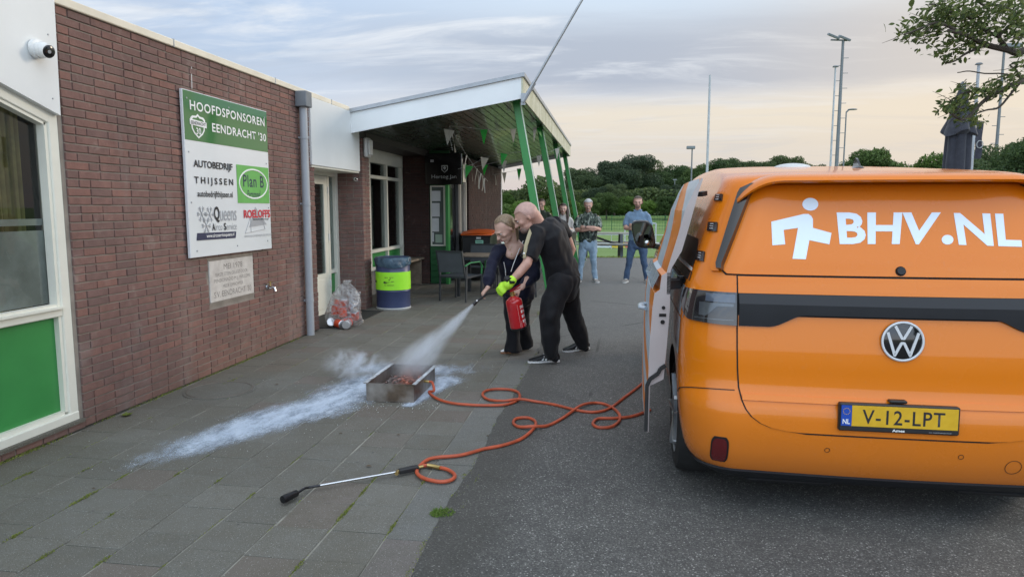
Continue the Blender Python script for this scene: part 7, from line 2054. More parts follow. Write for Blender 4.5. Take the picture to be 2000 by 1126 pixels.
for (px_, py_, rx, ry, n) in ((198, 970, .05, .022, 200), (170, 985, .03, .02, 80), (88, 931, .05, .03, 150), (20, 912, .10, .05, 330), (6, 925, .08, .04, 200), (115, 872, .10, .03, 220), (60, 880, .12, .03, 200), (35, 1050, .05, .015, 130), (80, 1083, .04, .015, 120), (220, 1097, .035, .015, 90), (256, 933, .03, .018, 70), (360, 926, .025, .018, 60), (437, 940, .02, .02, 60), (235, 1008, .025, .015, 50), (503, 969, .022, .018, 60), (686, 1005, .03, .06, 260), (695, 992, .02, .04, 110), (735, 938, .02, .02, 70), (716, 963, .018, .03, 80), (602, 1107, .02, .025, 110), (776, 1030, .012, .05, 130), (793, 941, .02, .015, 50), (760, 960, .012, .05, 80), (905, 935, .03, .03, 90), (160, 917, .03, .012, 50), (90, 885, .05, .02, 70), (470, 747, .10, .04, 160), (450, 715, .18, .03, 260), (540, 690, .2, .025, 200), (300, 782, .05, .02, 80), (545, 667, .15, .02, 150), (1045, 610, .18, .07, 260), (690, 632, .05, .03, 60), (868, 985, .05, .03, 60)):
    p = gnd(px_, py_); xj = -1.065 - .30 * round((-1.065 - p.x) / .30)
    if p.x > -3.55: blades(b, (xj, p.y), .006 + rx * .22, ry * 1.5 + rx * .8, int(n * .55), .016, 0); blades(b, (xj, p.y), .004, ry * 3 + rx * 2, int(n * .35), .010, 0)
    else: blades(b, (-3.77, p.y), .03, ry * 2 + rx * 2.2, int(n * .8), .018, 0)
for k in range(70):   # moss film in random joints
    xj = -1.065 - .30 * rg.randint(0, 8); y = rg.uniform(2.6, 9); blades(b, (xj, y), .004, rg.uniform(.03, .14), rg.randint(12, 45), .008, 0)
for k in range(60): y = rg.uniform(2.6, 10); blades(b, (kx(y) + rg.gauss(-.01, .02), y), .02, rg.uniform(.02, .12), rg.randint(8, 40), .012, 0)
for k in range(26): blades(b, (-3.775, rg.uniform(4.5, 8.1)), .022, rg.uniform(.04, .18), rg.randint(15, 60), .014, 0)
tag(b.build('joint_weeds', M['moss']), 'small moss and grass tufts growing out of the paving joints', 'weeds', kind='stuff')
# broad leaved weed at the foot of the wall
wd = gnd(247, 812); we = empty('weed', (wd.x, wd.y, 0), 0, 'small leafy green weed at the foot of the brick wall', 'weed')
for k in range(9):
    a = k * .75; d = Vector((math.cos(a), math.sin(a), .5)); s = Vector((-d.y, d.x, 0)) * .018; L = .03 + .02 * rg.random()
    f = MB(); f.add([(0, 0, .002), d * L * .5 + s, d * L * 1.1, d * L * .5 - s], [(0, 1, 2, 3)]); f.build('leaf', M['moss'], we)
# litter specks: pebbles and leaf scraps on paving and asphalt
b = MB()
for _ in range(520):
    x, y = rg.uniform(-3.7, 2.2), 2.6 + 12 * rg.random() ** 1.7
    q = rg.uniform(.002, .006); b.ell((x, y, q * .5), (q, q * rg.uniform(.6, 1), q * .6), None, 5, 3)
tag(b.build('grit', M['kerb']), 'loose grit scattered over paving and asphalt', 'grit', kind='stuff')
b = MB()
for (px_, py_) in ((268, 650), (720, 912), (778, 851), (665, 848), (182, 956), (540, 752), (952, 853), (905, 648), (640, 655), (700, 575), (570, 655), (1012, 628)):
    p = gnd(px_, py_); a = rg.uniform(0, 3); q = rg.uniform(.010, .022); b.add([(p.x - q, p.y, .008), (p.x, p.y - q * .5, .012), (p.x + q, p.y, .009), (p.x, p.y + q * .6, .014)], [(0, 1, 2, 3)])
tag(b.build('leaf_scraps', plain('dry_leaf', (.09, .06, .035), .8)), 'dry leaf scraps lying on the slabs', 'leaves', kind='stuff')

# ================================================================ TREES
LG = {'dark': mk_leaf('dark_foliage', [(.048, .074, .042), (.066, .100, .052), (.086, .126, .060), (.115, .155, .072)]),
      'mid': mk_leaf('mid_foliage', [(.055, .095, .030), (.080, .130, .038), (.105, .16, .045), (.13, .19, .06)]),
      'light': mk_leaf('light_foliage', [(.085, .140, .035), (.11, .18, .045), (.14, .21, .055), (.17, .24, .07)]),
      'near': mk_leaf('near_foliage', [(.060, .085, .030), (.095, .130, .040), (.14, .18, .05), (.23, .26, .08)], trans=.45)}
M['bark'] = plain('bark', (.07, .055, .042), .9, var=.35, vs=12, bump=.7, bs=30)
def crown_mesh(name, seed, H, W, n, leaf, mat, z0=.22, lumps=26):
    """many small leaf clumps gathered in uneven lumps with gaps between them"""
    r = np.random.RandomState(seed)
    th = r.uniform(0, 2 * math.pi, lumps); u = r.uniform(-.75, 1, lumps); rad = r.uniform(.45, 1, lumps) ** .6
    c = np.stack([np.cos(th) * np.sqrt(1 - np.clip(u, -1, 1) ** 2 * .9) * rad * W * .42, np.sin(th) * np.sqrt(1 - np.clip(u, -1, 1) ** 2 * .9) * rad * W * .42, H * (z0 + (1 - z0) * .5) + u * rad * H * (1 - z0) * .44], 1)
    c[0] = (0, 0, H * .6); s = r.uniform(.10, .24, lumps) * W; s[0] = W * .30
    k = r.choice(lumps, n, p=s ** 2 / (s ** 2).sum())
    d = r.normal(size=(n, 3)); d /= np.linalg.norm(d, axis=1)[:, None]
    rr = r.uniform(.35, 1.0, n) ** .45
    p = c[k] + d * (s[k] * rr)[:, None] * np.array([1, 1, .72])
    p += r.normal(size=(n, 3)) * leaf * .5
    a = r.normal(size=(n, 3)); a /= np.linalg.norm(a, axis=1)[:, None]; a2 = np.cross(a, d + r.normal(size=(n, 3)) * .6); a2 /= np.linalg.norm(a2, axis=1)[:, None] + 1e-9
    L = leaf * r.uniform(.6, 1.4, n)[:, None]
    v = np.stack([p - a * L, p - a2 * L * .55, p + a * L, p + a2 * L * .55], 1).reshape(-1, 3)
    me = bpy.data.meshes.new(name); me.vertices.add(4 * n); me.loops.add(4 * n); me.polygons.add(n)
    me.vertices.foreach_set('co', v.ravel()); me.loops.foreach_set('vertex_index', np.arange(4 * n)); me.polygons.foreach_set('loop_start', np.arange(0, 4 * n, 4)); me.polygons.foreach_set('loop_total', np.full(n, 4))
    me.materials.append(mat); me.update(); me.validate(); return me, c
def tree_proto(seed, H, W, n, leaf, mat, name='tree', z0=.2):
    me, c = crown_mesh('crown', seed, H, W, n, leaf, mat, z0)
    rt = empty(name, (0, 0, 0)); link('crown', me, rt)
    b = MB(); b.tube([(0, 0, 0), (.05, 0, H * .25), (0, .05, H * .5), (0, 0, H * .72)], [W * .035, W * .028, W * .02, W * .008], 8)
    for q in c[1:9]: b.tube([(0, 0, H * .3), Vector((q[0] * .5, q[1] * .5, (H * .35 + q[2]) * .5)), tuple(q)], [W * .014, W * .010, W * .004], 6)
    b.build('trunk', M['bark'], rt, smooth=True); return rt
protos = []
for i, (H, W, kind) in enumerate(((8, 7, 'dark'), (9, 7.5, 'dark'), (7.5, 6, 'mid'), (10, 8, 'dark'), (6, 6, 'mid'), (5, 5.5, 'light'))):
    protos.append(tree_proto(50 + i, H, W, 24000, .115, LG[kind]))
used = set()
def put_tree(pi, x, y, s, rz, label, group=None, name=None, zo=None):
    o = protos[pi] if pi not in used else copy_tree(protos[pi]); used.add(pi)
    z = terr_z(y) if zo is None else zo
    o.location = (x, y, z - .1); o.rotation_euler = (0, 0, rz); o.scale = (s, s, s)
    o['label'] = label; o['category'] = 'tree'
    if group: o['group'] = group
    return o
def px_x(px, Y): return at(px, 404, Y).x
rt_ = random.Random(77)
# wood edge: photo column, crown top row, distance
row = [(955, 395, 60, 2), (985, 372, 66, 2), (1022, 366, 70, 0), (1060, 372, 74, 2), (1100, 362, 72, 1), (1132, 330, 78, 0), (1165, 322, 84, 3), (1200, 312, 80, 0), (1236, 302, 82, 3), (1268, 306, 86, 1), (1300, 330, 84, 0), (1335, 322, 86, 1), (1366, 316, 84, 2), (1402, 306, 84, 3), (1440, 312, 88, 0), (1475, 308, 86, 3), (1510, 318, 90, 1), (1545, 310, 88, 0), (1580, 318, 92, 3), (1615, 330, 90, 1), (1650, 338, 92, 0), (1720, 345, 92, 1), (1760, 342, 90, 0)]
PH = ['behind the wheelie bins', 'above the blonde woman', 'above the bald man', 'between the first and second green posts', 'behind the second green post', 'right of the last green post', 'above the grey haired man', 'between the two arm crossed men', 'left above the man in blue', 'right above the man in blue', 'above the van mirror', 'left of the small floodlight mast', 'between the small floodlight mast and the bare flagpole', 'just right of the bare flagpole', 'above the van bonnet edge right of the bare flagpole', 'left end of the dip before the roof dome', 'left of the white roof dome', 'above the white roof dome', 'right of the white roof dome', 'left of the capped flagpole', 'behind the capped flagpole and the tall mast', 'right of the solitary round tree', 'farthest right of the wood edge']
PB = ['behind the wheelie bins', 'behind the blonde woman', 'pale green, behind the bald man', 'between the green posts', 'left of the grey haired man', 'behind the grey haired man', 'right of the grey haired man', 'behind the picnic table post', 'pale green, behind the man in blue', 'behind the van mirror', 'right of the van mirror', 'below the small floodlight mast', 'taller one behind the third green post', 'taller one between the two arm crossed men', 'taller one above the man in blue', 'taller one right of the man in blue', 'taller one above the grey haired man', 'taller one by the bare flagpole']
for it_, (px_, py_, Y, pi) in enumerate(row):
    Hh = (8, 9, 7.5, 10, 6, 5)[pi]; zt = at(px_, py_, Y).z; s = (zt - terr_z(Y)) / (Hh * 1.0) * rt_.uniform(1.0, 1.14)
    put_tree(pi, px_x(px_, Y), Y, s, rt_.uniform(0, 6.28), 'tree of the wood edge ' + PH[it_], 'trees of the wood beyond the pitch')
# lower bushes in front of the wood
for it_, (px_, py_, Y, pi) in enumerate(((965, 405, 48, 2), (1000, 398, 46, 5), (1035, 390, 45, 5), (1075, 400, 50, 4), (1115, 408, 56, 4), (1150, 405, 60, 4), (1185, 400, 62, 2), (1225, 405, 62, 4), (1262, 408, 62, 5), (1300, 400, 62, 4), (1340, 398, 62, 2), (1380, 390, 64, 4), (1092, 385, 60, 2), (1200, 378, 66, 1), (1255, 372, 68, 0), (1310, 370, 68, 1), (1165, 372, 66, 0), (1430, 372, 68, 0))):
    Hh = (8, 9, 7.5, 10, 6, 5)[pi]; zt = at(px_, py_, Y).z; s = (zt - terr_z(Y)) / Hh
    put_tree(pi, px_x(px_, Y), Y, max(s, .35) * 1.02, rt_.uniform(0, 6.28), 'bushy tree before the wood, ' + PB[it_], 'bushy trees in front of the wood')
# dense undergrowth closing the foot of the wood
me, _ = crown_mesh('undergrowth', 99, 1, 1, 9000, .25, LG['dark'])
r9 = np.random.RandomState(5); n = 60000
p = np.stack([r9.uniform(-26, 46, n), 66 + r9.uniform(0, 5, n), .6 + r9.uniform(0, 1, n) ** 1.3 * 2.6], 1)
p[:, 2] += np.array([max(0, mnoise.noise(Vector((x * .22, 3, 1)))) * 2.2 for x in p[:, 0]]) * (p[:, 2] > 1.5)
a = r9.normal(size=(n, 3)); a /= np.linalg.norm(a, axis=1)[:, None]; a2 = np.cross(a, r9.normal(size=(n, 3))); a2 /= np.linalg.norm(a2, axis=1)[:, None]
v = np.stack([p - a * .16, p - a2 * .11, p + a * .16, p + a2 * .11], 1).reshape(-1, 3)
ug = bpy.data.meshes.new('undergrowth'); ug.vertices.add(4 * n); ug.loops.add(4 * n); ug.polygons.add(n); ug.vertices.foreach_set('co', v.ravel()); ug.loops.foreach_set('vertex_index', np.arange(4 * n)); ug.polygons.foreach_set('loop_start', np.arange(0, 4 * n, 4)); ug.polygons.foreach_set('loop_total', np.full(n, 4)); ug.materials.append(LG['dark']); ug.update(); ug.validate()
bpy.data.meshes.remove(me)
tag(link('undergrowth', ug), 'dark undergrowth filling the foot of the wood beyond the pitch', 'undergrowth', kind='stuff')
# single tree behind the van roof and the trees at the right
def single(pi, px_, py_, Y, label, sc=1.0):
    Hh = (8, 9, 7.5, 10, 6, 5)[pi]; zt = at(px_, py_, Y).z; s = (zt - terr_z(Y)) / Hh * sc
    return put_tree(pi, px_x(px_, Y), Y, s, rt_.uniform(0, 6), label)
single(4, 1692, 286, 70, 'round solitary tree seen above the van roof beside the light masts', .98)
single(2, 1835, 285, 40, 'dark tree seen left of the folded parasol', 1.0)
single(1, 1925, 262, 34, 'dense dark tree between the white pole and the right picture edge')
single(3, 1990, 245, 28, 'tall dark tree at the right picture edge behind the leaning branch')
single(0, 1880, 300, 44, 'dark tree directly behind the folded parasol')

put_tree(0, 13.5, 2.5, .85, 1.0, 'broadleaf tree on the far side of the van, outside the picture to the right', zo=0)
put_tree(1, 12.5, -6.0, .8, 2.0, 'broadleaf tree behind the photographer to the right of the van', zo=0)
# ---- near tree whose boughs reach in from the right
nt_c = Vector((9.6, 10.6, 0))
nt = empty('oak_tree', nt_c, 0, 'near broadleaf tree reaching in from the right with leafy boughs above the van', 'tree')
b = MB(); b.tube([(0, 0, -.05), (-.1, 0, 1.6), (-.15, -.1, 3.2), (.0, .1, 5.4), (.1, 0, 7.6)], [.26, .21, .17, .12, .06], 14); b.build('trunk', M['bark'], nt, smooth=True)
BA = lambda px, py, Y: at(px, py, Y) - nt_c
boughs = [([Vector((-.13, 0, 2.7)), BA(2120, 70, 9.6), BA(2000, 100, 9.1), BA(1962, 98, 8.9), BA(1930, 85, 8.8), BA(1890, 70, 8.6), BA(1850, 60, 8.5)], .055),
          ([BA(1962, 98, 8.9), BA(1950, 70, 8.9), BA(1965, 52, 8.9), BA(1990, 30, 9.0)], .025),
          ([BA(1930, 85, 8.8), BA(1900, 95, 8.7), BA(1870, 115, 8.6), BA(1845, 122, 8.6)], .016),
          ([BA(1890, 70, 8.6), BA(1845, 48, 8.5), BA(1800, 52, 8.4), BA(1765, 68, 8.3)], .016),
          ([BA(1950, 70, 8.9), BA(1900, 40, 8.8), BA(1850, 25, 8.7), BA(1815, 10, 8.6)], .018),
          ([BA(1990, 30, 9.0), BA(1950, 15, 8.9), BA(1900, 0, 8.8), BA(1870, -20, 8.8)], .018),
          ([Vector((-.13, 0, 2.3)), BA(2080, 170, 9.4), BA(1995, 160, 9.0), BA(1950, 180, 8.8), BA(1915, 205, 8.7), BA(1880, 235, 8.6), BA(1850, 215, 8.5)], .034),
          ([BA(1950, 180, 8.8), BA(1910, 175, 8.7), BA(1875, 180, 8.6), BA(1855, 195, 8.6)], .012),
          ([BA(1995, 160, 9.0), BA(1955, 205, 8.9), BA(1925, 220, 8.8), BA(1900, 228, 8.7)], .012),
          ([BA(2080, 170, 9.4), BA(2010, 150, 9.1), BA(1960, 145, 8.9), BA(1900, 138, 8.8), BA(1870, 142, 8.8)], .009),
          ([BA(1995, 160, 9.0), BA(1985, 135, 9.0), BA(1970, 125, 9.0), BA(2000, 118, 9.1)], .012)]
for pts, r_ in boughs:
    sp_ = smooth_path(pts, 5); K = len(sp_)
    for i in range(1, K - 1): sp_[i] = sp_[i] + Vector((mnoise.noise(sp_[i] * 3), mnoise.noise(sp_[i] * 3 + Vector((5, 0, 0))), mnoise.noise(sp_[i] * 3 + Vector((0, 5, 0))))) * .05
    b = MB(); b.tube(sp_, [r_ * (1 - .75 * i / (K - 1)) + .003 for i in range(K)], 8); b.build('branch', M['bark'], nt, smooth=True)
rw = random.Random(19)
for k in range(46):   # fine twigs
    cx, cy, sx, sy = rw.choice([(1800, 60, 40, 25), (1860, 50, 50, 40), (1930, 50, 50, 40), (1865, 205, 26, 16), (1920, 180, 40, 20), (1970, 150, 25, 20), (1985, 60, 20, 40)])
    p0 = BA(rw.gauss(cx + 10, sx * .5), rw.gauss(cy, sy * .5), 8.75 + rw.gauss(0, .15)); d = Vector((rw.gauss(-.8, .4), rw.gauss(0, .3), rw.gauss(-.25, .4))).normalized() * rw.uniform(.12, .32)
    b = MB(); b.tube([p0, p0 + d * .5 + Vector((0, 0, rw.gauss(0, .015))), p0 + d], [.005, .0035, .0015], 5); b.build('twig', M['bark'], nt, smooth=True)
# leaf: pointed oval folded along the midrib
def leaf_geo():
    V = []; Fc = []
    prof = [(0, .0), (.2, .16), (.45, .24), (.7, .19), (.88, .09), (1.0, 0)]
    for t_, w in prof: V += [(-w, t_, .05 * math.sin(t_ * 3)), (0, t_, -.03 + .05 * math.sin(t_ * 3)), (w, t_, .05 * math.sin(t_ * 3))]
    for j in range(5):
        a = j * 3; Fc += [(a, a + 1, a + 4, a + 3), (a + 1, a + 2, a + 5, a + 4)]
    return V, Fc
LV, LF = leaf_geo(); lb = MB(); lb.add(LV, LF); leaf_me = lb.mesh('leaf', LG['near'], smooth=True)
rl = random.Random(8)
clumps = [(1790, 60, 30, 22, 60), (1775, 70, 16, 12, 30), (1830, 45, 38, 24, 110), (1860, 20, 42, 24, 140), (1900, 25, 40, 26, 150), (1945, 20, 38, 26, 140), (1990, 25, 26, 30, 110), (1880, 60, 36, 24, 110), (1920, 60, 34, 22, 90), (1850, 95, 28, 16, 50), (1975, 60, 24, 24, 60), (1905, 85, 26, 14, 45), (1860, 112, 22, 10, 24), (1840, 15, 20, 14, 50), (1825, 60, 26, 20, 50),
          (1850, 205, 18, 12, 40), (1872, 195, 18, 11, 40), (1865, 215, 20, 11, 34), (1895, 172, 24, 10, 40), (1920, 185, 26, 12, 50), (1905, 215, 20, 12, 26), (1890, 235, 20, 9, 22), (1950, 170, 24, 12, 34), (1985, 150, 20, 14, 36), (1995, 120, 14, 14, 36), (1995, 60, 12, 20, 40), (1915, 238, 12, 8, 20), (1960, 160, 30, 14, 24)]
mats_ = []
for (cx, cy, sx, sy, n) in clumps:
    for _ in range(int(n * 1.7)):
        x, y = rl.gauss(cx, sx * .62), rl.gauss(cy, sy * .62); Y = 8.75 + rl.gauss(0, .22)
        p = BA(x, y, Y)
        d = Vector((rl.gauss(-.55, .55), rl.gauss(-.1, .6), rl.gauss(-.35, .45))).normalized(); n_ = Vector((rl.gauss(0, .6), rl.gauss(-.3, .6), rl.gauss(.8, .4))); s_ = d.cross(n_).normalized(); n_ = s_.cross(d)
        L = rl.uniform(.042, .082); Mx = (Matrix((s_ * L, d * L, n_ * L)).transposed()).to_4x4(); Mx.translation = p
        mats_.append((L, Mx, (1750 <= x <= 2000 and 0 <= y <= 300)))
mats_.sort(key=lambda t_: (-t_[2], -t_[0]))
for L, Mx, _ in mats_[:300]:
    o = link('leaf', leaf_me, nt); o.matrix_basis = Mx
b = MB()
for L, Mx, _ in mats_[300:]: b.add([Mx @ Vector(v) for v in LV], LF)
# more foliage outside the frame so that the crown is whole
for _ in range(2600):
    p = Vector((rl.gauss(.2, 1.5), rl.gauss(0, 1.5), rl.gauss(6.4, 1.1)))
    if p.z < 4.2: continue
    d = Vector((rl.gauss(0, 1), rl.gauss(0, 1), rl.gauss(-.3, .5))).normalized(); n_ = Vector((rl.gauss(0, .6), rl.gauss(0, .6), 1)); s_ = d.cross(n_).normalized(); n_ = s_.cross(d); L = rl.uniform(.12, .2)
    Mx = (Matrix((s_ * L, d * L, n_ * L)).transposed()).to_4x4(); Mx.translation = p; b.add([Mx @ Vector(v) for v in LV], LF)
tag(b.build('foliage', LG['near'], nt, smooth=True), kind='stuff')

# ================================================================ MASTS, POLES, PARASOL, FIELD FURNITURE
M['mast'] = plain('galvanised_mast', (.17, .185, .195), .55, .1, var=.1); M['polewhite'] = plain('white_pole', (.42, .44, .46), .5)
def pole(px_, py_, Y, r0, r1, name, label, cat, mat, lean=0.0):
    x = px_x(px_, Y) ; zt = at(px_, py_, Y).z; z0 = terr_z(Y) if Y > 22.3 else 0
    x = at(px_, py_, Y).x
    rt = empty(name, (x, Y, z0), 0, label, cat)
    b = MB(); b.tube([(0, 0, -.1), (0, 0, zt - z0)], [r0, r1], 12); b.build('pole', mat, rt, smooth=True)
    return rt, zt - z0
rt, h = pole(1647, 78, 48, .14, .085, 'floodlight_mast', 'tall floodlight mast with climbing rungs and twin lamps above the van roof', 'floodlight', M['mast'])
for k in range(24): z = h * (.06 + k * .037); s = 1 if k % 2 else -1; b = MB(); b.bar((0, 0, z), (s * .38, 0, z), .035, .03); b.build('rung', M['mast'], rt)
b = MB(); b.bar((-.75, 0, h + .02), (.25, 0, h - .05), .08, .08); b.build('cross_arm', M['mast'], rt)
for (x, z) in ((-.55, .22), (.12, .08)):
    b = MB(); Mx = Matrix.Translation((x, 0, h + z)) @ Euler((R(15), R(24), 0)).to_matrix().to_4x4(); b.box((-.42, -.25, -.07), (.32, .25, .07), 0, Mx, .02); b.build('lamp', plain('lamp_housing', (.17, .19, .20), .4), rt)
rt, h = pole(1632, 131, 40, .065, .045, 'flagpole', 'plain light grey flagpole with a flat cap just left of the tall floodlight mast', 'flagpole', M['polewhite']); b = MB(); b.cyl((0, 0, h), (0, 0, h + .06), .16, .12, n=16); b.build('cap', M['mast'], rt)
rt, h = pole(1387, 147, 36, .07, .055, 'flagpole', 'bare light grey flagpole standing alone above the bonnet side of the van', 'flagpole', M['polewhite'])
rt, h = pole(1653, 218, 52, .06, .045, 'street_lamp', 'slim street lamp with a small curved head right of the floodlight mast', 'street lamp', M['mast'])
b = MB(); b.tube([(0, 0, h - .05), (.15, 0, h + .12), (.5, 0, h + .15)], [.05, .06, .03], 8); b.ell((.40, 0, h + .14), (.32, .12, .06)); b.build('lamp_head', M['mast'], rt, smooth=True)
rt, h = pole(1352, 290, 66, .08, .06, 'floodlight_mast', 'small distant floodlight mast in front of the wood', 'floodlight', M['mast']); b = MB(); b.box((-.5, -.2, h - .05), (.25, .2, h + .22), bev=.03); b.build('lamp', plain('lamp_housing', (.17, .19, .20), .4), rt)
rt, h = pole(1318, 352, 76, .05, .04, 'lamp_post', 'tiny lamp post in front of the dark trees', 'lamp post', M['mast']); b = MB(); b.box((-.2, -.1, h), (.2, .1, h + .12)); b.build('lamp', M['mast'], rt)
rt, h = pole(1912, 126, 16, .042, .030, 'flagpole', 'white flagpole with a flat cap right of the folded parasol', 'flagpole', M['polewhite']); b = MB(); b.cyl((0, 0, h), (0, 0, h + .03), .075, .05, n=16); b.build('cap', M['mast'], rt)
fl = Vector((.12, .05, -1.55)); b = MB(); V = []
for j in range(10):
    for i in range(4): V.append((.04 + i * .045 + .01 * math.sin(j), .02 * math.sin(i * 2 + j * .8), h - 1.15 - j * .085))
b.add(V, [(j * 4 + i, j * 4 + i + 1, (j + 1) * 4 + i + 1, (j + 1) * 4 + i) for j in range(9) for i in range(3)]); b.build('flag', plain('dark_flag', (.05, .05, .065), .8, var=.3), rt, smooth=True)
b = MB(); b.tube([(.12 + .06 * math.cos(a), -.03, h - 1.62 + .075 * math.sin(a)) for a in np.linspace(0, 6.28, 20, endpoint=False)], .009, 5, closed=True); b.build('flag_emblem', M['dimwhite'], rt)
rt, h = pole(1962, 92, 40, .10, .06, 'floodlight_mast', 'thin floodlight mast partly hidden by the oak boughs at the right', 'floodlight', M['mast']); b = MB(); b.box((.0, -.2, h - .05), (.8, .2, h + .15), bev=.03); b.build('lamp', plain('lamp_housing', (.17, .19, .20), .4), rt)
for k in range(12): b = MB(); b.bar((0, 0, h * .35 + k * .45), ((.3 if k % 2 else -.3), 0, h * .35 + k * .45), .03, .03); b.build('rung', M['mast'], rt)
# folded parasol
pY = 13.0; pc = at(1868, 330, pY); par = empty('parasol', (pc.x, pY, 0), 0, 'closed dark grey parasol standing behind the van', 'parasol')
M['parasol'] = cloth('dark_grey_canvas', (.048, .050, .062), .2)
ztp = at(1876, 172, pY).z
b = MB(); b.tube([(0, 0, 0), (0, 0, ztp - .05)], .035, 12); b.build('pole', M['mast'], par, smooth=True)
b = MB(); b.box((-.45, -.45, 0), (.45, .45, .08), bev=.01); b.build('base', M['kerb'], par)
b = MB(); V = []; n = 72
lev = [(0, .045), (.10, .08), (.30, .13), (.50, .19), (.72, .27), (.76, .28), (.78, .20), (1.0, .20), (1.3, .21), (1.8, .19), (2.2, .16), (2.4, .12)]
for j, (dz, rr) in enumerate(lev):
    for k in range(n):
        a = 2 * math.pi * k / n; fold = abs(math.sin(a * 3 + .4)) ** .8; q = rr * (.74 + .28 * fold) * (1 + .10 * mnoise.noise(Vector((math.cos(a) * 2, math.sin(a) * 2, dz * 1.4))))
        V.append((q * math.cos(a), q * math.sin(a), ztp - dz + (.05 * math.sin(a * 3) if 4 <= j <= 5 else 0)))
b.add(V, [(j * n + k, (j + 1) * n + k, (j + 1) * n + (k + 1) % n, j * n + (k + 1) % n) for j in range(len(lev) - 1) for k in range(n)]); b.build('canopy', M['parasol'], par, smooth=True)
b = MB(); b.tube([(0, 0, ztp - .02), (0, 0, ztp + .05), (0, 0, ztp + .09)], [.06, .055, .02], 14, caps='round'); b.build('finial', M['mast'], par, smooth=True)

M['oldwood'] = plain('silvered_wood', (.30, .29, .25), .8, var=.2, vs=6)
# picnic table by the pitch
pt = empty('picnic_table', (px_x(1182, 23.2), 23.2, terr_z(23.2)), R(4), 'weathered wooden picnic table between the two arm crossed men', 'picnic table')
z0 = -terr_z(23.2)
for k in range(4):
    b = MB(); b.box((-.95, -.32 + k * .165, .72 + z0), (.90, -.32 + k * .165 + .15, .765 + z0), bev=.004); b.build('plank', M['oldwood'], pt)
for s in (1, -1): b = MB(); b.box((-.95, s * .72 - .13, .40 + z0), (.90, s * .72 + .13, .445 + z0), bev=.004); b.build('bench_plank', M['oldwood'], pt)
for x in (-.62, .52):
    b = MB(); b.bar((x, -.30, .72 + z0), (x, -.62, .0), .06, .09, up=(1, 0, 0)); b.bar((x, .30, .72 + z0), (x, .62, .0), .06, .09, up=(1, 0, 0)); b.bar((x - .05, -.84, .37 + z0), (x - .05, .84, .37 + z0), .05, .10); b.build('leg', M['alu'], pt)
b = MB(); b.bar((-.55, 0, .70 + z0), (.45, 0, .36 + z0), .07, .07); b.bar((-.55, -.05, .36 + z0), (.75, -.05, .35 + z0), .05, .05); b.build('brace', M['black'], pt)
# advertising boards along the pitch, railing, fence and goal
boards = [((1150, 1196), (.62, .66, .70)), ((1196, 1222), (.70, .50, .06)), ((1222, 1236), (.62, .18, .10)), ((1236, 1262), (.58, .50, .52)), ((1262, 1310), (.62, .64, .66)), ((1085, 1122), (.60, .62, .64)), ((1040, 1085), (.08, .30, .12)), ((960, 1000), (.62, .64, .60)), ((1000, 1040), (.60, .58, .20))]
lbl = ['white advertising board with blue mark left of the picnic table post', 'yellow advertising board behind the picnic table post', 'short red advertising board right of the yellow one', 'pinkish advertising board beside the man in the blue polo', 'white advertising board behind the van mirror', 'white advertising board behind the grey haired man', 'green advertising board behind the standing woman', 'off white advertising board behind the wheelie bins', 'yellow green advertising board behind the first green post']
for (sp2, c), lb_ in zip(boards, lbl):
    Y = 36.0; xa_, xb2 = px_x(sp2[0], Y) + .02, px_x(sp2[1], Y) - .02
    e = empty('advertising_board', ((xa_ + xb2) / 2, Y, -.5), 0, lb_, 'advertising board'); w = (xb2 - xa_) / 2
    b = MB(); b.box((-w, -.02, .03), (w, .02, .32)); b.build('panel', plain('board_print', c, .5, var=.06), e)
    b = MB(); b.box((-w + .05, -.03, 0), (-w + .09, .03, .05)); b.box((w - .09, -.03, 0), (w - .05, .03, .05)); b.build('foot', M['mast'], e)
    if 'blue mark' in lb_:
        b = MB(); b.add([(-.25, -.022, .22), (-.12, -.022, .25), (-.16, -.022, .16), (-.19, -.022, .12)], [(0, 1, 2, 3)]); b.box((-.02, -.024, .12), (.45, -.021, .16)); b.build('print', M['navy'], e)
rl_ = empty('pitch_railing', (0, 35.2, -.5), 0, 'thin grey tubular railing along the football pitch', 'railing')
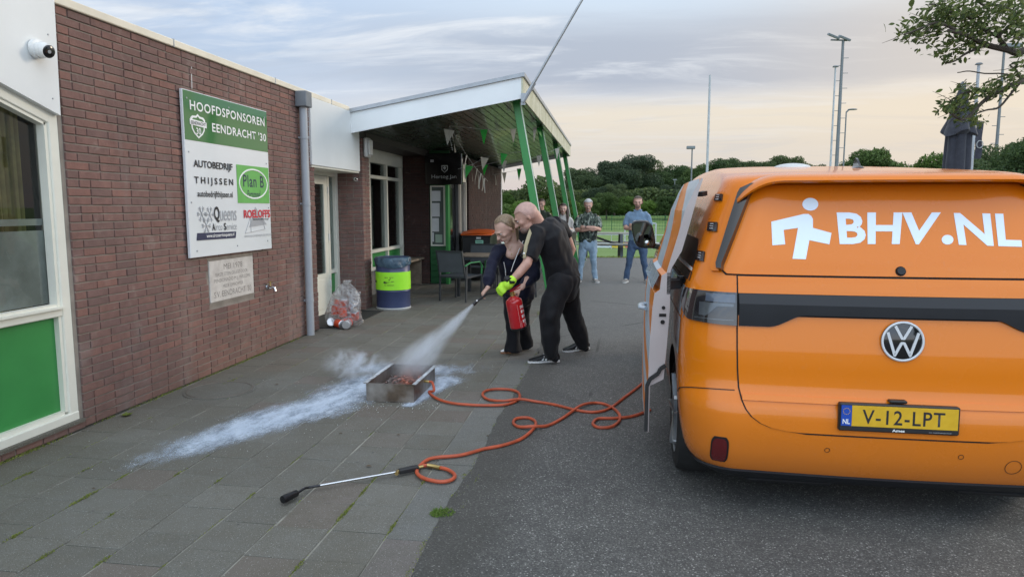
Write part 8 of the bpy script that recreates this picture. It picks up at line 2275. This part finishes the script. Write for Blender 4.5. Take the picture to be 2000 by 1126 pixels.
b = MB(); b.cyl((-14, 0, .72), (14, 0, .72), .018, n=8); b.build('rail', M['steel'], rl_, smooth=True)
for k in range(15): b = MB(); b.cyl((-14 + 2 * k, 0, 0), (-14 + 2 * k, 0, .71), .018, n=8); b.build('post', M['steel'], rl_)
fn_ = empty('mesh_fence', (0, 54, terr_z(54)), 0, 'low dark green mesh fence at the foot of the wood', 'fence')
for k in range(31): b = MB(); b.cyl((-24 + 2 * k, 0, 0), (-24 + 2 * k, 0, 1.15), .03, n=6); b.build('post', M['darkgreen'], fn_)
b = MB()
for z in (.1, .35, .6, .85, 1.1): b.bar((-24, 0, z), (36, 0, z), .02, .02)
for k in range(300): b.bar((-24 + .2 * k, .0, .05), (-24 + .2 * k, 0, 1.12), .012, .012)
tag(b.build('mesh', M['darkgreen'], fn_), kind='stuff')
gl2 = empty('goal', (px_x(1250, 41), 41, -.5), R(10), 'small white football goal partly hidden behind the man in blue', 'goal')
b = MB(); b.cyl((-.85, 0, 0), (-.85, 0, 1.15), .045, n=10); b.cyl((.95, 0, 0), (.95, 0, 1.15), .045, n=10); b.cyl((-.85, 0, 1.15), (.95, 0, 1.15), .045, n=10); b.build('frame', M['polewhite'], gl2, smooth=True)
b = MB()
for k in range(10): b.bar((-.85 + k * .2, 0, 1.12), (-.85 + k * .2, .8, .0), .008, .008); 
for k in range(7): b.bar((-.85, .8 * k / 7, 1.12 - 1.12 * k / 7), (.95, .8 * k / 7, 1.12 - 1.12 * k / 7), .008, .008)
b.build('net', M['polewhite'], gl2)
# rough grass along the edge of the parking area
b = MB(); rr_ = random.Random(2)
for _ in range(5200):
    x, y = rr_.uniform(-7, 6), 22.32 + abs(rr_.gauss(0, .5)); h_ = rr_.uniform(.03, .11); p = Vector((x, y, terr_z(y))); d = Vector((rr_.gauss(0, .3), rr_.gauss(0, .3), 1)) * h_; s = Vector((.008, 0, 0))
    b.add([p - s, p + s, p + d], [(0, 1, 2)])
tag(b.build('verge_grass', M['moss']), 'rough grass verge at the far edge of the asphalt', 'grass', kind='stuff')
